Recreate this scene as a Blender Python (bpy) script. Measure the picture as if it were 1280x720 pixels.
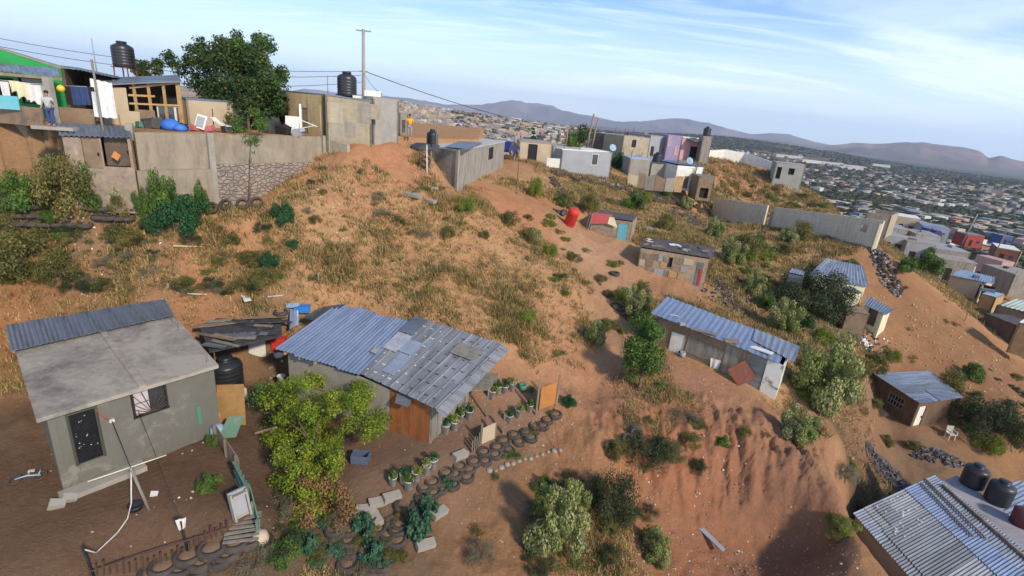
import bpy, bmesh, math, random
import numpy as np
from mathutils import Vector, Matrix
random.seed(7); rng = np.random.default_rng(7)
scene = bpy.context.scene
for o in list(bpy.data.objects): bpy.data.objects.remove(o)

# ------------------------------------------------------------------ camera, sky, sun, exposure
F_PX, CX, CY = 640.0, 640.0, 360.0          # focal length and centre in pixels of a 1280 px wide picture
ROLL = math.radians(5.274); PITCH = math.radians(18.82)
fw = np.array([0, math.cos(PITCH), -math.sin(PITCH)])
_r0 = np.array([1., 0, 0]); _d0 = np.cross(fw, _r0)
RV = math.cos(ROLL)*_r0 - math.sin(ROLL)*_d0
DV = math.sin(ROLL)*_r0 + math.cos(ROLL)*_d0
cam_d = bpy.data.cameras.new('camera'); cam = bpy.data.objects.new('camera', cam_d)
scene.collection.objects.link(cam)
cam_d.sensor_width = 36; cam_d.lens = 36*F_PX/1280; cam_d.clip_start = 0.1; cam_d.clip_end = 60000
M = Matrix.Identity(4)
for i in range(3):
    M[i][0] = RV[i]; M[i][1] = -DV[i]; M[i][2] = -fw[i]
cam.matrix_world = M
scene.camera = cam

SUN_AZ = math.radians(138); SUN_EL = math.radians(33)   # azimuth clockwise from +Y
world = bpy.data.worlds.new('World'); scene.world = world; world.use_nodes = True
def build_world():
    nt = world.node_tree; N = nt.nodes; L = nt.links
    for n in list(N): N.remove(n)
    out = N.new('ShaderNodeOutputWorld'); bg = N.new('ShaderNodeBackground'); bg.inputs[1].default_value = 0.125
    sky = N.new('ShaderNodeTexSky'); sky.sky_type = 'NISHITA'; sky.sun_disc = False
    sky.sun_elevation = SUN_EL; sky.sun_rotation = SUN_AZ; sky.altitude = 1200; sky.air_density = 1.0; sky.dust_density = 0.6; sky.ozone_density = 4.0
    tc = N.new('ShaderNodeTexCoord'); sep = N.new('ShaderNodeSeparateXYZ'); L.new(tc.outputs['Generated'], sep.inputs[0])
    def math_(op, a, b=None):
        m = N.new('ShaderNodeMath'); m.operation = op
        for k, x in enumerate((a, b)):
            if x is None: continue
            if isinstance(x, (int, float)): m.inputs[k].default_value = x
            else: L.new(x, m.inputs[k])
        return m.outputs[0]
    z = math_('MAXIMUM', sep.outputs[2], 0.0); zz = math_('ADD', z, 0.10)
    px = math_('DIVIDE', sep.outputs[0], zz); py = math_('DIVIDE', sep.outputs[1], zz)
    com = N.new('ShaderNodeCombineXYZ'); L.new(px, com.inputs[0]); L.new(py, com.inputs[1])
    def clouds(rot, sc, scale, detail, lo, hi, dist=0.6):
        mp = N.new('ShaderNodeMapping'); mp.inputs['Rotation'].default_value[2] = rot; mp.inputs['Scale'].default_value = sc
        L.new(com.outputs[0], mp.inputs[0])
        nz = N.new('ShaderNodeTexNoise'); nz.inputs['Scale'].default_value = scale; nz.inputs['Detail'].default_value = detail
        nz.inputs['Roughness'].default_value = 0.58; nz.inputs['Distortion'].default_value = dist
        L.new(mp.outputs[0], nz.inputs[0])
        mr = N.new('ShaderNodeMapRange'); mr.interpolation_type = 'SMOOTHSTEP'
        mr.inputs[1].default_value = lo; mr.inputs[2].default_value = hi; L.new(nz.outputs[0], mr.inputs[0])
        return mr.outputs[0]
    c1 = clouds(0.50, (0.26, 0.80, 1), 0.62, 7, 0.46, 0.66, 1.1)
    c2 = clouds(-0.5, (0.35, 1.7, 1), 1.9, 7, 0.42, 0.78, 1.4)
    cc = math_('MULTIPLY', c2, 0.55); c = math_('MAXIMUM', c1, cc)
    hz = N.new('ShaderNodeMapRange'); hz.inputs[1].default_value = 0.0; hz.inputs[2].default_value = 0.25; hz.inputs[3].default_value = 0.80; hz.inputs[4].default_value = 0.0
    hz.interpolation_type = 'SMOOTHSTEP'; L.new(z, hz.inputs[0])
    c = math_('MULTIPLY', c, 0.80)
    inv = math_('SUBTRACT', 1.0, c); inv2 = math_('SUBTRACT', 1.0, hz.outputs[0]); c = math_('SUBTRACT', 1.0, math_('MULTIPLY', inv, inv2))
    mix = N.new('ShaderNodeMix'); mix.data_type = 'RGBA'
    tint = N.new('ShaderNodeMix'); tint.data_type = 'RGBA'; tint.blend_type = 'MULTIPLY'; tint.inputs[0].default_value = 1; L.new(sky.outputs[0], tint.inputs[6]); tint.inputs[7].default_value = (.74, 1.0, 1.22, 1)
    L.new(c, mix.inputs[0]); L.new(tint.outputs[2], mix.inputs[6]); mix.inputs[7].default_value = (SKYC[0], SKYC[1], SKYC[2], 1)
    L.new(mix.outputs[2], bg.inputs[0]); L.new(bg.outputs[0], out.inputs[0])
SKYC = (8.0, 8.7, 9.3)
build_world()
sd = bpy.data.lights.new('sun', 'SUN'); sd.energy = 3.3; sd.angle = math.radians(5.0); sd.color = (1.0, 0.86, 0.68)
sun = bpy.data.objects.new('sun', sd); scene.collection.objects.link(sun)
sv = Vector((math.sin(SUN_AZ)*math.cos(SUN_EL), math.cos(SUN_AZ)*math.cos(SUN_EL), math.sin(SUN_EL)))
sun.rotation_euler = sv.to_track_quat('Z', 'Y').to_euler(); sun.location = (30, -30, 40)
vs = scene.view_settings; vs.view_transform = 'Standard'; vs.look = 'None'; vs.exposure = 0.40; vs.gamma = 1.0; vs.use_curve_mapping = False
scene.render.engine = 'CYCLES'
scene.cycles.max_bounces = 5; scene.cycles.diffuse_bounces = 2; scene.cycles.glossy_bounces = 2; scene.cycles.transmission_bounces = 3
scene.cycles.volume_bounces = 1; scene.cycles.transparent_max_bounces = 6

# ------------------------------------------------------------------ picking points of the place (camera at the origin, metres)
def P(u, v, d): return d*(fw + (u-CX)/F_PX*RV + (v-CY)/F_PX*DV)
def PZ(u, v, z):
    q = P(u, v, 1.0); return q*(z/q[2])
def proj(p):
    d = float(np.dot(p, fw)); return CX+F_PX*float(np.dot(p, RV))/d, CY+F_PX*float(np.dot(p, DV))/d, d

# ------------------------------------------------------------------ value noise
_perm = rng.random((256, 256))
def vnoise(x, y):
    xi = np.floor(x).astype(int); yi = np.floor(y).astype(int); fx = x-xi; fy = y-yi
    fx = fx*fx*(3-2*fx); fy = fy*fy*(3-2*fy)
    a = _perm[xi & 255, yi & 255]; b = _perm[(xi+1) & 255, yi & 255]; c = _perm[xi & 255, (yi+1) & 255]; d = _perm[(xi+1) & 255, (yi+1) & 255]
    return (a*(1-fx)+b*fx)*(1-fy)+(c*(1-fx)+d*fx)*fy - 0.5
def fbm(x, y, o=4, ridged=False):
    s = 0; a = 1.0; f = 1.0
    for i in range(o):
        n = vnoise(x*f+17*i, y*f-31*i)
        if ridged: n = 0.5-2*np.abs(n)
        s = s + a*n; a *= 0.5; f *= 2.03
    return s

# ------------------------------------------------------------------ terrain
CP_Z = [ # u, v, z
 (60,690,-12.3),(97,582,-12.3),(200,575,-12.3),(268,532,-12.3),(180,640,-12.3),(290,600,-12.3),(250,665,-12.35),(10,650,-12.3),(10,540,-12.2),(150,600,-12.3),(310,560,-12.35),
 (0,470,-11.9),(330,640,-12.5),(300,540,-12.3),
 (240,715,-13.4),(330,715,-13.6),(360,640,-13.3),(350,560,-12.9),(340,500,-12.5),(320,462,-12.3),(290,490,-12.3),
 (480,560,-12.6),(560,560,-12.6),(640,505,-12.4),(440,600,-12.7),(600,520,-12.5),(700,500,-12.3),(670,470,-12.0),(520,600,-12.7),(420,520,-12.5),(430,450,-12.2),
 (480,650,-13.6),(540,650,-13.6),(600,620,-13.5),(660,580,-13.3),(700,545,-13.0),(430,700,-14.0),(520,700,-14.0),(380,700,-13.9),
 (1147,543,-18.4),(1118,530,-18.3),(1170,540,-18.4),(1140,520,-18.0),(832,457,-11.9),(880,480,-12.1),(950,505,-12.5),(1000,520,-13.0),(900,450,-11.9),(970,465,-12.2),
]
CP_D = [ # u, v, axial depth
 (30,234,23.2),(130,290,24.1),(230,262,25.0),(300,262,26.8),(360,246,28.4),(400,230,29.6),(430,232,30.3),
 (50,330,23.2),(150,335,23.9),(230,320,24.6),(300,320,25.9),(360,300,26.6),(420,280,28.1),(480,245,31),(480,206,33.2),(520,206,34.0),(420,214,30.6),(455,182,32.6),(500,184,34.0),(535,190,34.3),(545,240,33.6),(575,249,33.8),(600,243,37),(538,222,33.5),(530,235,32.6),
 (15,398,22.8),(120,372,23.2),(215,368,23.8),(260,382,23.8),(320,374,23.9),(400,372,25.6),(460,368,26.4),(520,392,25.6),(590,420,25.2),(640,440,25.3),
 (540,340,28.0),(480,310,28.8),(600,345,29.5),(560,270,32.3),(565,243,33.6),(612,262,36),(650,320,32.0),(700,360,31.0),(700,420,27.6),(720,460,26.0),
 (632,219,47.5),(600,232,40),(650,245,42),(684,262,41),(690,300,37),(700,330,34.5),(707,284,39),(700,250,46),(680,215,57),(650,206,57),(676,203,62),
 (740,300,41),(760,340,36.5),(772,400,31.5),(765,440,28.6),(745,480,26.2),(800,430,29.2),(790,380,33),
 (775,300,42.5),(735,286,43.5),(800,336,38.5),(868,358,37.5),(840,300,44),(885,310,44.5),(905,350,40),(930,330,45),(950,300,53),(900,295,58),(860,380,35),(910,400,34),
 (890,274,71),(955,284,63),(1020,298,57),(1092,313,51.5),(1120,330,50),
 (930,252,80),(970,262,76),(1040,266,70),(975,228,84),(1010,240,83),(930,205,90),(890,215,82),(960,212,92),(890,240,76),
 (835,200,90),(880,196,92),(850,232,72),(800,222,72),(750,208,68),(800,247,64),(870,270,66),(720,232,56),(760,255,54),(820,272,53),(700,212,64),
 (1000,330,49),(1050,345,46.5),(960,365,41),(950,405,36.5),(1000,440,32.5),(1040,410,38),(1100,418,41),(1030,395,41.5),(1080,440,36),(1050,470,32),
 (1110,352,49.5),(1140,385,46.5),(1190,430,43),(1230,480,39),(1280,530,36),(1150,345,54),(1220,400,50),(1290,455,46),(1180,480,38.5),
 (1000,475,29.5),(1040,520,26.6),(1058,560,24.2),(1000,545,24.0),
 (760,552,21.6),(850,548,22.8),(940,562,22.8),(1030,585,22.0),(1052,625,20.6),(1062,670,19.2),(1062,719,17.9),
 (790,600,21.3),(860,625,21.4),(950,655,21.5),(1010,692,20.6),(900,710,19.9),(820,700,19.2),(700,705,17.7),(700,625,19.5),(640,700,17.0),(580,660,18.0),(560,700,16.8),(960,712,20.2),(760,660,18.9),
 (740,500,24.6),(700,560,21.5),(760,470,26.6),(700,480,25.3),
 (1105,545,35),(1145,542,35),(1200,545,35.5),(1280,560,36),(1110,600,31),(1180,590,32),(1090,640,27.5),(1280,620,33),(1085,498,37.6),(1095,512,37),
]
EXTRA = [(-4.5,36.3,-5.9),(-5.5,37.3,-5.4),(-4.4,35.0,-5.8),(-3.6,34.4,-5.7),(-4.6,35.6,-5.2),(-2.4,38,-6.0),(-1.8,44,-5.9),(8,-5,-15.5),(-8,-4,-13),(20,3,-17),(30,8,-18),(-25,5,-12),(-35,20,-8),(-40,40,-3),(16,17,-18.2),(20,15,-18.5),(26,20,-18.5),(17.5,20,-18.2),(0,6,-14.6),(8,8,-15.5),(24,14,-18.5),
 (-28,26,-5.4),(-30,36,-5.2),(-20,38,-5.4),(-10,48,-5),(-30,60,-5),(-21,26.3,-5.6),(-17,27.2,-6.0),(-14.8,27.6,-6.1),(-12.9,29,-5.7),(-11.8,30.4,-5.0),(-10,70,-6),(-40,90,-8),(0,90,-9),(30,110,-12),(50,120,-16),(10,130,-14),(70,120,-20),
 (62,62,-19.5),(80,70,-21.5),(62,48,-19.8),(80,50,-21),(90,90,-22.5),(110,110,-24),(75,30,-21),(110,60,-24),(140,160,-27),(100,150,-25),(60,160,-22),(70,95,-20.5),(60,80,-16.5)]
def _ctrl():
    pts = [PZ(u, v, z) for u, v, z in CP_Z] + [P(u, v, d) for u, v, d in CP_D] + [np.array(e, float) for e in EXTRA]
    return np.array(pts)
CTRL = _ctrl()
def rbf_fit(X, z, c, lam):
    n = len(X); D = np.sqrt(((X[:, None, :]-X[None])**2).sum(-1)+c*c)
    A = np.zeros((n+3, n+3)); A[:n, :n] = -D - 0*np.eye(n) ; A[:n, :n] += lam*np.eye(n)
    A[:n, n] = 1; A[:n, n+1:] = X; A[n, :n] = 1; A[n+1:, :n] = X.T
    return np.linalg.solve(A, np.concatenate([z, [0, 0, 0]]))
def rbf_eval(w, X, c, Q):
    out = np.empty(len(Q)); n = len(X)
    for i in range(0, len(Q), 40000):
        q = Q[i:i+40000]; D = np.sqrt(((q[:, None, :]-X[None])**2).sum(-1)+c*c)
        out[i:i+40000] = -D@w[:n]+w[n]+q@w[n+1:]
    return out
WN = rbf_fit(CTRL[:, :2], CTRL[:, 2], 0.8, 0.12)
# far country in (azimuth, log distance)
FAR = []
def fz(u, lst):
    for r, z in lst:
        q = P(u, 300, 1.0); az = math.atan2(q[0], q[1]); FAR.append((az*2.2, math.log(r), z))
fz(-200, [(120,-8),(300,-25),(900,-25),(1500,-15),(3000,-55),(20000,-60)])
fz(100, [(120,-8),(300,-25),(900,-25),(1400,-9),(3000,-55),(20000,-60)])
fz(480, [(120,-12),(250,-25),(600,-30),(900,-22),(1300,2),(1900,-30),(3000,-55),(20000,-60)])
fz(560, [(120,-12),(250,-26),(600,-32),(900,-24),(1300,-8),(1900,-30),(3000,-55),(20000,-60)])
fz(640, [(120,-14),(250,-28),(600,-34),(900,-29),(1300,-16),(1900,-35),(3000,-58),(20000,-60)])
fz(740, [(120,-14),(250,-30),(600,-38),(900,-34),(1350,-24),(1900,-40),(3000,-58),(20000,-60)])
fz(860, [(120,-14),(250,-34),(600,-45),(1200,-46),(1800,-32),(2600,-20),(4000,-55),(20000,-70)])
fz(960, [(120,-17),(250,-38),(600,-48),(1100,-50),(1500,-40),(2000,-30),(4000,-65),(20000,-75)])
fz(1050, [(120,-20),(250,-36),(500,-44),(900,-52),(1300,-50),(1800,-46),(2600,-55),(4000,-70),(20000,-80)])
fz(1160, [(120,-24),(250,-32),(400,-40),(700,-50),(1000,-50),(1500,-55),(1900,-62),(3000,-75),(20000,-90)])
fz(1280, [(120,-25),(250,-33),(400,-42),(700,-50),(1000,-48),(1400,-50),(1800,-58),(3000,-80),(20000,-90)])
fz(1500, [(120,-25),(400,-40),(1000,-45),(1800,-60),(3000,-80),(20000,-90)])
FAR = np.array(FAR)
WF = rbf_fit(FAR[:, :2], FAR[:, 2], 0.15, 0.02)
def elev(u, v):
    q = P(u, v, 1.0); return math.atan2(q[0], q[1]), q[2]/math.hypot(q[0], q[1])
RIDGES = []
def ridge(r0, wid, pts, base, seed):
    e = [elev(u, v) for u, v in pts]; RIDGES.append((r0, wid, np.array([a for a, _ in e]), np.array([t*r0 for _, t in e]), base, seed))
ridge(9500, 0.16, [(-300,110),(0,100),(200,108),(330,118),(350,116),(380,111),(420,116),(500,122),(520,124),(560,131),(600,131),(625,128),(640,126.5),(660,129),(690,132),(705,139),(740,145),(770,152),(800,152),(835,149),(860,149),(885,154),(910,161),(940,168),(965,167),(985,168),(1010,175),(1035,181),(1100,190),(1400,215)], -60, 3)
ridge(6200, 0.30, [(-300,150),(0,135),(500,150),(700,161),(760,161),(860,168),(900,169),(940,173),(1000,179),(1030,183),(1050,181),(1065,178.5),(1090,179.5),(1120,179),(1150,178.5),(1180,181.5),(1200,184),(1222,189),(1236,197),(1250,195),(1265,199),(1280,202),(1400,214),(1600,230)], -80, 9)
def in_poly(x, y, poly):
    inside = np.zeros(np.shape(x), bool); n = len(poly); j = n-1
    for i in range(n):
        xi, yi = poly[i]; xj, yj = poly[j]
        c = ((yi > y) != (yj > y)) & (x < (xj-xi)*(y-yi)/(yj-yi+1e-12)+xi)
        inside ^= c; j = i
    return inside
ZP = -2.45
# the hill top behind the retaining walls, a flat terrace
WALL_A = [PZ(-60,150,ZP), PZ(0,151,ZP), PZ(72,156,ZP)]
WALL_B = [PZ(165,165,ZP), PZ(262,167,ZP), PZ(405,171,ZP)]
PLAT = [tuple(p[:2]+np.array([0, .55])) for p in WALL_A] + [tuple(p[:2]+np.array([0, .25])) for p in WALL_B] + \
       [tuple(PZ(418,170,ZP)[:2]), tuple(PZ(440,172,ZP)[:2]), tuple(PZ(500,171,ZP)[:2]), tuple(PZ(538,174,ZP)[:2]), (-4.0,46), (-6,75), (-60,75), (-60,26)]
def height(x, y, noise=True):
    x = np.atleast_1d(np.asarray(x, float)); y = np.atleast_1d(np.asarray(y, float))
    r = np.hypot(x, y); az = np.arctan2(x, y)
    zn = np.zeros_like(r); m = r < 190
    if m.any(): zn[m] = rbf_eval(WN, CTRL[:, :2], 0.8, np.stack([x[m], y[m]], -1))
    zf = np.zeros_like(r); m2 = r > 100
    if m2.any():
        zf[m2] = rbf_eval(WF, FAR[:, :2], 0.15, np.stack([az[m2]*2.2, np.log(r[m2])], -1))
        q = r[m2]; a = az[m2]
        rough = np.clip((q-250)/900, 0, 1)
        zf[m2] += rough*(9*fbm(x[m2]/420, y[m2]/420, 5)+3*fbm(x[m2]/90, y[m2]/90, 3)*(q < 3500))
        for r0, wid, A, T, base, seed in RIDGES:
            top = np.interp(a, A, T); top = top+(top-base)*(.07*fbm(a*45+seed, a*0+seed, 5, True)-.01)
            t = np.abs(np.log(q/r0))/wid
            prof = np.clip(1-t, 0, 1); prof = prof**0.9
            rd = fbm(a*r0/900+seed*7, np.log(q)*9+seed, 5, True)
            sp = np.clip(1-t, 0, 1)
            h = base+(top-base)*prof
            h = h + (rd*0.42+.55*fbm(x[m2]/420+seed, y[m2]/420, 4, True))*(top-base)*np.clip(t*4.0, 0, 1)*np.clip(sp*4, 0, 1)
            near = (q < r0)
            zf[m2] = np.maximum(zf[m2], np.where(sp > 0, np.minimum(h, base+(top-base)), -500))
    t = np.clip((r-115)/60, 0, 1); t = t*t*(3-2*t)
    z = zn*(1-t)+zf*t
    if noise:
        nn = np.clip((r-6)/10, 0, 1)*(r < 200)
        z = z + nn*(0.26*fbm(x/3.1, y/3.1, 4)+0.10*fbm(x/.9, y/.9, 4)+0.10*np.minimum(0, fbm(x/1.9+3, y/1.5, 4, True))+0.07*fbm(x/.33, y/.33, 2)*(r < 40))*flatmask(x, y)
    pl = in_poly(x, y, PLAT)
    z = np.where(pl, np.maximum(z*0+ZP+0.03*fbm(x/2, y/2, 2), ZP-0.2), z)
    return z
FLAT = []   # (x, y, radius) where the ground is trodden flat
def flatmask(x, y):
    m = np.ones_like(x)
    for fx, fy, fr in FLAT:
        d = np.hypot(x-fx, y-fy)/fr; m = np.minimum(m, np.clip(d*1.6-0.6, 0.12, 1))
    return m
for u, v, z, rr in [(120,600,-12.3,4.5),(220,600,-12.3,4),(60,640,-12.3,4),(560,560,-12.6,3.0),(480,570,-12.6,2.5),(640,505,-12.4,2.5),(310,500,-12.3,3),(900,460,-12,4)]:
    p = PZ(u, v, z); FLAT.append((p[0], p[1], rr))
def hz(x, y): return float(height([x], [y])[0])
def G(u, v, dz=0.0, dmin=5, dmax=2600):
    """where the line of sight through a picture point meets the ground"""
    n = 160; ds = np.geomspace(dmin, dmax, n); q = P(u, v, 1.0)
    for _ in range(2):
        pts = ds[:, None]*q[None]; h = height(pts[:, 0], pts[:, 1])
        b = np.nonzero(pts[:, 2] < h)[0]
        if len(b) == 0: return P(u, v, dmax)
        i = max(b[0], 1); ds = np.linspace(ds[i-1], ds[i], 60)
    p = ds[30]*q if i == 0 else pts[i]
    return np.array([p[0], p[1], hz(p[0], p[1])+dz])
# ------------------------------------------------------------------ materials
class NT:
    def __init__(s, name):
        s.m = bpy.data.materials.new(name); s.m.use_nodes = True; s.nt = s.m.node_tree; s.N = s.nt.nodes; s.L = s.nt.links
        s.bsdf = s.N['Principled BSDF']
    def new(s, t, **k):
        n = s.N.new(t)
        for a, b in k.items(): setattr(n, a, b)
        return n
    def link(s, a, b): s.L.new(a, b)
    def coord(s, kind='Object'): return s.new('ShaderNodeTexCoord').outputs[kind]
    def noise(s, vec, scale, detail=4, rough=.6, dist=0., stretch=None):
        if stretch:
            mp = s.new('ShaderNodeMapping'); mp.inputs['Scale'].default_value = stretch; s.link(vec, mp.inputs[0]); vec = mp.outputs[0]
        n = s.new('ShaderNodeTexNoise'); n.inputs['Scale'].default_value = scale; n.inputs['Detail'].default_value = detail
        n.inputs['Roughness'].default_value = rough; n.inputs['Distortion'].default_value = dist; s.link(vec, n.inputs[0]); return n.outputs[0]
    def ramp(s, fac, lo, hi, a=0., b=1.):
        n = s.new('ShaderNodeMapRange'); n.inputs[1].default_value = lo; n.inputs[2].default_value = hi; n.inputs[3].default_value = a; n.inputs[4].default_value = b
        s.link(fac, n.inputs[0]); return n.outputs[0]
    def math(s, op, a, b=None):
        n = s.new('ShaderNodeMath', operation=op)
        for k, x in enumerate((a, b)):
            if x is None: continue
            if isinstance(x, (int, float)): n.inputs[k].default_value = x
            else: s.link(x, n.inputs[k])
        return n.outputs[0]
    def mix(s, fac, a, b, mode='MIX'):
        n = s.new('ShaderNodeMix', data_type='RGBA', blend_type=mode)
        for sock, x in ((n.inputs[0], fac), (n.inputs[6], a), (n.inputs[7], b)):
            if isinstance(x, (int, float)): sock.default_value = x
            elif isinstance(x, (tuple, list)): sock.default_value = (x[0], x[1], x[2], 1)
            else: s.link(x, sock)
        return n.outputs[2]
    def bump(s, h, strength=.3, dist=.02):
        n = s.new('ShaderNodeBump'); n.inputs['Strength'].default_value = strength; n.inputs['Distance'].default_value = dist
        s.link(h, n.inputs['Height']); s.link(n.outputs[0], s.bsdf.inputs['Normal'])
_mats = {}
def rough_mat(name, c1=(.4,.4,.4), c2=None, scale=3., rough=.9, metal=0., stretch=None, bump=.25, lo=.38, hi=.66, c3=None, spec=.3, uv=False):
    """a surface whose colour drifts between two or three tones"""
    if name in _mats: return _mats[name]
    s = NT(name); c2 = c2 or tuple(x*.62 for x in c1)
    vec = s.coord('UV' if uv else 'Object')
    n1 = s.noise(vec, scale, 6, .65, .3, stretch); n2 = s.noise(vec, scale*9, 3, .6, 0, stretch)
    f = s.math('ADD', s.math('MULTIPLY', n1, .75), s.math('MULTIPLY', n2, .25))
    col = s.mix(s.ramp(f, lo, hi), c1, c2)
    if c3:
        n3 = s.noise(vec, scale*.7, 5, .7, .6); col = s.mix(s.ramp(n3, .56, .66), col, c3)
    s.link(col, s.bsdf.inputs['Base Color']); s.bsdf.inputs['Roughness'].default_value = rough; s.bsdf.inputs['Metallic'].default_value = metal
    s.bsdf.inputs['Specular IOR Level'].default_value = spec
    if bump: s.bump(n2, bump, .02)
    _mats[name] = s.m; return s.m
def block_mat(name, c1, c2, mortar, bw=.40, bh=.20, msize=.012, stain=(.10, .09, .08), stainamt=.5, bump=.6):
    if name in _mats: return _mats[name]
    s = NT(name); vec = s.coord('UV')
    b = s.new('ShaderNodeTexBrick'); b.inputs['Scale'].default_value = 1; b.inputs['Brick Width'].default_value = bw; b.inputs['Row Height'].default_value = bh
    b.inputs['Mortar Size'].default_value = msize; b.inputs['Mortar Smooth'].default_value = .3; s.link(vec, b.inputs[0])
    for k, c in (('Color1', c1), ('Color2', c2), ('Mortar', mortar)): b.inputs[k].default_value = (*c, 1)
    ob = s.coord('Object'); n = s.noise(ob, 1.1, 6, .7, .4, (1, 1, .5)); n2 = s.noise(ob, 14, 3)
    nv = s.noise(ob, 1.6, 5, .7, .2, (2.2, 2.2, .35)); col = s.mix(s.ramp(n, .42, .66, 0, stainamt), b.outputs[0], stain); col = s.mix(s.ramp(nv, .50, .66, 0, .6), col, stain); col = s.mix(s.ramp(n2, .3, .7, 0, .35), col, mortar)
    s.link(col, s.bsdf.inputs['Base Color']); s.bsdf.inputs['Roughness'].default_value = .95; s.bsdf.inputs['Specular IOR Level'].default_value = .15
    s.bump(s.math('ADD', s.math('MULTIPLY', b.outputs[1], -1.0), s.math('MULTIPLY', n2, .5)), bump, .015)
    _mats[name] = s.m; return s.m
def stone_mat(name, cols=((.22,.17,.14),(.34,.28,.23)), mortar=(.30,.25,.20), scale=3.2):
    if name in _mats: return _mats[name]
    s = NT(name); vec = s.coord('UV')
    nn = s.noise(vec, 2.0, 2); mv = s.new('ShaderNodeVectorMath', operation='ADD'); sc = s.new('ShaderNodeVectorMath', operation='SCALE')
    nt = s.new('ShaderNodeTexNoise'); nt.inputs['Scale'].default_value = 3; s.link(vec, nt.inputs[0]); s.link(nt.outputs[1], sc.inputs[0]); sc.inputs['Scale'].default_value = .18
    s.link(vec, mv.inputs[0]); s.link(sc.outputs[0], mv.inputs[1])
    mp = s.new('ShaderNodeMapping'); mp.inputs['Scale'].default_value = (.8, 1.25, 1); s.link(mv.outputs[0], mp.inputs[0])
    v = s.new('ShaderNodeTexVoronoi', feature='DISTANCE_TO_EDGE'); v.inputs['Scale'].default_value = scale; s.link(mp.outputs[0], v.inputs[0])
    v2 = s.new('ShaderNodeTexVoronoi'); v2.inputs['Scale'].default_value = scale; s.link(mp.outputs[0], v2.inputs[0])
    sp = s.new('ShaderNodeSeparateColor'); s.link(v2.outputs['Color'], sp.inputs[0])
    stone = s.mix(sp.outputs[0], cols[0], cols[1]); stone = s.mix(s.ramp(sp.outputs[1], .6, 1, 0, .6), stone, (.36, .25, .19))
    col = s.mix(s.ramp(v.outputs[0], .015, .07), tuple(x*.55 for x in mortar), stone); n2 = s.noise(vec, 9, 4); col = s.mix(s.ramp(n2, .35, .7, 0, .35), col, mortar)
    s.link(col, s.bsdf.inputs['Base Color']); s.bsdf.inputs['Roughness'].default_value = .95
    s.bump(s.ramp(v.outputs[0], 0, .15), .9, .06)
    _mats[name] = s.m; return s.m
def leaf_mat(name, dark, light, extra=None, extra_amt=.15, trans=.25):
    if name in _mats: return _mats[name]
    s = NT(name); g = s.new('ShaderNodeNewGeometry'); r = g.outputs['Random Per Island']
    n = s.noise(s.coord('Object'), 1.1, 2); f = s.math('ADD', s.math('MULTIPLY', r, .7), s.ramp(n, .35, .65, -.1, .45))
    col = s.mix(f, dark, light)
    if extra:
        r2 = s.math('FRACT', s.math('MULTIPLY', r, 37.7)); n2 = s.noise(s.coord('Object'), .9, 3)
        k = s.math('MULTIPLY', s.math('LESS_THAN', r2, extra_amt*2.2), s.ramp(n2, .42, .56)); col = s.mix(k, col, extra)
    s.link(col, s.bsdf.inputs['Base Color']); s.bsdf.inputs['Roughness'].default_value = .65; s.bsdf.inputs['Specular IOR Level'].default_value = .25
    t = s.new('ShaderNodeBsdfTranslucent'); s.link(col, t.inputs[0]); mx = s.new('ShaderNodeMixShader'); mx.inputs[0].default_value = trans
    s.link(s.bsdf.outputs[0], mx.inputs[1]); s.link(t.outputs[0], mx.inputs[2]); s.link(mx.outputs[0], s.N['Material Output'].inputs[0])
    _mats[name] = s.m; return s.m
def tin_mat(name, base, rust=(.16, .075, .04), rustamt=.35, sheet=.85, metal=.75, rough=.42, vary=.35, along=2.6, dirt=(.12, .11, .10)):
    """galvanised or painted corrugated sheets: sheet to sheet variation, rust and dirt; UV is laid along the corrugation"""
    if name in _mats: return _mats[name]
    s = NT(name); vec = s.coord('UV')
    b = s.new('ShaderNodeTexBrick'); b.inputs['Scale'].default_value = 1; b.inputs['Brick Width'].default_value = along; b.inputs['Row Height'].default_value = sheet
    b.inputs['Mortar Size'].default_value = .006; b.offset = .37; s.link(vec, b.inputs[0])
    b.inputs['Color1'].default_value = (*base, 1); b.inputs['Color2'].default_value = (*[x*(1-vary) for x in base], 1); b.inputs['Mortar'].default_value = (*[x*.35 for x in base], 1)
    n = s.noise(vec, 1.0, 6, .7, .3, (.35, 3.0, 1)); n2 = s.noise(vec, 12, 4, .6, 0, (.6, 2, 1)); n3 = s.noise(vec, 3.0, 5, .75)
    col = s.mix(s.ramp(n, .44, .64, 0, .75), b.outputs[0], dirt)
    rf = s.ramp(n3, .60-.12*rustamt, .72, 0, min(1, rustamt*1.8)); col = s.mix(rf, col, rust); col = s.mix(s.ramp(n2, .35, .7, 0, .25), col, dirt)
    s.link(col, s.bsdf.inputs['Base Color']); s.bsdf.inputs['Metallic'].default_value = metal
    s.link(s.ramp(n2, .3, .7, rough-.1, rough+.25), s.bsdf.inputs['Roughness'])
    _mats[name] = s.m; return s.m

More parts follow.
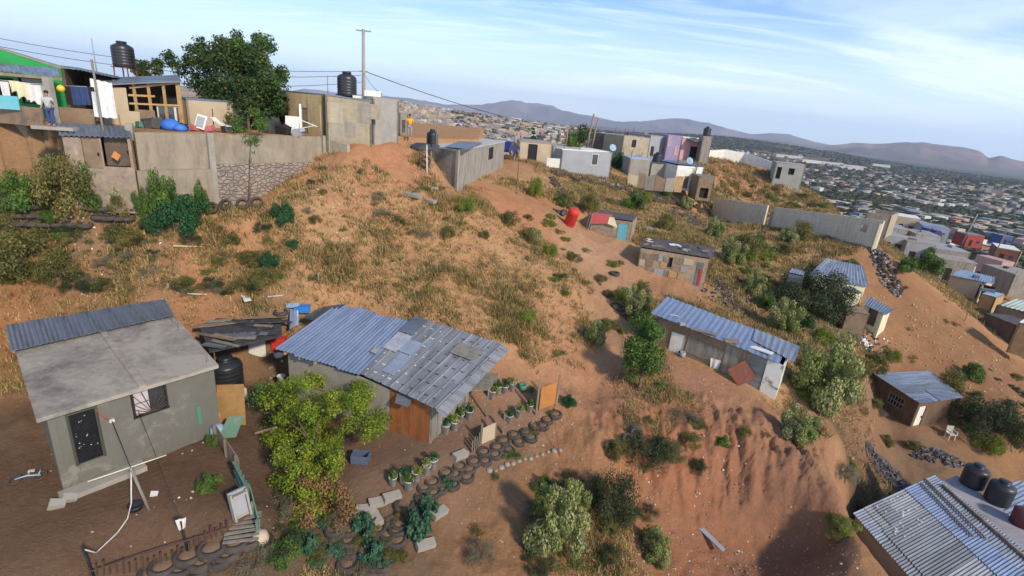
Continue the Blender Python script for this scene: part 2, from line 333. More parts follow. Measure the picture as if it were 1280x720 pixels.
# ------------------------------------------------------------------ mesh helpers
COL = scene.collection
def V(*a): return np.array(a, float)
class MB:
    def __init__(s): s.v = []; s.f = []; s.uv = None; s.mi = []; s.cur = 0; s.smooth = []
    def add(s, vs, fs, smooth=False):
        o = len(s.v); s.v.extend([tuple(map(float, p)) for p in vs]); s.f.extend([tuple(i+o for i in f) for f in fs])
        s.mi.extend([s.cur]*len(fs)); s.smooth.extend([smooth]*len(fs))
    def box(s, c, size, rz=0, tilt=None):
        x, y, z = [k/2 for k in size]; vs = []
        R = Matrix.Rotation(rz, 3, 'Z')
        if tilt is not None: R = R @ Matrix.Rotation(tilt[0], 3, 'X') @ Matrix.Rotation(tilt[1], 3, 'Y')
        for a in (-x, x):
            for b in (-y, y):
                for d in (-z, z): vs.append(tuple(R @ Vector((a, b, d)) + Vector(c)))
        s.add(vs, [(0,1,3,2),(4,6,7,5),(0,4,5,1),(2,3,7,6),(0,2,6,4),(1,5,7,3)])
    def prism(s, base, top):
        n = len(base); vs = list(base)+list(top)
        s.add(vs, [tuple(range(n))[::-1], tuple(range(n, 2*n))]+[(i, (i+1) % n, n+(i+1) % n, n+i) for i in range(n)])
    def slab(s, quad, th):
        s.prism([tuple(V(*q)-V(0, 0, th)) for q in quad], quad)
    def bar(s, a, b, w=.06, h=None, up=(0, 0, 1)):
        a = Vector(a); b = Vector(b); d = (b-a).normalized(); u = Vector(up)
        if abs(d.dot(u)) > .95: u = Vector((1, 0, 0))
        sx = d.cross(u).normalized()*(w/2); sz = sx.cross(d).normalized()*((h or w)/2)
        q = lambda p: [p-sx-sz, p+sx-sz, p+sx+sz, p-sx+sz]
        s.prism(q(a), q(b))
    def tube(s, pts, r, n=6, caps=True, smooth=True):
        pts = [Vector(p) for p in pts]; rs = r if isinstance(r, (list, tuple)) else [r]*len(pts); o = len(s.v); vs = []; fs = []
        for i, p in enumerate(pts):
            d = (pts[min(i+1, len(pts)-1)]-pts[max(i-1, 0)]).normalized(); u = Vector((0, 0, 1)) if abs(d.z) < .9 else Vector((1, 0, 0))
            a = d.cross(u).normalized(); b = a.cross(d)
            for k in range(n):
                t = 2*math.pi*k/n; vs.append(p+(a*math.cos(t)+b*math.sin(t))*rs[i])
        for i in range(len(pts)-1):
            for k in range(n): fs.append((i*n+k, i*n+(k+1) % n, (i+1)*n+(k+1) % n, (i+1)*n+k))
        if caps: fs += [tuple(range(n))[::-1], tuple(range((len(pts)-1)*n, len(pts)*n))]
        s.add(vs, fs, smooth)
    def lathe(s, prof, n=16, c=(0, 0, 0), smooth=True, rot=None):
        vs = []; fs = []
        for r, z in prof:
            for k in range(n):
                t = 2*math.pi*k/n; p = Vector((r*math.cos(t), r*math.sin(t), z))
                if rot is not None: p = rot @ p
                vs.append(p+Vector(c))
        for i in range(len(prof)-1):
            for k in range(n): fs.append((i*n+k, i*n+(k+1) % n, (i+1)*n+(k+1) % n, (i+1)*n+k))
        s.add(vs, fs, smooth)
    def build(s, name, mat=None, parent=None, at=None):
        org = None
        if parent is not None:
            r = parent
            while r.parent is not None: r = r.parent
            org = r.location
        elif at is not None: org = Vector(tuple(map(float, at)))
        if org is not None: s.v = [(p[0]-org[0], p[1]-org[1], p[2]-org[2]) for p in s.v]
        me = bpy.data.meshes.new(name); me.from_pydata(s.v, [], s.f)
        mats = mat if isinstance(mat, (list, tuple)) else [mat]
        for m in mats:
            if m: me.materials.append(m)
        n = len(me.polygons)
        if len(mats) > 1: me.polygons.foreach_set('material_index', s.mi)
        me.polygons.foreach_set('use_smooth', s.smooth)
        # box style UV in metres
        uvl = me.uv_layers.new(name='uv'); co = np.array(s.v, float).reshape(-1, 3)
        if s.uv is not None: uvs = np.array(s.uv, float)
        else:
            nl = len(me.loops); li = np.empty(nl, int); me.loops.foreach_get('vertex_index', li)
            no = np.empty(n*3); me.polygons.foreach_get('normal', no); no = no.reshape(-1, 3)
            lt = np.empty(n, int); me.polygons.foreach_get('loop_total', lt); pn = np.repeat(no, lt, 0); p = co[li]
            flat = np.abs(pn[:, 2]) > .7
            h = np.hypot(pn[:, 0], pn[:, 1])+1e-9; tx = -pn[:, 1]/h; ty = pn[:, 0]/h
            uvs = np.where(flat[:, None], p[:, :2], np.stack([p[:, 0]*tx+p[:, 1]*ty, p[:, 2]], -1))
        uvl.data.foreach_set('uv', uvs.astype(np.float32).ravel())
        me.update(); o = bpy.data.objects.new(name, me); COL.objects.link(o)
        if parent is not None: o.parent = parent
        elif at is not None: o.location = org
        return o
def tag(o, label=None, cat=None, group=None, kind=None):
    if label: o['label'] = label
    if cat: o['category'] = cat
    if group: o['group'] = group
    if kind: o['kind'] = kind
    return o
def thing(name, label, cat, loc=(0, 0, 0), rz=0, group=None):
    o = bpy.data.objects.new(name, None); COL.objects.link(o); o.location = tuple(map(float, loc)); o.rotation_euler[2] = rz
    o.empty_display_size = .2
    return tag(o, label, cat, group)
def dup(root, loc, rz=0, label=None, scale=None, group=None):
    r = root.copy(); COL.objects.link(r); r.location = tuple(map(float, loc)); r.rotation_euler = (0, 0, rz)
    if scale is not None: r.scale = scale if isinstance(scale, (list, tuple)) else (scale,)*3
    if label: r['label'] = label
    if group: r['group'] = group
    for ch in list(root.children):
        c = ch.copy(); COL.objects.link(c); c.parent = r
        for g in list(ch.children):
            d = g.copy(); COL.objects.link(d); d.parent = c
    return r
class Once:
    """first use places the built thing itself, later uses copy it"""
    def __init__(s, root): s.r = root; s.used = False
    def put(s, loc, rz=0, label=None, scale=None, group=None):
        if s.used: return dup(s.r, loc, rz, label, scale, group)
        s.used = True; r = s.r; r.location = tuple(map(float, loc)); r.rotation_euler = (0, 0, rz)
        r.scale = (1, 1, 1) if scale is None else (scale if isinstance(scale, (list, tuple)) else (scale,)*3)
        if label: r['label'] = label
        if group: r['group'] = group
        return r

# ------------------------------------------------------------------ ground sheet
ZONES = [ # u, v, radius m, colour, strength
 (110,640,5.0,(.13,.077,.05),8),(220,600,3.5,(.13,.077,.05),8),(20,560,3,(.12,.075,.05),5),(350,600,2.6,(.085,.06,.04),5),(340,680,2.2,(.09,.065,.045),4),(300,530,2,(.10,.075,.055),4),(310,480,2.5,(.11,.08,.055),3),  # left yard soil darkened, foreground shade is put into these tones
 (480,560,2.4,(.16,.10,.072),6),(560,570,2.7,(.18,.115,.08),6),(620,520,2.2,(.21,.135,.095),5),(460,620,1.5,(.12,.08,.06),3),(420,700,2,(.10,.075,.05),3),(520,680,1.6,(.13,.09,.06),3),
 (640,640,2.6,(.33,.16,.07),4),(720,560,2.2,(.38,.19,.09),3),(750,490,2.4,(.40,.20,.11),3),(700,700,3,(.22,.12,.065),4),(780,420,1.8,(.33,.20,.14),2),
 (740,310,3.0,(.44,.25,.15),4),(765,360,2.4,(.44,.25,.15),3),(720,285,2,(.42,.23,.13),2),(860,480,1.6,(.40,.20,.12),3),(900,490,1.6,(.38,.19,.11),3),
 (640,420,3,(.48,.26,.135),1.5),(560,320,4,(.47,.25,.12),1),(450,250,1.6,(.44,.22,.12),1.5),(480,195,2.4,(.44,.20,.105),3),(420,190,1.6,(.42,.20,.11),3),(530,205,2.2,(.44,.21,.115),3),(650,262,3,(.46,.20,.10),4),(690,255,2.5,(.46,.19,.09),3),
 (620,470,2,(.45,.21,.11),1.5),(700,430,2.5,(.46,.22,.12),2),
 (820,600,3.2,(.34,.135,.068),4),(900,620,3.2,(.33,.14,.078),4),(980,600,3,(.31,.16,.10),4),(950,690,2.5,(.22,.105,.065),4),(860,690,2.5,(.25,.105,.055),3),(1020,680,2,(.24,.10,.05),3),(1040,600,1.5,(.33,.17,.09),2),
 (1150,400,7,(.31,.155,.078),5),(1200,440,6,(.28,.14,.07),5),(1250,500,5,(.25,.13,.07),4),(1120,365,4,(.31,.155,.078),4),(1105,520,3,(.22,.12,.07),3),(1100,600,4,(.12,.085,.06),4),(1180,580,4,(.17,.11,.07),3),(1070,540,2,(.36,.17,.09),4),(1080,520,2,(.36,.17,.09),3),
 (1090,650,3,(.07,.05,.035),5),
 (930,225,7,(.42,.17,.09),3),(970,240,6,(.44,.31,.16),3),(1010,250,6,(.46,.33,.18),3),(900,240,6,(.42,.29,.14),2),(880,205,8,(.44,.20,.11),3),
 (780,190,8,(.40,.20,.12),3),(700,210,8,(.40,.20,.12),2),(50,430,3,(.34,.15,.06),2),(30,410,2,(.36,.14,.05),3),(270,345,2.5,(.38,.17,.08),2),(130,350,2.5,(.33,.17,.09),1.5),(150,330,3,(.16,.11,.07),1),(60,290,4,(.14,.11,.07),2),
 (860,380,2.5,(.38,.18,.10),3),(920,400,2.5,(.38,.19,.10),2),(1000,410,5,(.16,.12,.07),2.5),(970,330,6,(.30,.21,.10),2),(870,300,4,(.28,.19,.10),2),
 (1150,300,14,(.34,.22,.15),3),(1100,290,12,(.36,.22,.13),3),(1180,340,12,(.24,.17,.13),3),
]
def build_ground():
    na, nr = 640, 700
    az = np.radians(np.concatenate([np.linspace(-80, -50, 60, endpoint=False), np.linspace(-50, 50, 520, endpoint=False), np.linspace(50, 80, 60)]))
    rr = np.concatenate([np.geomspace(4.0, 120, 400, endpoint=False), np.geomspace(120, 3000, 130, endpoint=False), np.geomspace(3000, 12000, 170)])
    A, R_ = np.meshgrid(az, rr, indexing='ij'); x = (R_*np.sin(A)).ravel(); y = (R_*np.cos(A)).ravel()
    z = height(x, y)
    # eroded rills on the cut bank
    zc = PZ(900, 600, -14.5); d = np.hypot((x-zc[0]-.5)/6.5, (y-zc[1]-.6)/2.6); m = np.clip(1.3-d, 0, 1)
    z = z + m*(0.40*fbm(x*2.6, y*.7, 4, True)+.2*fbm(x*.9+4, y*.9, 3)+.14*fbm(x*4, y*4, 3))
    me = bpy.data.meshes.new('ground'); n = na*nr
    me.vertices.add(n); me.vertices.foreach_set('co', np.stack([x, y, z], -1).astype(np.float32).ravel())
    i, j = np.meshgrid(np.arange(na-1), np.arange(nr-1), indexing='ij'); a = (i*nr+j).ravel()
    q = np.stack([a, a+1, a+nr+1, a+nr], -1); nf = len(q)
    me.loops.add(nf*4); me.loops.foreach_set('vertex_index', q.astype(np.int32).ravel()); me.polygons.add(nf)
    me.polygons.foreach_set('loop_start', np.arange(0, nf*4, 4, dtype=np.int32)); me.polygons.foreach_set('loop_total', np.full(nf, 4, np.int32))
    me.polygons.foreach_set('use_smooth', np.ones(nf, bool)); me.update()
    r = np.hypot(x, y); col = np.tile(np.array([[.46, .255, .125]]), (n, 1)); 
    # far country: tan town hills on the left, dark scrub on the right, brown and bare mountains
    a = A.ravel(); tr = np.clip((a+.02)/.25, 0, 1)[:, None]; fcol = np.array([.50, .34, .21])*(1-tr)+np.array([.19, .155, .105])*tr
    nz = (.5+fbm(x/60, y/60, 4))[:, None]; fcol = fcol*(.75+.5*nz)
    hillc = np.clip((r-1150)/500, 0, 1)[:, None]*tr; fcol = fcol*(1-hillc)+np.array([.12, .10, .065])*(.8+.5*nz)*hillc
    mt = np.clip((r-3800)/1200, 0, 1)[:, None]; nz2 = (.5+fbm(x/700, y/700, 4))[:, None]; fcol = fcol*(1-mt)+(np.array([.27, .185, .15])*(.45+.9*nz2))*mt
    ft = np.clip((r-100)/90, 0, 1)[:, None]; col = col*(1-ft)+fcol*ft
    W_ = np.ones(n); C_ = col.copy()
    nzx = 1.1*fbm(x/1.7, y/1.7, 3); 
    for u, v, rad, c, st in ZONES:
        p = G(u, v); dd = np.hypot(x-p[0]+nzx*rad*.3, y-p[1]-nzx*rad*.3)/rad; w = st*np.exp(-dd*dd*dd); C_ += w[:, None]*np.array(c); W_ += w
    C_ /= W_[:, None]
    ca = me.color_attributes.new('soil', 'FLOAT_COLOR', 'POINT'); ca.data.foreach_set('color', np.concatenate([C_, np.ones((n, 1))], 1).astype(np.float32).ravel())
    s = NT('ground_soil'); at = s.new('ShaderNodeAttribute', attribute_name='soil'); vec = s.coord('Object')
    n1 = s.noise(vec, .9, 8, .68, .4); n2 = s.noise(vec, 7, 5, .7); n3 = s.noise(vec, .28, 5, .6); n4 = s.noise(vec, 30, 2)
    c = s.mix(s.ramp(n1, .36, .66, 0, .55), at.outputs[0], s.mix(1., at.outputs[0], (.62, .60, .58), 'MULTIPLY'))
    c = s.mix(s.ramp(n3, .5, .66, 0, .45), c, s.mix(1., at.outputs[0], (.92, 1.1, 1.15), 'MULTIPLY'))
    c = s.mix(s.ramp(n2, .52, .70, 0, .55), c, s.mix(1., at.outputs[0], (1.35, 1.4, 1.45), 'MULTIPLY'))
    c = s.mix(s.ramp(n4, .60, .72, 0, .5), c, (.20, .13, .09)); c = s.mix(s.ramp(n2, .30, .38, .55, 0), c, (.15, .10, .065))
    n5 = s.noise(vec, 2.6, 7, .75, .6); c = s.mix(s.ramp(n5, .50, .64, 0, .55), c, s.mix(.5, at.outputs[0], (.13, .10, .05))); s.link(c, s.bsdf.inputs['Base Color']); s.bsdf.inputs['Roughness'].default_value = 1; s.bsdf.inputs['Specular IOR Level'].default_value = .05
    s.bump(s.math('ADD', s.math('MULTIPLY', n2, .5), s.math('ADD', s.math('MULTIPLY', n4, .2), s.math('MULTIPLY', n5, .6))), .8, .14)
    me.materials.append(s.m); o = bpy.data.objects.new('ground', me); COL.objects.link(o); tag(o, kind='structure'); return o
ground = build_ground()
def build_haze():
    m = MB(); m.box((0, 5900, 100), (26000, 13000, 700)); o = m.build('haze', None); tag(o, kind='stuff')
    mt = bpy.data.materials.new('haze_air'); mt.use_nodes = True; N = mt.node_tree.nodes; L = mt.node_tree.links; N.remove(N['Principled BSDF'])
    pv = N.new('ShaderNodeVolumePrincipled'); pv.inputs['Color'].default_value = (.62, .80, 1, 1); pv.inputs['Density'].default_value = HAZE; pv.inputs['Anisotropy'].default_value = .2
    L.new(pv.outputs[0], N['Material Output'].inputs['Volume']); o.data.materials.append(mt)
HAZE = 1.0e-4
build_haze()
# ------------------------------------------------------------------ building kit
def q4(pts): return [PZ(*p) for p in pts]
def base_z(quad, extra=.35):
    return min(hz(q[0], q[1]) for q in quad)-extra
def panel(mb, a, b, z0, za, zb, th, holes=()):
    """upright wall from a to b (plan points), thickness inward (left of a->b), with rectangular holes (s0, s1, z0, z1)"""
    a = V(*a[:2]); b = V(*b[:2]); L = np.linalg.norm(b-a); t = (b-a)/L; n = np.array([-t[1], t[0]])
    ss = sorted({0, L, *[h[0] for h in holes], *[h[1] for h in holes]}); ss = [s for s in ss if -1e-6 <= s <= L+1e-6]
    top = lambda s: za+(zb-za)*s/L
    for i in range(len(ss)-1):
        s0, s1 = ss[i], ss[i+1]; mid = (s0+s1)/2
        cuts = sorted([(h[2], h[3]) for h in holes if h[0] < mid < h[1]]); spans = []; z = z0
        for c in cuts: spans.append((z, c[0])); z = c[1]
        spans.append((z, None))
        for lo, hi in spans:
            p = [a+t*s0, a+t*s1, a+t*s1+n*th, a+t*s0+n*th]; T = [top(s0), top(s1), top(s1), top(s0)]
            if hi is not None and hi-lo < .01: continue
            if hi is None and min(T)-lo < .01: continue
            mb.prism([(q[0], q[1], lo) for q in p], [(q[0], q[1], T[k] if hi is None else hi) for k, q in enumerate(p)])
def corr(mb, quad, pitch=.16, amp=.02, th=.012):
    """corrugated sheet: ridges run from edge a-b towards edge d-c"""
    a, b, c, d = [V(*q) for q in quad]; W = np.linalg.norm(b-a); n = max(4, int(W/pitch*4)); nrm = np.cross(b-a, d-a); nrm /= np.linalg.norm(nrm); L = np.linalg.norm(d-a)
    vs = []; uv = []
    for i in range(n+1):
        f = i/n; h = amp*math.sin(f*n/4*2*math.pi)
        for p, y in ((a+(b-a)*f, 0), (d+(c-d)*f, L)): vs.append(p+nrm*h); vs.append(p+nrm*(h-th)); uv += [(y, f*W)]*2
    fs = []
    for i in range(n):
        o = i*4; fs += [(o, o+4, o+6, o+2), (o+1, o+3, o+7, o+5), (o, o+1, o+5, o+4), (o+2, o+6, o+7, o+3)]
    fs += [(0, 2, 3, 1), (n*4, n*4+1, n*4+3, n*4+2)]
    mb.add(vs, fs)
    if mb.uv is None: mb.uv = []
    for f in fs: mb.uv += [uv[i] for i in f]
def inset(quad, d):
    """shrink a plan quad (CCW) by distance d (number or per side list), keep z"""
    Q = [V(*q) for q in quad]; n = len(Q); ds = d if isinstance(d, (list, tuple)) else [d]*n; out = []
    lines = []
    for i in range(n):
        a = Q[i][:2]; b = Q[(i+1) % n][:2]; t = (b-a)/np.linalg.norm(b-a); nn = np.array([-t[1], t[0]]); lines.append((a+nn*ds[i], t))
    for i in range(n):
        p, t = lines[i-1]; q, s = lines[i]; A = np.array([[t[0], -s[0]], [t[1], -s[1]]]); k = np.linalg.solve(A, q-p); r = p+t*k[0]
        out.append(V(r[0], r[1], Q[i][2]))
    return out
ALL_H = []
class House:
    def __init__(s, name, label, cat, roof, zb=None, ins=.22, drop=.06, group=None, h=None):
        """roof: four world points front-left, front-right, back-right, back-left (upper surface)"""
        s.roof = [V(*q) for q in roof]; s.q = inset(s.roof, ins); c = sum(s.q)/4
        s.zb = zb if zb is not None else base_z(s.q); zc = max(hz(c[0], c[1]), s.zb)
        s.t = thing(name, label, cat, (c[0], c[1], s.zb), 0, group); s.tops = [q[2]-drop for q in s.q]; s.holes = {0: [], 1: [], 2: [], 3: []}; s.drop = drop; ALL_H.append(s)
    def side(s, i): return s.q[i], s.q[(i+1) % 4]
    def on(s, i, u, v):
        a, b = s.side(i); t = (b-a)[:2]; L = np.linalg.norm(t); t = t/L; n = np.array([t[1], -t[0]]); q = P(u, v, 1.0); k = float((a[:2]@n)/(q[:2]@n)); p = q*k
        return float((p[:2]-a[:2])@t), float(p[2]), L
    def hole(s, i, bl, tr):
        s0, z0, L = s.on(i, *bl); s1, z1, _ = s.on(i, *tr)
        if s1 < s0: s0, s1 = s1, s0
        s0 = max(.08, s0); s1 = min(L-.08, s1)
        h = (s0, s1, z0, z1); s.holes[i].append(h); return (i,)+h
    def holem(s, i, s0, s1, z0, z1):
        h = (s0, s1, s.zbase(i)+z0, s.zbase(i)+z1); s.holes[i].append(h); return (i,)+h
    def zbase(s, i):
        a, b = s.side(i); m = (a+b)/2; return max(hz(m[0], m[1]), s.zb+.2)
    def pt(s, i, d, z, out=0.):
        a, b = s.side(i); t = (b-a)/np.linalg.norm((b-a)[:2]); t[2] = 0; n = V(t[1], -t[0], 0); p = a+t*d+n*out; return V(p[0], p[1], z)
    def walls(s, mat, th=.14, name='wall', sides=(0, 1, 2, 3)):
        if isinstance(mat, dict):
            for i, m in mat.items():
                mb = MB(); a, b = s.side(i); panel(mb, a, b, s.zb, s.tops[i], s.tops[(i+1) % 4], th, s.holes[i]); mb.build(name, m, s.t)
            return
        mb = MB()
        for i in sides:
            a, b = s.side(i); panel(mb, a, b, s.zb, s.tops[i], s.tops[(i+1) % 4], th, s.holes[i])
        return mb.build(name, mat, s.t)
    def leaf(s, hole, mat, name='door', rec=.05, th=.04, frame=None, handle=True, fw_=.06, label=None):
        i, s0, s1, z0, z1 = hole; mb = MB(); z0b = z0+.01
        p = [s.pt(i, s0+.012, z0b, -rec), s.pt(i, s1-.012, z0b, -rec), s.pt(i, s1-.012, z0b, -rec-th), s.pt(i, s0+.012, z0b, -rec-th)]
        mb.prism(p, [V(q[0], q[1], z1-.012) for q in p]); o = mb.build(name, mat, s.t)
        if label: o['label'] = label
        if frame:
            m = MB()
            for a, b in ((s.pt(i, s0, z0, .012), s.pt(i, s0, z1, .012)), (s.pt(i, s1, z0, .012), s.pt(i, s1, z1, .012)), (s.pt(i, s0-fw_/2, z1, .012), s.pt(i, s1+fw_/2, z1, .012))): m.bar(a, b, fw_, .05)
            if name == 'window': m.bar(s.pt(i, s0-.05, z0, .015), s.pt(i, s1+.05, z0, .015), .05, .07)
            m.build('frame', frame, o)
        if handle and name == 'door':
            m = MB(); c = s.pt(i, s1-.12, (z0+z1)/2-.05, -rec+.03); m.box(c, (.05, .05, .14)); m.build('handle', M_DARKMETAL, o)
        return o
    def tin(s, mat, pitch=.16, amp=.02, name='roof', across=True, quad=None, lift=0, th=.012):
        q = [V(*p)+V(0, 0, lift) for p in (quad or s.roof)]; mb = MB()
        if across: corr(mb, q, pitch, amp, th)
        else: corr(mb, [q[1], q[2], q[3], q[0]], pitch, amp, th)
        return mb.build(name, mat, s.t)
    def slab(s, mat, th=.12, name='roof', quad=None, grow=None):
        mb = MB(); mb.slab(quad or s.roof, th); return mb.build(name, mat, s.t)
    def parapet(s, mat, h=.25, th=.14, name='parapet'):
        mb = MB()
        for i in range(4):
            a, b = s.roof[i], s.roof[(i+1) % 4]; panel(mb, a, b, min(a[2], b[2])+.003, a[2]+h, b[2]+h, th)
        return mb.build(name, mat, s.t)
def lattice(h, hole, mat, step=.12, name='grille', diag=True, out=.02):
    i, s0, s1, z0, z1 = hole; m = MB()
    n = max(2, int((s1-s0)/step))
    for k in range(n+1): d = s0+(s1-s0)*k/n; m.bar(h.pt(i, d, z0, out), h.pt(i, d, z1, out), .016)
    for z in (z0, (z0+z1)/2, z1): m.bar(h.pt(i, s0, z, out), h.pt(i, s1, z, out), .022)
    return m
def bb(name, label, cat, L, R, h, depth, ins=0.0, group=None, slope=0.0, rear=0.0):
    """building given by its front foot: left and right (u, v, axial depth), height, plan depth"""
    a = P(*L); b = P(*R); t = (b-a); t[2] = 0; t /= np.linalg.norm(t); n = V(-t[1], t[0], 0); z = (a[2]+b[2])/2
    a = V(a[0], a[1], z+h); b = V(b[0], b[1], z+h+slope)
    return House(name, label, cat, [a, b, b+n*depth+V(0, 0, rear), a+n*depth+V(0, 0, rear)], zb=z-1.2, ins=ins, drop=.1, group=group)

# materials
M_DARKMETAL = rough_mat('dark_metal', (.035,.035,.04), (.015,.015,.018), 5, .6, .4)
M_PLASTER = rough_mat('cement_plaster', (.155,.146,.118), (.115,.11,.09), 1.2, .95, stretch=(1,1,.6), lo=.35, hi=.75, c3=(.21,.195,.155))  # plaster tone lowered so the wall carries the foreground shade
M_SLAB = rough_mat('weathered_concrete_slab', (.34,.30,.24), (.15,.135,.115), .55, .95, lo=.44, hi=.64, c3=(.22,.195,.165))
M_CONC = rough_mat('concrete', (.36,.33,.28), (.24,.21,.17), 1.0, .95, lo=.35, hi=.7)
M_BLOCK = block_mat('grey_block', (.31,.28,.235), (.25,.225,.19), (.34,.30,.25), stainamt=.35)
M_BLOCK_TAN = block_mat('tan_block', (.42,.36,.26), (.35,.30,.22), (.45,.39,.29), stainamt=.25, stain=(.22,.17,.12))
M_BLOCK_Y = block_mat('yellow_block', (.40,.32,.19), (.30,.26,.19), (.36,.32,.24), stainamt=.5, stain=(.2,.17,.14))
M_BRICK = block_mat('adobe_brick', (.36,.25,.16), (.27,.17,.11), (.40,.31,.21), bw=.3, bh=.11, stainamt=.3)
M_STONE = stone_mat('rubble_stone', scale=4.2)
M_TIN = tin_mat('galvanised_tin', (.36,.41,.49), rustamt=.3, metal=.5, vary=.22)
M_TIN_BLUE = tin_mat('blue_tin', (.30,.37,.49), rustamt=.25, metal=.45, vary=.15, rough=.38, dirt=(.15,.18,.26))
M_TIN_GREY = tin_mat('old_grey_tin', (.27,.29,.31), rustamt=.22, metal=.45, vary=.35)
M_TIN_DARK = tin_mat('dark_blue_tin', (.26,.31,.38), rustamt=.15, metal=.5, vary=.3)
M_TIN_RIB = tin_mat('pale_ribbed_tin', (.36,.37,.38), rustamt=.1, metal=.3, vary=.25)
M_ORANGE = rough_mat('varnished_planks', (.34,.115,.035), (.16,.06,.025), 1.2, .75, stretch=(3,3,.3), c3=(.22,.14,.08))
M_WOOD = rough_mat('weathered_wood', (.30,.23,.16), (.15,.11,.075), 1.5, .9, stretch=(3,3,.4))
M_WOOD_G = rough_mat('grey_wood', (.26,.24,.20), (.14,.125,.10), 1.5, .95, stretch=(3,3,.5))
M_PINE = rough_mat('pine_lumber', (.50,.32,.15), (.34,.2,.09), 2, .8)
M_PLY = rough_mat('plywood', (.27,.185,.115), (.16,.115,.08), 1.3, .9, c3=(.13,.10,.08))
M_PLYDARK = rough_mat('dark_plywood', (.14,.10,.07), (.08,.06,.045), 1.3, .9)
M_WHITE = rough_mat('dirty_white_paint', (.72,.70,.63), (.5,.48,.42), 1.5, .7, lo=.45, hi=.8)
M_PEEL = rough_mat('peeling_white', (.70,.68,.62), (.60,.57,.50), 2.2, .85, c3=(.20,.17,.14))
M_CREAM = rough_mat('cream_paint', (.72,.66,.42), (.55,.50,.33), 1.3, .8)
M_RUSTRED = rough_mat('rust_red_sheet', (.24,.085,.05), (.17,.06,.04), 1.3, .75, c3=(.3,.15,.1))
M_RED = rough_mat('red_paint', (.62,.045,.03), (.45,.03,.025), 1.5, .55)
M_TURQ = rough_mat('turquoise_paint', (.10,.40,.48), (.20,.42,.47), 2, .7)
M_GREENP = rough_mat('green_wall', (.03,.32,.08), (.022,.24,.06), .8, .8)
M_GREENBOARD = rough_mat('green_board', (.06,.22,.15), (.10,.18,.13), 3, .8)
M_PURPLE = rough_mat('purple_wall', (.33,.26,.40), (.28,.22,.33), .8, .85)
M_PINK = rough_mat('pink_wall', (.62,.33,.33), (.5,.27,.27), .8, .85)
M_GREYW = rough_mat('grey_painted_wall', (.33,.34,.36), (.27,.27,.28), .7, .9)
M_TANW = rough_mat('tan_wall', (.50,.41,.28), (.42,.33,.22), .6, .9)
M_BLACKPL = rough_mat('black_plastic', (.018,.019,.022), (.028,.028,.03), 3, .38, spec=.5, bump=.1)
M_RUBBER = rough_mat('tyre_rubber', (.045,.04,.037), (.09,.07,.055), 3, .9, c3=(.17,.11,.075))
M_SOIL = rough_mat('tyre_soil', (.24,.15,.09), (.15,.10,.06), 5, 1)
M_TARP = rough_mat('black_tarp', (.035,.037,.042), (.08,.075,.07), 3, .6, bump=.6)
M_FELT = rough_mat('tar_paper', (.11,.095,.10), (.06,.052,.055), 2.5, .9, c3=(.20,.17,.15))
M_GLASS = rough_mat('dark_glass', (.03,.035,.04), (.05,.055,.06), 2, .15, spec=.8, bump=0)
M_VOID = rough_mat('black_cloth_and_painted_interior', (.02,.018,.016), (.035,.03,.025), 2, .9)  # near-black; in openings it paints the unlit inside, elsewhere cloth and cable
M_BLUEP = rough_mat('blue_plastic', (.03,.16,.45), (.05,.2,.5), 3, .5)
M_PALEBLUE = rough_mat('faded_blue_plastic', (.30,.42,.55), (.2,.3,.4), 3, .5)
M_WHITEPL = rough_mat('white_plastic', (.62,.60,.55), (.45,.42,.36), 6, .5, c3=(.3,.25,.18))
M_JEANS = rough_mat('denim', (.05,.08,.20), (.03,.05,.12), 5, .9)
M_CLOTH = rough_mat('white_cloth', (.68,.66,.62), (.52,.50,.48), 4, .9)
M_SKIN = rough_mat('skin', (.36,.20,.13), (.32,.17,.11), 4, .6)
M_HAIR = rough_mat('black_hair', (.015,.012,.01), (.02,.016,.012), 9, .6)
M_ROADCOL = None

# ------------------------------------------------------------------ the town side: retaining walls and hill-top houses
def wall_line(name, label, pts, tops, th, mat, zb=None, cat='wall', cap=None, capmat=None, nparts='wall'):
    """pts: world plan points; one upright band following the ground"""
    c = pts[0]; root = thing(name, label, cat, (c[0], c[1], hz(c[0], c[1])))
    mb = MB()
    for i in range(len(pts)-1):
        a, b = pts[i], pts[i+1]; z0 = min(hz(a[0], a[1]-.5), hz(b[0], b[1]-.5))-.6 if zb is None else zb
        panel(mb, a, b, z0, tops[i], tops[i+1], th)
    mb.build(nparts, mat, root)
    if cap:
        m = MB()
        for i in range(len(pts)-1):
            a = V(pts[i][0], pts[i][1], tops[i]+cap/2+.003); b = V(pts[i+1][0], pts[i+1][1], tops[i+1]+cap/2+.003); n = V(-(b-a)[1], (b-a)[0], 0); n /= np.linalg.norm(n); m.bar(a+n*th/2, b+n*th/2, th+.06, cap)
        m.build('capping', capmat or M_CONC, root)
    return root
M_RETAIN = block_mat('retaining_block', (.33,.28,.205), (.29,.245,.18), (.32,.275,.20), bw=.4, bh=.2, msize=.006, stainamt=.55, stain=(.16,.125,.09), bump=.25)
wA = wall_line('retaining_wall', 'plastered tan retaining wall with damp stains below the green house', [PZ(-60,150,ZP), PZ(0,150,ZP), PZ(74,154,ZP)], [ZP+.05]*3, .22, M_RETAIN, zb=-6.4)
wB = wall_line('retaining_wall', 'grey block retaining wall with a lower step of older blocks beside the tree vines', [PZ(168,166,ZP), PZ(262,168,ZP)], [ZP+.02]*2, .2, M_RETAIN, zb=-6.8)
m = MB(); qa, qb = PZ(168,166,ZP), PZ(262,168,ZP); panel(m, qa-V(-.05,.28,0), qb-V(-.1,.28,0), -7.2, -4.2, -4.2, .3); m.build('footing', M_RETAIN, wB)
wC = thing('stone_wall', 'rubble stone retaining wall with plastered upper band under the tinaco house', 'wall', tuple(PZ(262,262,-6.1)))
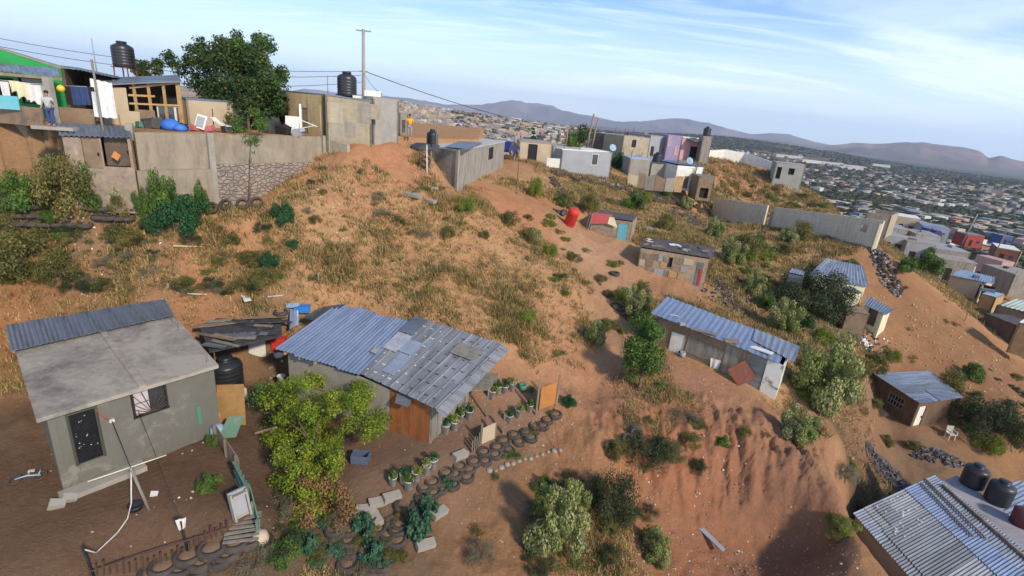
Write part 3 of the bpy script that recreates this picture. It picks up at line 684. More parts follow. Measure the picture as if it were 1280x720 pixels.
a = PZ(262,168,ZP); b = PZ(405,171,ZP); m = MB(); panel(m, a, b, -3.98, ZP, ZP, .2); m.build('plastered_band', M_RETAIN, wC)
m = MB(); t = (b-a)/np.linalg.norm(b-a); n = V(t[1], -t[0], 0); panel(m, a+n*.12, b+n*.12, -7.3, -3.98, -3.98, .32); m.build('stonework', M_STONE, wC)
m = MB()
for p in (a, b): m.box((p[0], p[1]-.06, -4.4), (.3, .3, 4.05), math.atan2(t[1], t[0]))
m.build('pillar', M_CONC, wC)
m = MB(); c = PZ(434,178,ZP-.15); panel(m, b+V(.2, 0, 0), c, -6.6, ZP-.1, ZP-.3, .2); o = m.build('block_wall', M_BLOCK_TAN, at=b); tag(o, 'short block wing wall ending against the orange earth bank', 'wall')
m = MB(); a0 = PZ(163,150,ZP+.5); m.box((a0[0], a0[1]-.15, -4.6), (.32, .3, 5.0), .4); o = m.build('concrete_pillar', M_CONC, at=a0-V(0,0,5)); tag(o, 'tall concrete pillar at the end of the rusty tin lean-to', 'pillar')

def zat(u, v, d): return float(P(u, v, d)[2])
# green house
h = House('green_house', 'bright green house with sloping gable top and tin porch', 'house', [P(-60,60,26.2), P(82,84,27.6), P(98,82,32), P(-40,70,32)], zb=ZP-.3, ins=0, drop=.05)
h.roof[0][2] = 1.4; h.roof[3][2] = 1.4; h.roof[1][2] = .1; h.roof[2][2] = .1; h.tops = [1.35, .05, .05, 1.35]
w1 = h.hole(0, (30,128), (62,100)); d1 = h.hole(0, (0,133), (16,98)); h.walls(M_GREENP); h.leaf(w1, M_GLASS, 'window', frame=M_DARKMETAL); h.leaf(d1, M_VOID, 'door'); h.slab(M_CONC, .08)
pr = MB(); e = [P(-30,92,23.6), P(74,91,24.6), P(70,80,26.6), P(-36,72,26.6)]; e = [V(p[0], p[1], zz) for p, zz in zip(e, (-.25,-.25,.12,.12))]; corr(pr, e, .18, .025); pr.build('porch_roof', M_TIN, h.t)
m = MB(); p = P(67,140,24.4); m.box((p[0], p[1], -1.4), (.28, .28, 2.2)); m.build('post', M_CONC, h.t)
m = MB(); m.bar(V(e[0][0], e[0][1]+.1, -.36), V(e[1][0], e[1][1]+.1, -.36), .1, .14); m.build('beam', M_WOOD, h.t)
p0 = P(-20,133,23.9); p1 = P(52,143,23.9); m = MB(); panel(m, V(p0[0], p0[1], 0), V(p1[0], p1[1], 0), ZP-.1, ZP+.75, ZP+.75, .1); o = m.build('porch_parapet', M_PLY, at=(p0[0], p0[1], ZP)); tag(o, 'low brown parapet in front of the green house porch', 'parapet')
m = MB(); q = P(8,128,23.6); m.box(q, (.95, .05, .6), .3); o = m.build('hanging_blanket', M_TURQ, at=q); tag(o, 'turquoise blanket hung over the porch parapet', 'blanket')
# dark lean-to right of the green house
h = bb('tin_shed', 'dark low shed with patched roof between the green house and the wooden shed', 'shed', (84,132,27.5), (150,138,28.5), 2.0, 3.5, slope=-.35)
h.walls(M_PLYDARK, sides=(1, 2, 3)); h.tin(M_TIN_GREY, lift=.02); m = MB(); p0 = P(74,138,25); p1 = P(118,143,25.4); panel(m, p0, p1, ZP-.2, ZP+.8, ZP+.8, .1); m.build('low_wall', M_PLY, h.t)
# laundry line
def cloth(p, w, hgt, rz=.3, seed=0, taper=.9):
    r = random.Random(seed); n = 6; vs = []; fs = []; ca, sa = math.cos(rz), math.sin(rz)
    for j in range(5):
        for i in range(n+1):
            x = (i/n-.5)*w*(1-(1-taper)*j/4); zz = -hgt*j/4*(1+.12*math.sin(i*1.3+seed)); y = .05*math.sin(i*1.7+seed*2)*(j/4+.3)
            vs.append((p[0]+x*ca-y*sa, p[1]+x*sa+y*ca, p[2]+zz))
    k = n+1
    for j in range(4):
        for i in range(n): a = j*k+i; fs.append((a, a+1, a+1+k, a+k))
    m = MB(); m.add(vs, fs, True); o2 = [(x+.012*sa, y-.012*ca, z) for x, y, z in vs]; m.add(o2, [f[::-1] for f in fs], True); return m
CLO = [(5,102,.35,.75,'white shirt hanging at the left end of the porch laundry line',M_CLOTH),(17,101,.4,.5,'cream towel second on the porch laundry line',M_CREAM),(28,103,.55,.7,'round hemmed beige sheet on the porch laundry line',M_CREAM),(43,106,.6,.8,'white printed cloth hanging beside the boy',M_CLOTH),(57,107,.42,.75,'grey cloth at the right end of the porch laundry line',M_GREYW)]
for k, (u, v, w, hh, lab, mt) in enumerate(CLO):
    p = P(u, v, 24.0); o = cloth(p, w, hh, .3, k).build('laundry_cloth', mt, at=p); tag(o, lab, 'laundry', 'laundry on the porch line')
m = MB(); m.tube([P(-30,97,24), P(10,101,24), P(40,104.5,24), P(66,106,24.3)], .012, 4); o = m.build('clothes_line', M_CLOTH); tag(o, 'sagging clothes line strung across the green house porch', 'clothes line')
for k, (u, lab) in enumerate([(84,'black trousers hanging left on the jeans line'),(92,'dark navy trousers second on the jeans line'),(99,'mid blue jeans in the centre of the jeans line'),(106,'dark blue jeans hanging right on the jeans line'),(113,'black cloth at the right end of the jeans line')]):
    p = P(u, 108.5, 25.2); m = MB(); lw = .14
    for sx in (-1, 1): m.prism([(p[0]+sx*.09-lw/2, p[1]-.02, p[2]-.85), (p[0]+sx*.09+lw/2, p[1]-.02, p[2]-.85), (p[0]+sx*.09+lw/2, p[1]+.02, p[2]-.85), (p[0]+sx*.09-lw/2, p[1]+.02, p[2]-.85)], [(p[0]+sx*.08-lw/2, p[1]-.03, p[2]), (p[0]+sx*.08+lw/2, p[1]-.03, p[2]), (p[0]+sx*.08+lw/2, p[1]+.03, p[2]), (p[0]+sx*.08-lw/2, p[1]+.03, p[2])])
    o = m.build('hanging_trousers', M_JEANS if k in (1, 2, 3) else M_VOID, at=p); tag(o, lab, 'trousers', 'dark clothes on the shed line')
m = MB(); m.tube([P(78,107,25.2), P(100,108,25.2), P(118,109,25.2)], .012, 4); o = m.build('clothes_line', M_CLOTH); tag(o, 'clothes line holding dark jeans under the low shed roof', 'clothes line')
m = MB(); c = P(76,111,25.0); m.lathe([(0, -.17), (.1, -.14), (.17, -.04), (.17, .05), (.1, .15), (0, .18)], 14, c); o = m.build('balloon', rough_mat('yellow_ball', (.75,.55,.05), (.7,.5,.04), 2, .4), at=c); tag(o, 'round yellow ball hanging beside the porch post', 'ball')
# leaning white sheet
m = MB(); corr(m, [P(118,146,24.6), P(147,148,24.8), P(140,104,25.8), P(112,98,25.6)], .3, .03); o = m.build('tin_sheet', M_WHITE, at=P(130,146,24.6)); tag(o, 'white corrugated sheets leaning upright beside the wooden shed', 'metal sheet')
# tin lean-to below
h = House('lean_to', 'rusty lean-to with dark tin roof and patched plywood front below the terrace', 'shed', [P(72,161,22.8), P(164,160,23.6), P(158,149,25.4), P(70,148,24.6)], zb=-6.2, ins=.1)
for k, zz in enumerate((-2.72, -2.62, -2.3, -2.35)): h.roof[k][2] = zz; h.tops[k] = zz-.06
dh = h.hole(0, (107,210), (123,172)); dh2 = h.hole(0, (131,208), (158,170)); h.walls(rough_mat('mottled_panel', (.34,.25,.17), (.17,.14,.12), 2.2, .9, c3=(.4,.34,.27)), th=.06)
h.leaf(dh, M_PLY, 'door'); h.leaf(dh2, M_PLYDARK, 'door', rec=.3); h.tin(M_TIN_DARK, .2, .03)
m = MB(); q = h.pt(0, 1.95, -3.5, .03); m.box(q, (.32, .02, .32), .05, (0, .6)); m.build('orange_patch', rough_mat('orange_patch', (.6,.25,.08), (.5,.2,.07), 3, .8), h.t)
m = MB(); p = P(131,176,24.6); m.tube([p-V(0,0,2.5), p+V(0,0,3.6)], .05, 6); o = m.build('steel_pole', M_WOOD_G, at=p-V(0,0,2.5)); tag(o, 'thin grey pole standing through the lean-to roof', 'pole')
# wooden frame shed
def frame_shed():
    L = P(146,158,27.8); R = P(229,155,29.4); t = thing('wooden_shed', 'open timber framed shed with pine studs and sloping roof by the tree', 'shed', (L[0], L[1], ZP))
    a = V(L[0], L[1], 0); b = V(R[0], R[1], 0); d = (b-a)/np.linalg.norm(b-a); n = V(-d[1], d[0], 0); W = np.linalg.norm(b-a)
    q = lambda s, o, z: a+d*s+n*o+V(0, 0, z)
    m = MB(); zl, zr = -.42, .05; zt = lambda s: zl+(zr-zl)*s/W
    rq = [q(-.6, -.35, zl-.08), q(W+.15, -.3, zr+.02), q(W+.15, 3.2, zr+.35), q(-.6, 3.2, zl+.25)]; m.slab(rq, .06); m.build('roof', M_TIN_GREY, t)
    for s in (1.0, 1.65, 2.35, 3.0, W):
        mm = MB(); mm.bar(q(s, 0, ZP), q(s, 0, zt(s)-.05), .11); mm.build('stud', M_PINE, t)
    mm = MB(); mm.bar(q(.8, -.02, zl-.1), q(W, -.02, zr-.1), .1); mm.bar(q(.7, -.02, ZP+1.12), q(W, -.02, ZP+1.2), .09); mm.bar(q(.7, .02, -.9), q(1.9, .02, -.86), .1); mm.build('rail', M_PINE, t)
    mm = MB(); mm.slab([q(0, 2.8, ZP), q(W, 2.8, ZP), q(W, 2.85, ZP), q(0, 2.85, ZP)], .01); panel(mm, q(0, 2.8, 0), q(W, 2.8, 0), ZP-.2, zl, zr, .06); panel(mm, q(W, 0, 0), q(W, 2.8, 0), ZP-.2, zr, zr+.2, .05); mm.build('back_wall', M_PLYDARK, t)
    mm = MB(); panel(mm, q(-.5, -.1, 0), q(.65, -.1, 0), ZP-.3, zl-.15, zl-.12, .06); mm.build('side_panel', M_TANW, t)
    for s0, s1 in ((1.95, 2.75), (2.8, W-.1)):
        mm = MB(); panel(mm, q(s0, .1, 0), q(s1, .1, 0), ZP-.1, ZP+1.08, ZP+1.12, .03); w = mm.build('window', M_GLASS, t)
        mm = MB()
        for s in (s0, s1): mm.bar(q(s, .06, ZP), q(s, .06, ZP+1.1), .05)
        mm.bar(q(s0-.02, .06, ZP+1.1), q(s1+.02, .06, ZP+1.1), .05)
        mm.build('frame', M_WHITE, w)
    for s0, z1, o, mt in ((.9, .85, -.25, M_PLY), (.2, .75, -.5, M_TANW)):
        mm = MB(); panel(mm, q(s0, o, 0), q(s0+.9, o-.1, 0), ZP-.2, ZP+z1, ZP+z1, .03); mm.build('loose_board', mt, t)
frame_shed()
# hill-top block houses
h = bb('yellow_house', 'small mustard plastered hut under the big tree', 'house', (236,160,30), (306,163,33), 1.7, 3); h.walls(M_TANW); h.slab(M_TIN_DARK, .08)
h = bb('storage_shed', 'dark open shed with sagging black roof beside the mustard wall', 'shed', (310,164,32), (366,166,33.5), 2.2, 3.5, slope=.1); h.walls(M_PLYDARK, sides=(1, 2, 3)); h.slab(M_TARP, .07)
h = bb('block_house', 'mustard plastered house corner with stepped wall behind the junk pile', 'house', (361,166,33.5), (405,168,32.3), 2.5, 4); hd = h.hole(0, (378,166), (384,135)); h.walls(block_mat('mustard_block', (.46,.34,.17), (.42,.31,.16), (.42,.31,.16), stainamt=.3)); h.leaf(hd, M_PLY, 'door'); h.slab(M_TIN_DARK, .1)
h = bb('block_house', 'house of mixed grey and yellow blocks carrying a black water tank', 'house', (408,173,32.0), (465,174,33), 2.55, 4.2, slope=-.15)
h.walls({0: M_BLOCK_Y, 1: M_BLOCK, 2: M_BLOCK, 3: M_BLOCK_Y}); h.slab(M_TIN_DARK, .08)
TANKHOUSE = h
for s0, w_, z0, z1, mt in [(.1,.9,.9,2.1,M_BLOCK_TAN),(1.1,.7,.1,1.0,M_BLOCK),(1.9,.8,1.0,2.2,M_BLOCK),(2.7,.55,1.3,2.2,M_BLOCK_Y),(.3,.6,.2,.8,M_CONC)]:
    m = MB(); z = h.zb+1.2; m.prism([h.pt(0, s0, z+z0, .012), h.pt(0, s0+w_, z+z0, .012), h.pt(0, s0+w_, z+z0, -.01), h.pt(0, s0, z+z0, -.01)], [h.pt(0, s0, z+z1, .012), h.pt(0, s0+w_, z+z1, .012), h.pt(0, s0+w_, z+z1, -.01), h.pt(0, s0, z+z1, -.01)]); m.build('block_patch', mt, h.t)
h = bb('plastered_house', 'grey plastered block room right of the mixed block house', 'house', (466,172,33.4), (498,171,35.0), 2.45, 4.0); h.walls(rough_mat('grey_render', (.36,.33,.29), (.25,.23,.21), 1.0, .95)); h.slab(M_CONC, .1); m = MB(); p = h.pt(0, .4, h.tops[0]+.3, -.5); m.box(p, (1.0, .6, .35), .2); m.build('rooftop_box', M_WHITE, h.t)
h = bb('block_outhouse', 'little grey block outhouse behind the person in yellow', 'outhouse', (499,166,40), (510,166,41), 1.55, 1.6); hd = h.hole(0, (502,165.5), (507,150)); h.walls(M_BLOCK); h.leaf(hd, M_PLYDARK, 'door'); h.slab(M_CONC, .08)
# long block house with pale slab roof
zr = -2.72
r = [PZ(536,181,zr), PZ(574,187,zr), PZ(632,176,zr), None]; r[0] = PZ(536,181,zr)
b2 = r[1]; a2 = r[0]; c2 = r[2]; d2 = a2+(c2-b2)*.92; r[3] = d2
h = House('block_house', 'long grey block house with flat pale concrete roof on the orange slope', 'house', r, zb=-8.0, ins=.05, drop=.1)
wh = h.hole(1, (610.5,199), (616.5,184)); h.walls({0: M_BLOCK, 1: block_mat('smooth_block', (.36,.32,.27), (.31,.28,.24), (.38,.34,.28), stainamt=.4), 2: M_BLOCK, 3: M_BLOCK}); h.leaf(wh, M_DARKMETAL, 'window', frame=M_DARKMETAL)
h.slab(rough_mat('pale_slab', (.50,.48,.44), (.36,.34,.31), .5, .9), .14)
for i, s in ((0, .12), (0, h.on(0, 560, 200)[2]-.06), (1, 2.2), (1, 5.0), (1, 8.4)):
    m = MB(); p = h.pt(i, s, 0, .015); m.box((p[0], p[1], -5.3), (.26, .12, 5.1), math.atan2((h.side(i)[1]-h.side(i)[0])[1], (h.side(i)[1]-h.side(i)[0])[0])); m.build('pilaster', M_CONC, h.t)
LONGH = h
m = MB(); m.slab([PZ(556,183,zr+.12), PZ(585,186,zr+.12), PZ(603,178,zr+.12), PZ(575,176,zr+.12)], .03); m.build('roof_sheet', M_TIN_DARK, h.t)
# ------------------------------------------------------------------ left house with slab roof
r = [PZ(45,524,-9.42), PZ(273,456,-9.42), PZ(216,393,-9.25), PZ(19,438,-9.25)]
h = House('plastered_house', 'olive grey plastered house with two-part concrete slab roof and black grille door', 'house', r, zb=-12.7, ins=[.16, .12, .3, .22], drop=.1)
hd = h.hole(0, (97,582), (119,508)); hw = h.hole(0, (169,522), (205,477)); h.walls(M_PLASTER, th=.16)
doorm = rough_mat('black_iron_door', (.022,.022,.026), (.012,.012,.014), 3, .45, .3)
d = h.leaf(hd, doorm, 'door', frame=rough_mat('door_frame', (.06,.10,.07), (.1,.05,.04), 3, .6), handle=True)
i, s0, s1, z0, z1 = hd; m = MB()
for k in range(9):
    ang = -1.15+k*.29; c = h.pt(0, (s0+s1)/2-.35, (z0+z1)/2+.1, -.02); tdir = (h.pt(0, 1, 0)-h.pt(0, 0, 0)); e = c+tdir*math.cos(ang)*.75+V(0, 0, math.sin(ang)*.85)
    e2 = np.clip(np.dot(e-c, tdir), -.1, .62); m.bar(c, c+tdir*e2+V(0, 0, np.clip(math.sin(ang)*.85, -.8, .8)), .02)
m.build('grille', M_DARKMETAL, d)
for k in range(14):
    a = random.uniform(s0+.1, s1-.1); b = random.uniform(z0+.45, z1-.15); c = h.pt(0, a, b, -.035); m = MB(); m.box(c, (.03, .02, .02), .9); m.build('ornament', M_WHITEPL, d)
w = h.leaf(hw, M_GLASS, 'window', frame=M_DARKMETAL); i, s0, s1, z0, z1 = hw
m = MB(); a = h.pt(0, s0+.05, z0+.05, -.035); b = h.pt(0, (s0+s1)/2-.02, z0+.05, -.035); n = h.pt(0, 0, 0, .02)-h.pt(0, 0, 0); m.prism([a, b, b+n, a+n], [p+V(0, 0, z1-z0-.1) for p in (a, b, b+n, a+n)]); m.build('curtain', rough_mat('pink_curtain', (.42,.36,.36), (.5,.46,.45), 6, .9), w)
m = MB(); c = h.pt(0, (s0+s1)/2+.02, z0, .03)
for k in range(13):
    ang = math.pi*k/12; d_ = h.pt(0, 1, 0)-h.pt(0, 0, 0); rr = min((s1-s0)/2/max(.05, abs(math.cos(ang))), (z1-z0)/max(.05, math.sin(ang))); m.bar(c, c+d_*math.cos(ang)*rr+V(0, 0, math.sin(ang)*rr), .018)
m.bar(h.pt(0, s0, z0, .03), h.pt(0, s0, z1, .03), .03); m.bar(h.pt(0, s1, z0, .03), h.pt(0, s1, z1, .03), .03); m.bar(h.pt(0, s0, (z0+z1)/2, .03), h.pt(0, s1, (z0+z1)/2, .03), .015); m.build('grille', rough_mat('grille_iron', (.09,.06,.05), (.05,.04,.04), 3, .6), w)
rf = h.slab(M_SLAB, .13)
m = MB(); q = [V(*p) for p in h.roof]; f0, f1 = .53, .50; a = q[0]+(q[1]-q[0])*f0; b = q[3]+(q[2]-q[3])*f1; u_ = (q[1]-q[0])/np.linalg.norm(q[1]-q[0])
m.prism([a-u_*.11+V(0,0,.002), a+u_*.11+V(0,0,.002), b+u_*.11+V(0,0,.002), b-u_*.11+V(0,0,.002)], [a-u_*.09+V(0,0,.07), a+u_*.09+V(0,0,.07), b+u_*.09+V(0,0,.07), b-u_*.09+V(0,0,.07)]); m.build('joint_beam', M_SLAB, rf)
m = MB()
for k, f in enumerate((.15, .3, .92)): p = q[2]+(q[1]-q[2])*f-u_*.25; m.tube([p, p+V(.03, .02, .35), p+V(-.12, .05, .5)], .008, 4)
m.build('rebar', M_RUSTRED, rf)
rq = [PZ(17,440,-9.18)+V(0,0,.05), PZ(216,396,-9.2)+V(0,0,.05), PZ(204,374,-9.36), PZ(9,406,-9.36)]
for k in range(7):
    mb = MB(); f0, f1 = k/7-.012, (k+1)/7+.012; A = V(*rq[0]); B = V(*rq[1]); C = V(*rq[2]); D = V(*rq[3]); lz = .012*(k % 2)+random.uniform(0, .01)
    sk = random.uniform(-.05, .08); e = (D-A)/np.linalg.norm(D-A)
    corr(mb, [A+(B-A)*f0+V(0,0,lz), A+(B-A)*f1+V(0,0,lz), D+(C-D)*f1+e*sk+V(0,0,lz), D+(C-D)*f0+e*sk+V(0,0,lz)], .13, .018); mb.build('tin_sheet', M_TIN_DARK, h.t)
m = MB()
for s in (.3, 2.4, 4.4): a = h.pt(2, s, 0, 1.7); m.bar(V(a[0], a[1], hz(a[0], a[1])-.2), V(a[0], a[1], -9.45), .1)
m.build('post', M_WOOD, h.t)
st = MB(); a0, a1 = h.pt(0, -.15, 0, 0), h.pt(0, 2.05, 0, 0); n = (h.pt(0, 0, 0, 1)-h.pt(0, 0, 0, 0)); st.prism([V(p[0], p[1], -12.6) for p in (a0+n*.5, a1+n*.5, a1+n*.002, a0+n*.002)], [V(p[0], p[1], -12.12) for p in (a0+n*.5, a1+n*.5, a1+n*.002, a0+n*.002)]); st.build('front_step', M_CONC, h.t)
m = MB(); p = h.pt(0, 4.35, -11.6, .03); g0, g1 = h.on(0, 250, 529)[:2], h.on(0, 252, 507)[:2]; a = h.pt(0, g0[0], g0[1], .02); m.box((a[0], a[1], a[2]+.35), (.14, .03, .75), .96); o = m.build('green_board', M_GREENBOARD, at=a); tag(o, 'narrow green plank leaning on the right of the plastered house front', 'plank')
m = MB(); L_ = h.on(0, 139, 525); p = h.pt(0, L_[0], L_[1], .05); m.box(p, (.14, .08, .1), .9); o = m.build('meter_box', M_WHITEPL, at=p); tag(o, 'small white electric box beside the black door', 'meter box')
m = MB(); pa = h.pt(0, h.on(0, 118, 505)[0], -9.75, .04); pb = p+n*.02; m.tube([pa, (pa+pb)/2-V(0,0,.12), pb], .014, 4); o = m.build('red_cable', M_RED, at=pa); tag(o, 'red cable drooping from the roof edge to the electric box', 'cable')
LH = h
# ------------------------------------------------------------------ middle tin-roofed house
zf = -10.25
def ribsheet(mb, quad, pitch=.42, amp=.045):
    a, b, c, d = [V(*q) for q in quad]; W = np.linalg.norm(b-a); n = int(W/pitch); nrm = np.cross(b-a, d-a); nrm /= np.linalg.norm(nrm); L = np.linalg.norm(d-a)
    prof = []
    for k in range(n):
        f = k/n; g = 1/n
        prof += [(f, 0), (f+g*.80, 0), (f+g*.85, 1), (f+g*.93, 1), (f+g*.98, 0)]
    prof.append((1, 0)); vs = []; uv = []
    for f, hh in prof:
        for p, y in ((a+(b-a)*f, 0), (d+(c-d)*f, L)): vs += [p+nrm*amp*hh, p+nrm*(amp*hh-.012)]; uv += [(y, f*W)]*2
    fs = []
    for i in range(len(prof)-1): o = i*4; fs += [(o, o+4, o+6, o+2), (o+1, o+3, o+7, o+5), (o, o+1, o+5, o+4), (o+2, o+6, o+7, o+3)]
    mb.add(vs, fs); mb.uv = (mb.uv or [])+[uv[i] for f in fs for i in f]
bq = [PZ(344,436,-10.15), PZ(450,469,-10.35), PZ(514,403,-9.95), PZ(423,380,-9.65)]
gq = [PZ(446,466,-10.37), PZ(545,512,-10.6), PZ(629,431,-10.15), PZ(520,396,-9.85)]
allq = [bq[0], gq[1], gq[2], bq[3]]
h = House('tin_roofed_house', 'long low house roofed half in blue tin and half in grey ribbed sheets', 'house', allq, zb=-13.0, ins=[.35, .45, .3, .35], drop=.14)
a, b = h.side(0); f_mid = np.linalg.norm(a-b)
hd1 = h.hole(1, (585,509), (600,478)); wn = h.holem(0, 1.0, 1.9, .9, 1.5); hd2 = h.holem(0, 3.2, 4.0, .05, 1.75)
ov = h.on(0, 487, 505)[0]
m1 = MB(); panel(m1, a, a+(b-a)/f_mid*ov, h.zb, h.tops[0], h.tops[0]+(h.tops[1]-h.tops[0])*ov/f_mid, .12, h.holes[0]); m1.build('wall', M_CONC, h.t)
m1 = MB(); panel(m1, a+(b-a)/f_mid*ov, b, h.zb, h.tops[0]+(h.tops[1]-h.tops[0])*ov/f_mid, h.tops[1], .08); m1.build('plank_wall', M_ORANGE, h.t)
m1 = MB(); a1, b1 = h.side(1); panel(m1, a1, b1, h.zb, h.tops[1], h.tops[2], .08, h.holes[1]); m1.build('side_wall', M_WOOD_G, h.t)
for i in (2, 3): m1 = MB(); a1, b1 = h.side(i); panel(m1, a1, b1, h.zb, h.tops[i], h.tops[(i+1) % 4], .1); m1.build('wall', M_BLOCK, h.t)
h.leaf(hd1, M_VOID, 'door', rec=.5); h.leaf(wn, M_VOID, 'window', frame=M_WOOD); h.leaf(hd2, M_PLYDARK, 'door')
m1 = MB()
for s in (0.0, .45, .9, 1.4, 2.0, 2.6): p = h.pt(1, .1+s, -10.9, .03); m1.bar(V(p[0], p[1], -12.9), V(p[0], p[1], -10.75), .05)
m1.build('batten', M_WOOD_G, h.t)
sheets = 4; A, B, C, D = [V(*p) for p in bq]
for k in range(sheets):
    mb = MB(); f0, f1 = k/sheets-.01, (k+1)/sheets+.01; lz = .02*(k % 2); e_ = (A-D)/np.linalg.norm(A-D); sk = [0, .09, -.04, .05][k]; w0 = V(0,0,random.uniform(0,.05)); corr(mb, [A+(B-A)*f0+V(0,0,lz)+e_*sk, A+(B-A)*f1+w0+V(0,0,lz)+e_*sk, D+(C-D)*f1+V(0,0,lz)-e_*sk, D+(C-D)*f0+w0*.5+V(0,0,lz)-e_*sk], .17, .024); mb.build('blue_roof', M_TIN_BLUE, h.t)
mb = MB(); ribsheet(mb, [p+V(0, 0, .03) for p in gq]); gr = mb.build('grey_roof', M_TIN_RIB, h.t)
A, B, C, D = [V(*p)+V(0, 0, .075) for p in gq]; bil = lambda s, t: A*(1-s)*(1-t)+B*s*(1-t)+C*s*t+D*(1-s)*t
def patch(s0, s1, t0, t1, mat, name, lift=.01): mb = MB(); mb.slab([bil(s0, t0)+V(0,0,lift), bil(s1, t0)+V(0,0,lift), bil(s1, t1)+V(0,0,lift), bil(s0, t1)+V(0,0,lift)], .012); mb.build(name, mat, h.t)
patch(0, .17, .38, .66, rough_mat('mottled_sheet', (.42,.42,.42), (.22,.25,.32), 2.5, .6), 'mottled_sheet', .02); patch(0, .16, .68, .98, M_TIN_DARK, 'blue_sheet', .02); patch(.13, .34, .42, .62, rough_mat('pale_blue_sheet', (.36,.41,.50), (.25,.29,.36), 1.5, .5, .3), 'pale_blue_sheet', .0); patch(.22, .36, .12, .40, rough_mat('pale_blue_sheet', (.36,.41,.50), (.25,.29,.36), 1.5, .5, .3), 'pale_blue_sheet', .0)
patch(.64, .90, .62, .80, M_WOOD_G, 'roof_plywood', .05); patch(-.05, .02, .25, .32, M_CONC, 'roof_brick', .1)
for t_ in (.08, .2, .33, .46, .6, .74, .88):
    for s_ in np.arange(.07, 1, 1/11.):
        for ds in (0, .022):
            if random.random() < .8:
                p = bil(s_+ds, t_+.2*(s_-.5)*0)-V(0, 0, .028); m1 = MB(); m1.box(p, (.07, .06, .012), .6); m1.build('roof_patch', M_TARP if s_ > .48 else M_WHITE, h.t)
fl = MB(); n1 = (h.pt(1, 0, 0, 1)-h.pt(1, 0, 0, 0)); e0, e1 = V(*gq[1]), V(*gq[2]); fl.slab([e0, e0+n1*.38-V(0,0,.22), e1+n1*.33-V(0,0,.15), e1], .015); fl.build('eave_flap', M_TIN_RIB, h.t)
m1 = MB()
for f in (.12, .3, .48): p = V(*bq[0])+(V(*bq[1])-V(*bq[0]))*f-V(0,0,.08); q = p+(V(*bq[3])-V(*bq[0]))*.12; m1.bar(p-(q-p)*.1, q, .08)
m1.build('rafter', M_PINE, h.t)
p = h.pt(0, ov+.55, -10.75, .12); m1 = MB(); m1.slab([h.pt(0, ov+.35, -10.62, .02), h.pt(0, ov+1.05, -10.66, .02), h.pt(0, ov+1.1, -10.85, .38), h.pt(0, ov+.5, -10.85, .38)][::-1], .02); m1.build('awning', M_TIN_GREY, h.t)
# little side awning
aw = House('porch_roof', 'small square plank awning propped beside the dark side door', 'awning', [P(588,487,21.5), P(612,492,21.8), P(622,480,23.2), P(598,473,23.0)], zb=-12.6, ins=.06)
for k in range(4): aw.roof[k][2] = -11.15+.05*(k > 1)
aw.slab(M_WOOD_G, .04); m = MB()
for k in (1, 2): p = aw.q[k]; m.bar(V(p[0], p[1], -12.8), V(p[0], p[1], -11.2), .06)
m.build('post', M_WOOD_G, aw.t)
# ------------------------------------------------------------------ junk lean-to between the houses
r = [PZ(262,440,-10.3), PZ(352,420,-10.3), PZ(352,393,-10.1), PZ(248,405,-10.1)]
h = House('junk_lean_to', 'dark storage lean-to roofed with black tarps and loose boards between the two houses', 'shed', r, zb=-12.6, ins=.15)
h.walls(M_PLYDARK, sides=(2, 3), th=.05); h.slab(M_TARP, .05)
rn = random.Random(4); Q = h.roof
for k in range(22):
    s_, t_ = rn.uniform(.02, .9), rn.uniform(.05, .95); p = Q[0]*(1-s_)*(1-t_)+Q[1]*s_*(1-t_)+Q[2]*s_*t_+Q[3]*(1-s_)*t_+V(0, 0, .04+.02*k/5); m = MB()
    L_ = rn.uniform(.8, 2.0); m.box(p, (L_, rn.uniform(.12, .4), .03), .25+rn.uniform(-.5, .5), (rn.uniform(-.08, .08), rn.uniform(-.06, .06)))
    o = m.build('loose_board', [M_WOOD_G, M_TIN_GREY, M_WOOD, M_TARP, M_TARP, M_PLY, M_TARP, M_TIN_GREY][k % 8], at=p); tag(o, 'loose board or sheet lying on the junk lean-to roof', 'board', 'boards strewn on the junk lean-to')
m = MB(); p = PZ(322,460,-12.3); m.box((p[0], p[1]+.1, -11.42), (.74, .05, 1.75), .15, (-.04, 0)); o = m.build('leaning_door', M_WHITE, at=(p[0], p[1], -12.3)); tag(o, 'dirty white door standing between the water tank and junk shelves', 'door')
m = MB()
for s_ in (0, 1.1): p = PZ(345,450,-12.3)+V(s_, .5, 0); m.bar(p, p+V(0,0,2.0), .07)
for zz in (.6, 1.1, 1.6): p = PZ(345,450,-12.3)+V(.55, .5, zz); m.box(p, (1.2, .5, .04), 0)
o = m.build('junk_shelf', M_WOOD, at=PZ(345,450,-12.3)); tag(o, 'rough wooden shelf crowded with odds and ends beside the white door', 'shelf')
for k in range(16):
    p = PZ(345,450,-12.3)+V(rn.uniform(0, 1.1), .5+rn.uniform(-.15, .15), rn.choice([.62, 1.12, 1.62])); m = MB(); hh = rn.uniform(.1, .28); m.lathe([(0, 0), (.06, 0), (.07, hh*.8), (.03, hh), (0, hh)], 8, p)
    o = m.build('jar', rn.choice([M_WHITEPL, M_RED, M_PALEBLUE, M_TANW, M_VOID]), at=p); tag(o, 'small jar or bottle standing on the junk shelf', 'jar', 'jars on the junk shelf')
m = MB(); p = PZ(350,456,-12.3); m.box(p+V(0, .1, 1.1), (.62, .5, .62), .2); o = m.build('red_crate', M_RED, at=p); tag(o, 'bright red box at the left corner of the blue roof', 'box'); 
m = MB(); m.box(p+V(0, .1, .38), (.8, .6, .78), .2); o = m.build('metal_box', M_GREYW, at=p); tag(o, 'grey appliance body standing below the bright red box', 'appliance')
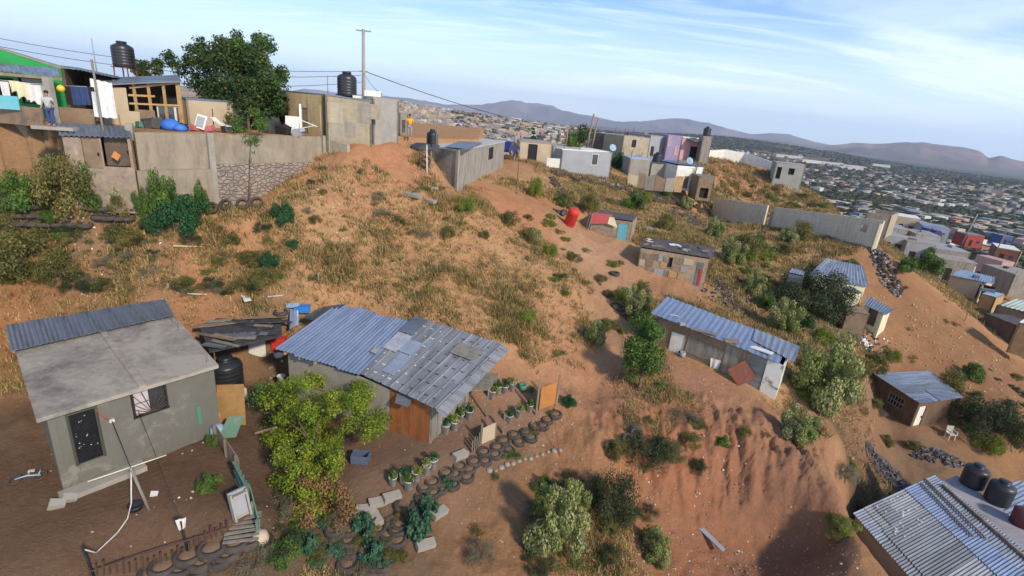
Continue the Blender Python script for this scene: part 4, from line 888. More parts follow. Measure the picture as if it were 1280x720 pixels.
m = MB(); c = p+V(.2, -.45, .78); m.lathe([(0, 0), (.2, 0), (.22, .12), (.1, .16), (.05, .2), (0, .2)], 12, c-V(0,0,.1)); o = m.build('pot', M_WHITE, at=c); tag(o, 'white pot with red lid beside the red box', 'pot')
m = MB(); p = PZ(392,390,-9.7); m.slab([PZ(378,397,-9.9), PZ(402,402,-10.0), PZ(432,380,-9.6), PZ(404,383,-9.6)], .03); o = m.build('plastic_sheet', M_TARP, at=p); tag(o, 'dark sheet roof flap behind the left corner of the blue roof', 'sheet')
m = MB(); corr(m, [PZ(362,412,-10.4), PZ(374,405,-10.4), PZ(373,388,-9.8), PZ(362,386,-9.8)], .12, .015); o = m.build('tin_scrap', M_TIN_BLUE, at=PZ(362,412,-10.4)); tag(o, 'small leaning scrap of blue corrugated tin by the tyre', 'metal sheet')
m = MB(); p = G(378,392); m.box(p+V(0,0,.25), (.7, .45, .3), .3); o = m.build('blue_tub', M_BLUEP, at=p); tag(o, 'bright blue plastic crate behind the junk lean-to', 'crate')
m = MB(); p = G(366,384); m.box(p+V(0,0,.1), (.6, .4, .06), .4, (.2, .1)); o = m.build('plastic_sheeting', M_PALEBLUE, at=p); tag(o, 'pale blue plastic sheet lying behind the lean-to', 'sheet')
for (u, v, lab) in [(365,455,'white jug at the right of the junk shelf'),(352,478,'round white bucket under the tree edge'),(375,475,'pale tub half hidden by the yellow tree')]:
    m = MB(); p = PZ(u, v, -12.35); m.lathe([(0, 0), (.16, 0), (.19, .33), (.2, .34), (.17, .3), (0, .3)], 12, p); o = m.build('bucket', M_WHITEPL, at=p); tag(o, lab, 'bucket', 'buckets by the junk shelf')
# plywood sheet and white barrels at the gap
m = MB(); p = PZ(290,532,-12.4); m.box(p+V(0, .1, .85), (.95, .04, 1.7), .25, (-.12, 0)); o = m.build('plywood_sheet', rough_mat('ochre_ply', (.36,.21,.07), (.24,.14,.06), 2, .9), at=p); tag(o, 'ochre plywood sheet standing at the right of the plastered house', 'plywood')
# ------------------------------------------------------------------ blue-roofed shed on the bench
r = [PZ(815,392,-9.85), PZ(986,459,-10.55), PZ(992,448,-10.3), PZ(842,380,-9.45)]
A, B = V(*r[0]), V(*r[1]); t_ = (B-A); t_[2] = 0; t_ /= np.linalg.norm(t_); nn = V(-t_[1], t_[0], 0)
r = [A, B, B+nn*2.6+V(0,0,.28), A+nn*2.6+V(0,0,.35)]
# keep the visible far edge where the photograph shows it
h = House('blue_roofed_shed', 'long plank shed with blue tin roof, white door and leaning rust-red panel', 'shed', r, zb=-13.4, ins=[.28, .2, .2, .3], drop=.1)
dd = h.hole(0, (832,454), (857,419)); pn = h.on(0, 858, 450)[0]; pe = h.on(0, 905, 500)[0]
a, b = h.side(0); Lf = np.linalg.norm((b-a)[:2]); T = (b-a)/Lf; top = lambda s: h.tops[0]+(h.tops[1]-h.tops[0])*s/Lf
def fseg(s0, s1, mat, name, holes=(), th=.06, off=0.):
    mm = MB(); n_ = h.pt(0, 0, 0, off)-h.pt(0, 0, 0, 0); panel(mm, a+T*s0+n_, a+T*s1+n_, h.zb, top(s0), top(s1), th, [(x[0]-s0, x[1]-s0, x[2], x[3]) for x in holes]); return mm.build(name, mat, h.t)
s_a = dd[2]+.05; s_b = h.on(0, 896, 482)[0]; s_c = h.on(0, 912, 490)[0]; s_d = h.on(0, 926, 495)[0]; s_e = h.on(0, 946, 500)[0]
fseg(0, s_a, M_PLY, 'wall', [h.holes[0][0]]); fseg(s_a, s_b, M_PLY, 'plank_wall'); fseg(s_b, s_c, M_WOOD_G, 'board_panel', off=.03); fseg(s_c, s_d, M_WOOD, 'board_panel'); fseg(s_d, s_e, M_TIN_GREY, 'tin_panel', off=.02); fseg(s_e, Lf, M_PEEL, 'white_panel', off=.05)
h.leaf(dd, M_WHITE, 'door', rec=-.03, frame=M_WOOD)
for i in (1, 2, 3): mm = MB(); p0, p1 = h.side(i); panel(mm, p0, p1, h.zb, h.tops[i], h.tops[(i+1) % 4], .06); mm.build('wall', M_PEEL if i == 1 else M_PLY, h.t)
mm = MB(); q0 = h.pt(0, s_a+.1, top(s_a)-.95, .01); q1 = h.pt(0, s_b-.1, top(s_b)-.95, .01); mm.bar(q0, q1, .03, .9); mm.build('lower_board', M_WOOD_G, h.t)
R = h.roof
for k in range(5):
    mb = MB(); f0, f1 = k/5*.93-.01, (k+1)/5*.93+.01; lz = .012*(k % 2); corr(mb, [R[0]+(R[1]-R[0])*f0+V(0,0,lz), R[0]+(R[1]-R[0])*f1+V(0,0,lz), R[3]+(R[2]-R[3])*f1+V(0,0,lz), R[3]+(R[2]-R[3])*f0+V(0,0,lz)], .28, .016); mb.build('blue_roof', M_TIN_BLUE, h.t)
mb = MB(); L2 = V(0, 0, .06); corr(mb, [R[0]+(R[1]-R[0])*.72+(R[3]-R[0])*.45+L2, R[1]+(R[2]-R[1])*.25+L2*.5+T*.15, R[2]+L2*.5+T*.15, R[3]+(R[2]-R[3])*.70+L2], .3, .016); mb.build('grey_sheet', M_TIN, h.t)
def onroof(f, g, z=.05): return R[0]*(1-f)*(1-g)+R[1]*f*(1-g)+R[2]*f*g+R[3]*(1-f)*g+V(0, 0, z)
for f, g, sz, rz_, mt, nm, lab in [(.40,.06,(1.3,.3,.04),-.42,M_WOOD_G,'roof_board','long grey board on the front eave of the blue shed roof'),(.60,.12,(.75,.5,.05),-.1,M_WOOD,'roof_board','small square wooden frame on the blue shed roof'),(.80,.22,(1.1,.4,.04),-.75,M_WHITE,'roof_board','white board lying near the right end of the blue shed roof'),(.15,.25,(.5,.05,.02),-.3,M_WHITE,'roof_board','thin white strip on the left part of the blue shed roof'),(.235,.03,(.3,.25,.15),.2,M_CONC,'roof_stone','pale stone weighing down the eave above the white door')]:
    p = onroof(f, g); m = MB(); m.box(p, sz, rz_); o = m.build(nm, mt, at=p); tag(o, lab, 'board' if nm == 'roof_board' else 'stone')
m = MB(); n_ = h.pt(0, 0, 0, 1)-h.pt(0, 0, 0, 0); c = h.pt(0, (s_c+s_d)/2+.1, 0, .45); zc = hz(c[0], c[1])
m.box(c+V(0,0,zc+.62), (.98,.03,.98), -.42, (-.3, .80)); o = m.build('rust_panel', M_RUSTRED, at=c+V(0,0,zc)); tag(o, 'diamond-tilted rust red metal panel leaning on the blue-roofed shed', 'metal sheet')
s_ = h.on(0, 894, 455); c = h.pt(0, s_[0], s_[1], .06); m = cloth(c+V(0,0,.3), .55, .7, -.45, 3, .6); o = m.build('hanging_cloth', M_CLOTH, at=c); tag(o, 'white cloth pinned on the plank wall of the blue-roofed shed', 'cloth')
c = h.pt(0, dd[2]+.12, 0, .25); m = MB(); zc = hz(c[0], c[1]); m.lathe([(0, 0), (.14, 0), (.16, .32), (.13, .3), (0, .3)], 12, (c[0], c[1], zc)); o = m.build('bucket', M_GREYW, at=(c[0], c[1], zc)); tag(o, 'grey bucket standing beside the white door of the blue shed', 'bucket')
# ------------------------------------------------------------------ patchwork shack and the red-tarp shack
def shack(name, label, L, Rr, hgt, depth, slope):
    h = bb(name, label, 'shack', L, Rr, hgt, depth, slope=slope, rear=.1); return h
h = shack('patchwork_shack', 'shack patched from pale boards with dark tar-paper roof and red strip by its door', (797,331,38.6), (880,357,37.4), 1.75, 2.9, -.0)
h.zb -= .4; dr = h.hole(0, (866,356), (880,329)); wi = h.hole(0, (833,334), (842,322)); a, b = h.side(0); h.walls(rough_mat('scrap_board', (.42,.31,.19), (.23,.18,.13), 3.2, .9, c3=(.30,.28,.25)), th=.06)
h.leaf(wi, M_VOID, 'window', frame=M_WOOD); d = h.leaf(dr, M_TIN_GREY, 'door', rec=-.02, handle=False); i, s0, s1, z0, z1 = dr
m = MB(); p0 = h.pt(0, s0+(s1-s0)*.6, z0, .04); p1 = h.pt(0, s0+(s1-s0)*.92, z0, .04); p2 = h.pt(0, s0+(s1-s0)*.92, z0, .06); p3 = h.pt(0, s0+(s1-s0)*.6, z0, .06); m.prism([p0, p1, p2, p3], [q+V(0,0,(z1-z0)*.72) for q in (p0, p1, p2, p3)]); m.build('red_strip', M_RED, d)
rs = random.Random(11); Lf = np.linalg.norm((b-a)[:2]); x = .1; pal = [M_TANW, M_WOOD, M_CREAM, M_PINE, M_WOOD_G, M_WHITE, M_PLY, M_BRICK, M_GREYW]
for row, (z0_, z1_) in enumerate([(.05, .55), (.6, 1.1), (1.15, 1.6)]):
    x = .08
    while x < Lf-.5:
        w_ = rs.uniform(.3, .75); zb_ = h.zbase(0)+z0_+rs.uniform(-.03, .05)
        if x+w_ < s0-.02 and not (wi[1]-.1 < x+w_/2 < wi[2]+.1 and row > 0) and rs.random() < .85:
            p0, p1 = h.pt(0, x, zb_, .012), h.pt(0, x+w_, zb_, .012); p2, p3 = h.pt(0, x+w_, zb_, .035+rs.uniform(0, .02)), h.pt(0, x, zb_, .035); m = MB(); m.prism([p0, p1, p2, p3][::-1], [q+V(0,0,z1_-z0_+rs.uniform(-.1, .04)) for q in (p0, p1, p2, p3)][::-1]); m.build('patch_board', rs.choice(pal), h.t)
        x += w_+rs.uniform(.0, .12)
h.roof = [q+V(0,0,.05) for q in h.roof]; rq = [h.roof[0]-T*.1, h.roof[1]+V(.15,-.1,0), h.roof[2]+V(.5,.1,.05), h.roof[3]]; m = MB(); m.slab(rq, .06); m.build('roof', M_FELT, h.t)
for k in range(16):
    f, g = rs.uniform(.05, .92), rs.uniform(.1, .9); p = rq[0]*(1-f)*(1-g)+rq[1]*f*(1-g)+rq[2]*f*g+rq[3]*(1-f)*g+V(0,0,.04); m = MB(); m.box(p, (rs.uniform(.3, .9), rs.uniform(.2, .5), .05), rs.uniform(-1, 1), (rs.uniform(-.06, .06), rs.uniform(-.06, .06))); o = m.build('roof_scrap', [M_FELT, M_TARP, M_WHITE, M_WOOD, M_TANW, M_PLYDARK][k % 6], at=p); tag(o, 'flat scrap weighing down the tar-paper roof of the patchwork shack', 'scrap', 'scraps on the patchwork shack roof')
h = shack('tarp_shack', 'small tyre-weighted shack with red and white tarp corner and turquoise door', (737,288,43.3), (787,301,42.3), 1.45, 2.4, .05)
h.zb -= .4; dr = h.hole(0, (770,300), (785,281)); h.walls(rough_mat('scrap_board_pale', (.38,.29,.19), (.2,.15,.11), 3, .9, c3=(.45,.40,.30)), th=.06); d = h.leaf(dr, M_TURQ, 'door', rec=-.03, handle=False)
m = MB(); m.slab([q+V(0,0,.05) for q in h.roof], .06); m.build('roof', M_FELT, h.t)
m = MB(); q = [V(*p)+V(0,0,.08) for p in h.roof]; n_ = h.pt(0,0,0,1)-h.pt(0,0,0,0); e = (q[1]-q[0])/np.linalg.norm(q[1]-q[0]); m.slab([q[0]+n_*.15-V(0,0,.75), q[0]+e*1.5+n_*.15-V(0,0,.55), q[0]+e*1.7+V(0,0,.02), q[0]+V(0,0,.02)], .02); m.slab([q[0]+V(0,0,.025), q[0]+e*1.7+V(0,0,.025), q[0]+e*1.6+(q[3]-q[0])*.35+V(0,0,.03), q[3]*.35+q[0]*.65+V(0,0,.03)], .02); m.build('red_tarp', rough_mat('red_tarp', (.55,.08,.08), (.45,.12,.1), 3, .8), h.t)
m = MB(); m.slab([q[0]+e*1.45+n_*.17-V(0,0,.55), q[0]+e*2.3+n_*.17-V(0,0,.75), q[0]+e*1.9+n_*.05, q[0]+e*1.5+n_*.05], .02); m.build('white_tarp', M_CREAM, h.t)
m = MB()
for k, s_ in enumerate((-.1, .12)): p = h.pt(0, s_, 0, .1+.15*k); m.bar(V(p[0]-.25, p[1]-.2, hz(p[0], p[1])-.1), V(p[0], p[1], hz(p[0], p[1])+1.5), .07)
m.build('prop', M_WOOD_G, h.t)
p = G(711,281); m = MB(); rot = Matrix.Rotation(.22, 3, 'Y') @ Matrix.Rotation(.2, 3, 'X'); m.lathe([(0, 0), (.42, 0), (.45, .05), (.43, .5), (.45, .52), (.43, .95), (.45, .97), (.42, 1.3), (.30, 1.38), (0, 1.38)], 18, p, rot=rot); o = m.build('red_drum', M_RED, at=p); tag(o, 'leaning bright red drum beside the footpath', 'drum')
m = MB(); p = G(702,270)
for k in range(5): q = p+V(rs.uniform(-.6, .3), rs.uniform(-.2, .6), .25); m.box(q, (.4, .3, .35), rs.uniform(0, 2), (rs.uniform(-.5, .5), .3))
o = m.build('bagged_rubbish', M_TARP, at=p); tag(o, 'dark bundle of bags and scrap behind the red drum', 'rubbish')
# ------------------------------------------------------------------ cream house behind the dark tree
h = bb('cream_house', 'cream walled house with blue-grey tin roofs half hidden by the dark tree', 'house', (1040,418,39.5), (1092,425,40.0), 2.1, 3.2, slope=-.1)
r = [P(1008,352,43.5), P(1083,368,43.0), P(1075,343,47.5), P(1030,332,48)]
h = House('cream_house', 'cream walled house with blue tin roof half hidden by the dark tree', 'house', [V(p[0], p[1], z) for p, z in zip(r, (-10.8,-11.1,-10.5,-10.2))], ins=.2); h.walls(M_CREAM, sides=(0, 1, 2, 3)); h.tin(M_TIN, .3, .02)
for o in list(bpy.data.objects):
    if o.name == 'cream_house' and not o.children: bpy.data.objects.remove(o)
r = [PZ(1079,380,-12.1), PZ(1107,394,-12.3), PZ(1118,387,-12.1), PZ(1086,370,-11.9)]
h = House('cream_annex', 'cream annex with overhanging grey tin roof at the edge of the ploughed field', 'annex', r, ins=[.15,.2,.15,.15]); hd = h.holem(0, .35, 1.15, .3, 1.7); h.walls(M_CREAM); h.leaf(hd, M_PLYDARK, 'door'); h.tin(M_TIN_DARK, .2, .02)
h = bb('brick_kitchen', 'low wooden lean-to of brown boards in front of the cream house', 'lean-to', (1052,412,39.5), (1078,420,39.2), 1.7, 1.6); h.walls(M_PLY, th=.06); h.slab(M_WOOD, .05)
h = bb('cream_wall_room', 'cream painted room front beside the dark tree', 'room', (1046,392,42.5), (1070,392,42.5), 1.9, 2.0); h.walls({0: M_CREAM, 1: M_ORANGE, 2: M_CREAM, 3: M_CREAM}, th=.08); h.tin(M_TIN, .3, .02)
h = bb('tin_cabin', 'small grey tin cabin left of the dark tree', 'cabin', (979,366,41), (996,372,40.5), 1.8, 1.6); h.walls(M_TIN_GREY, th=.06); h.tin(M_TIN, .2, .02)
# ------------------------------------------------------------------ brown plank hut on the lower right
r = [PZ(1092,467,-15.95), PZ(1151,505,-16.15), PZ(1204,497,-16.1), PZ(1163,463,-15.6)]
h = House('plank_hut', 'brown plank hut with blue-grey tin roof, barred window and white door', 'hut', r, ins=.25, zb=-19.0, drop=.1)
hd = h.holem(1, .25, .95, .05, 1.7); wi = h.holem(0, 1.2, 2.35, .75, 1.55); h.walls(M_PLYDARK if False else rough_mat('brown_planks', (.17,.105,.065), (.09,.06,.045), 1.5, .9, stretch=(3,3,.5)), th=.08); h.leaf(hd, M_WHITE, 'door'); w = h.leaf(wi, M_VOID, 'window', frame=M_WOOD, handle=False); lattice(h, wi, None, .2).build('grille', M_WHITEPL, w)
h.tin(M_TIN_DARK if False else tin_mat('slate_blue_tin', (.26,.32,.42), rustamt=.1, metal=.45, vary=.45), .2, .022)
m = MB(); m.slab([V(*q)+V(0,0,.04) for q in (h.roof[2]*.45+h.roof[1]*.55, h.roof[2], h.roof[3]*.35+h.roof[2]*.65, h.roof[3]*.3*.5+h.roof[2]*.3+h.roof[1]*.35*1+h.roof[0]*.2*1)], .02); m.build('pale_sheet', M_TIN, h.t)
# ------------------------------------------------------------------ big tin roof, bottom right
zr = -15.6
p0, p1, p2 = PZ(1066,641,zr), PZ(1140,725,zr-.1), PZ(1168,594,zr+.25)
e1 = (p1-p0); e2 = (p2-p0); e2h = e2.copy(); 
r = [p0, p1+e1*.9, p1+e1*.9+e2*1.0, p2]
r = [V(*q) for q in r]
h = House('tin_roofed_building', 'large building with weathered corrugated roof of grey and blue sheets in the bottom right corner', 'building', r, zb=-19.5, ins=.12, drop=.12); h.walls(M_CONC, th=.2)
A, B, C, D = h.roof; bil = lambda s, t: A*(1-s)*(1-t)+B*s*(1-t)+C*s*t+D*(1-s)*t
for s0, s1, t0, t1, mt, lz in [(0,.27,0,.12,M_TIN,.0),(.27,1,0,.12,M_TIN_GREY,.0),(0,.2,.12,.62,M_TIN_RIB,.02),(.2,.6,.1,.62,M_TIN_GREY,.03),(.6,1,.1,.62,M_TIN_RIB,.02),(0,1,.60,.80,M_TIN_BLUE,.05),(0,1,.78,1,M_TIN,.03),(.02,.2,.2,.34,M_TIN_GREY,.05)]:
    mb = MB(); L_ = V(0, 0, lz); corr(mb, [bil(s0, t0)+L_, bil(s1, t0)+L_, bil(s1, t1)+L_, bil(s0, t1)+L_], .13, .022); mb.build('roof_sheet', mt, h.t)
m = MB()
for k in range(26): p = bil(random.uniform(.03, .3), random.uniform(.14, .55))+V(0, 0, .06); m.box(p, (.09, .05, .01), random.choice([.4, 1.9]))
m.build('sealant_mark', M_WHITE, h.t)
m = MB(); m.bar(bil(.0, .86)+V(0,0,.1), bil(.55, .80)+V(0,0,.12), .07); m.bar(bil(.02, .78)+V(0,0,.12), bil(.5, .72)+V(0,0,.12), .06); m.bar(bil(.1, .95)+V(0,0,.1), bil(.9, .93)+V(0,0,.1), .1); m.build('roof_plank', M_WOOD, h.t)
BR = h
u2 = (D-A)/np.linalg.norm(D-A); u1 = (B-A)/np.linalg.norm(B-A)
r = [C*0+D+u2*.15+u1*.2, D+u2*.15+u1*8.5, D+u2*2.1+u1*8.5, D+u2*2.1+u1*.2]
r = [V(q[0], q[1], -15.75) for q in r]
h2 = House('concrete_house', 'low concrete house carrying two black water tanks behind the large tin roof', 'house', r, zb=-19.8, ins=.05); h2.walls(M_BLOCK); h2.slab(rough_mat('grey_lilac_slab', (.36,.34,.36), (.24,.22,.22), .8, .9), .14); BR2 = h2
r = [V(q[0], q[1], -16.2) for q in (D+u2*2.7+u1*1.5, D+u2*2.7+u1*7, D+u2*6.6+u1*7, D+u2*6.6+u1*1.5)]
h3 = House('tin_shed', 'shed with bright blue-white corrugated roof beyond the two water tanks', 'shed', r, zb=-20, ins=.12); h3.walls(M_BLOCK); h3.tin(M_TIN, .2, .025)
# concrete trough corner at the bottom edge
p0, p1 = PZ(1020,722,-15.2), PZ(1062,706,-15.2)
h = House('roofless_room', 'corner of a small roofless grey concrete enclosure at the bottom edge', 'enclosure', [p0+V(.3,-1.6,0), p1+V(.9,-1.6,0), p1+V(.1,.0,0), p0+V(-.4,-.1,0)], zb=-17.5, ins=0, drop=0); h.walls(M_CONC, th=.12)
# ------------------------------------------------------------------ houses along the far terrace
h = bb('tan_house', 'sand coloured house with dark arched door behind the long block house', 'house', (647,202,62), (688,206,62.5), 2.5, 6); hd = h.hole(0, (659,203.5), (672,181)); h.walls(M_TANW); h.leaf(hd, M_DARKMETAL, 'door', frame=M_DARKMETAL); h.slab(M_CONC, .15)
h = bb('grey_house', 'grey house joined to the right side of the sand coloured house', 'house', (688.5,206,62.6), (722,211,63), 2.4, 6); h.walls(M_GREYW); h.slab(M_CONC, .14)
m = MB(); p = P(691,209,61.5); m.box(p+V(0,0,.5), (1.6, .08, 1.1), .1); o = m.build('white_board', M_WHITE, at=p); tag(o, 'white board leaning on the grey house joined to the sand house', 'board')
h = bb('grey_white_house', 'grey house with white roof edge, small window and satellite dish', 'house', (700,213,61.5), (762,216,65), 2.55, 5); wi = h.hole(0, (739,206), (748,193)); h.walls(M_GREYW); h.leaf(wi, M_GLASS, 'window', frame=M_WHITE); h.slab(M_WHITE, .2); GW = h
h = bb('long_dark_house', 'long dark walled house with thin roof behind the satellite dish', 'house', (738,190,84), (776,193,80), 3.0, 6); h.walls(rough_mat('dark_wall', (.13,.11,.095), (.09,.08,.07), .8, .9)); h.slab(M_CONC, .15)
h = bb('unfinished_house', 'unfinished ochre block house with empty window opening', 'house', (776,196,78), (809,197,80), 3.1, 6); wi = h.hole(0, (789,184), (796,175)); h.walls(M_BLOCK_TAN); h.leaf(wi, M_VOID, 'window')  # dark sheet paints the unlit room behind the empty window
h = bb('lilac_grey_house', 'grey house with lilac side wall left of the purple house', 'house', (809,195,86), (832,197,88), 3.4, 5); hd = h.hole(0, (812,195), (818,183)); h.walls({0: M_GREYW, 1: M_PURPLE, 2: M_GREYW, 3: M_PURPLE}); h.leaf(hd, M_VOID, 'door'); h.slab(M_CONC, .12)
h = bb('purple_house', 'bright purple flat roofed house', 'house', (831,192,86), (849,193,86), 3.0, 6); wi = h.hole(0, (835,182), (839,172)); w2 = h.holem(0, 1.6, 2.1, 1.0, 2.3); h.walls(M_PURPLE); h.leaf(wi, M_PINK, 'window', frame=M_WHITE); h.leaf(w2, M_PINK, 'window', frame=M_WHITE); h.slab(M_PURPLE, .1)
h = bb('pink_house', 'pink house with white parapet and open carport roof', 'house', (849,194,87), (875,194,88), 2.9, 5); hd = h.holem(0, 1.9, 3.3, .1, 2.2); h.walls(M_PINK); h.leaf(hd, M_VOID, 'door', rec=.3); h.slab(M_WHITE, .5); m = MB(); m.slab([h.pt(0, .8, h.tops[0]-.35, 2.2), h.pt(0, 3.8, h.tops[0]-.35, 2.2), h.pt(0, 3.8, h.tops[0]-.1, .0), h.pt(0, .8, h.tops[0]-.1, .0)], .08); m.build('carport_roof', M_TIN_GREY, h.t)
h = bb('block_tower', 'short grey block tower carrying a black water tank', 'water tower', (874,195,85), (886,196,85), 3.2, 1.8); h.walls(M_BLOCK); h.slab(M_CONC, .15); TOWER = h
h = bb('blue_tarp_house', 'low house with faded blue tarp roof among the terrace trees', 'house', (785,216,70), (812,216,70), 1.9, 5.5, ); h.walls(M_CONC); h.slab(rough_mat('faded_blue_tarp', (.28,.38,.55), (.42,.5,.62), 1.2, .6), .1); BTH = h
h = bb('white_roofed_house', 'low house with pale grey and white metal roof behind the patchwork fence', 'house', (812,222,70), (843,222,71), 1.9, 6.5); h.walls(M_CONC); h.tin(M_TIN, .3, .03)
h = bb('blue_roofed_house', 'white walled house with bright blue metal roof and satellite dish', 'house', (843,226,68), (876,228,69), 2.1, 5.5); hd = h.holem(0, 1.4, 2.1, .1, 1.7); h.walls(M_WHITE); h.leaf(hd, M_PLY, 'door'); h.roof = [q+V(0,0,.1) for q in h.roof]; h.roof[1] += V(.5, 0, -.1); h.tin(M_TIN_BLUE, .3, .03); BLH = h
h = bb('scrap_hut', 'dark open scrap hut at the end of the terrace above the tyres', 'hut', (870,238,66), (890,240,66), 1.9, 3); hd = h.holem(0, .5, 1.6, .1, 1.4); h.walls(M_PLY); h.leaf(hd, M_VOID, 'door', rec=.4); h.slab(M_TIN_GREY, .08)
pal = [M_TANW, M_PINE, M_WOOD, M_WOOD, M_WOOD_G, M_WOOD_G, M_PLY, M_BRICK, M_CONC]
labs = ['sand coloured panel fence section left end of the terrace fence', 'orange and tan pallet fence section beside the black bags', 'grey panel section in the middle of the terrace fence', 'brown plank section of the terrace fence', 'cream board section of the terrace fence near the blue roof', 'right end grey board section of the terrace fence']
us = [784, 797, 806, 818, 831, 843, 853]
for k in range(6):
    a = P(us[k], 231-2*(k < 2)+k*.8, 66.0); b = P(us[k+1]-.6, 231+k*.8, 66.0); m = MB(); panel(m, a, b, a[2]-.5, a[2]+1.2+.3*(k % 2), a[2]+1.05+.25*(k % 3), .08); o = m.build('fence', pal[k*2 % 9], at=a); tag(o, labs[k], 'fence')
# ridge hill buildings and the long white wall
h = bb('unfinished_house', 'small unfinished grey house with empty door and window on the dry hill', 'house', (965,224,83), (1001,232,82), 3.0, 3.8); hd = h.hole(0, (968.5,223), (978,209)); wi = h.hole(0, (984.5,218), (994,211)); h.walls(rough_mat('bare_grey_render', (.36,.345,.30), (.28,.27,.24), .6, .95), th=.2); h.leaf(hd, M_VOID, 'door', rec=.3); h.leaf(wi, M_VOID, 'window', rec=.3); h.slab(rough_mat('bare_grey_render'), .15)  # dark sheets in both empty openings paint the unlit inside
wl = [P(885,194,97), P(905,193,98), P(930,197,98), P(948,203,95), P(966,210,90)]
wall_line('boundary_wall', 'low white boundary wall running along the top of the orange hill', wl, [p[2]+.9 for p in wl], .2, M_WHITE, zb=-9)
a, b, c = P(888,271,72), P(954,283,63.5), P(1093,312,51.3)
M_PALEBLOCK = block_mat('pale_adobe_block', (.66,.58,.45), (.58,.50,.39), (.54,.47,.37), bw=.4, bh=.18, msize=.02, stainamt=.2, stain=(.34,.29,.22))
t = thing('long_block_wall', 'long pale block wall with a doorway gap crossing the grassy slope', 'wall', a); t.location = tuple(a)
m = MB(); panel(m, a, b-(b-a)/np.linalg.norm(b-a)*.1, -14, a[2]+2.7, b[2]+2.6, .25); m.build('left_section', M_PALEBLOCK, t)
bd = (c-b)/np.linalg.norm((c-b)[:2]); b2 = b+bd*.95; Lc = np.linalg.norm((c-b2)[:2]); zt = lambda s: b[2]+2.6+(c[2]+3.3-b[2]-2.6)*s/Lc
m = MB(); panel(m, b2, c, -14.5, zt(0), zt(0)*.25+.75*(c[2]+3.3), .25, [(Lc*.84, Lc*.84+.7, c[2]+1.4, c[2]+2.2)]); m.build('right_section', M_PALEBLOCK, t)
m = MB(); panel(m, c, c+V(1.2, 5.0, 0), -14.5, c[2]+2.6, c[2]+2.2, .25); m.build('return_wall', M_PALEBLOCK, t)
m = MB(); q = b2; m.box((q[0], q[1]+.1, b[2]+.6), (.3, .35, 3.0), math.atan2(bd[1], bd[0])); m.build('door_pillar', M_CONC, t)
h = bb('block_ruin', 'roofless tan block rooms beyond the end of the long wall', 'ruin', (1078,281,80), (1108,290,78), 2.4, 6); h.walls(M_BLOCK_TAN, th=.2)
# lower street
def small(name, label, cat, L, R, hgt, dep, wm, rm, **k):
    h = bb(name, label, cat, L, R, hgt, dep, **k)
    W = np.linalg.norm((h.q[1]-h.q[0])[:2])
    if hgt > 1.9:
        hd = h.holem(0, W*.2, W*.2+.9, .1, 1.95); w1 = h.holem(0, W*.6, W*.6+1.0, 1.0, 1.8); h.walls(wm); h.leaf(hd, M_VOID, 'door', handle=False); h.leaf(w1, M_GLASS, 'window')
    else: h.walls(wm)
    h.slab(rm, .15); return h
G_ = M_GREYW
small('low_house', 'low tan house with white roof at the bend of the dirt street', 'house', (1117,282,128), (1146,289,126), 2.8, 7, M_TANW, M_WHITE)
h = small('carport_house', 'house with grey roof over an open carport by the dirt street', 'house', (1150,293,120), (1184,301,118), 2.4, 7, M_GREYW, M_TIN)
small('red_house', 'bright red house beside the leaning street lamp', 'house', (1207,302,146), (1227,307,146), 2.4, 5, rough_mat('brick_red', (.38,.06,.045), (.3,.05,.04), .5, .9), M_TIN_GREY)
small('red_roofed_house', 'house with brick red front and white roof across the dirt street', 'house', (1243,319,128), (1270,327,126), 2.4, 8, M_RUSTRED, M_WHITE)
small('blue_house', 'small deep blue house beyond the red house', 'house', (1252,302,170), (1264,305,170), 2.2, 5, rough_mat('navy_wall', (.07,.11,.26), (.06,.09,.2), .5, .9), M_TIN_GREY)
for k, (uL, vL, uR, vR, d, hh, dep, wm, lab) in enumerate([
 (1096,312,1128,318,84,2.6,5,M_GREYW,'grey flat roofed house first from the end of the long wall'),(1128,318,1163,327,82,2.5,6,M_GREYW,'grey flat roofed house with pale blue trim in the middle of the row'),(1163,327,1205,338,80,2.5,6,M_BLOCK,'grey block house with parapet at the right of the row'),
 (1171,338,1214,351,74,2.2,4,M_BLOCK,'brown grey yard wall room in front of the row'),(1108,300,1130,305,96,2.5,6,M_BLOCK_TAN,'tan block house behind the grey row'),(1140,307,1172,314,93,2.4,6,M_GREYW,'grey house behind the middle of the row')]):
    small('flat_roofed_house', lab, 'house', (uL,vL,d), (uR,vR,d-1), hh, dep, wm, M_CONC if k % 2 else M_GREYW)
h = bb('blue_roofed_house', 'open sided shelter with blue tin roof below the ploughed field', 'house', (1178,366,63), (1221,376,60.5), 2.4, 5.0); hd = h.holem(0, 3.0, 4.3, .1, 1.9); h.walls(M_TANW); h.leaf(hd, M_VOID, 'door', rec=.5, handle=False); h.roof[0] += V(-.4,-.6,0); h.roof[1] += V(.6,-.6,0); h.tin(M_TIN_BLUE, .25, .03)
h = bb('lean_to', 'small ochre lean-to with pale blue roof right of the blue tin shelter', 'lean-to', (1220,384,58), (1238,390,57), 1.7, 3); h.walls(M_PINE); h.tin(M_PALEBLUE, .25, .02)
h = bb('green_roofed_building', 'building with pale green sheet roof and dark wall on the right edge', 'building', (1232,414,53), (1292,432,50), 3.0, 5.5); h.walls(M_PLY); h.roof[0] += V(0,-.3,0); h.tin(rough_mat('pale_green_sheet', (.48,.54,.44), (.38,.44,.36), .5, .7, c3=(.3,.33,.27)), .35, .03)
h = bb('dark_shed', 'dark plank shed below the pale green roof', 'shed', (1222,415,51), (1262,428,48), 1.9, 2.5); h.walls(M_PLYDARK); h.slab(M_FELT, .08)
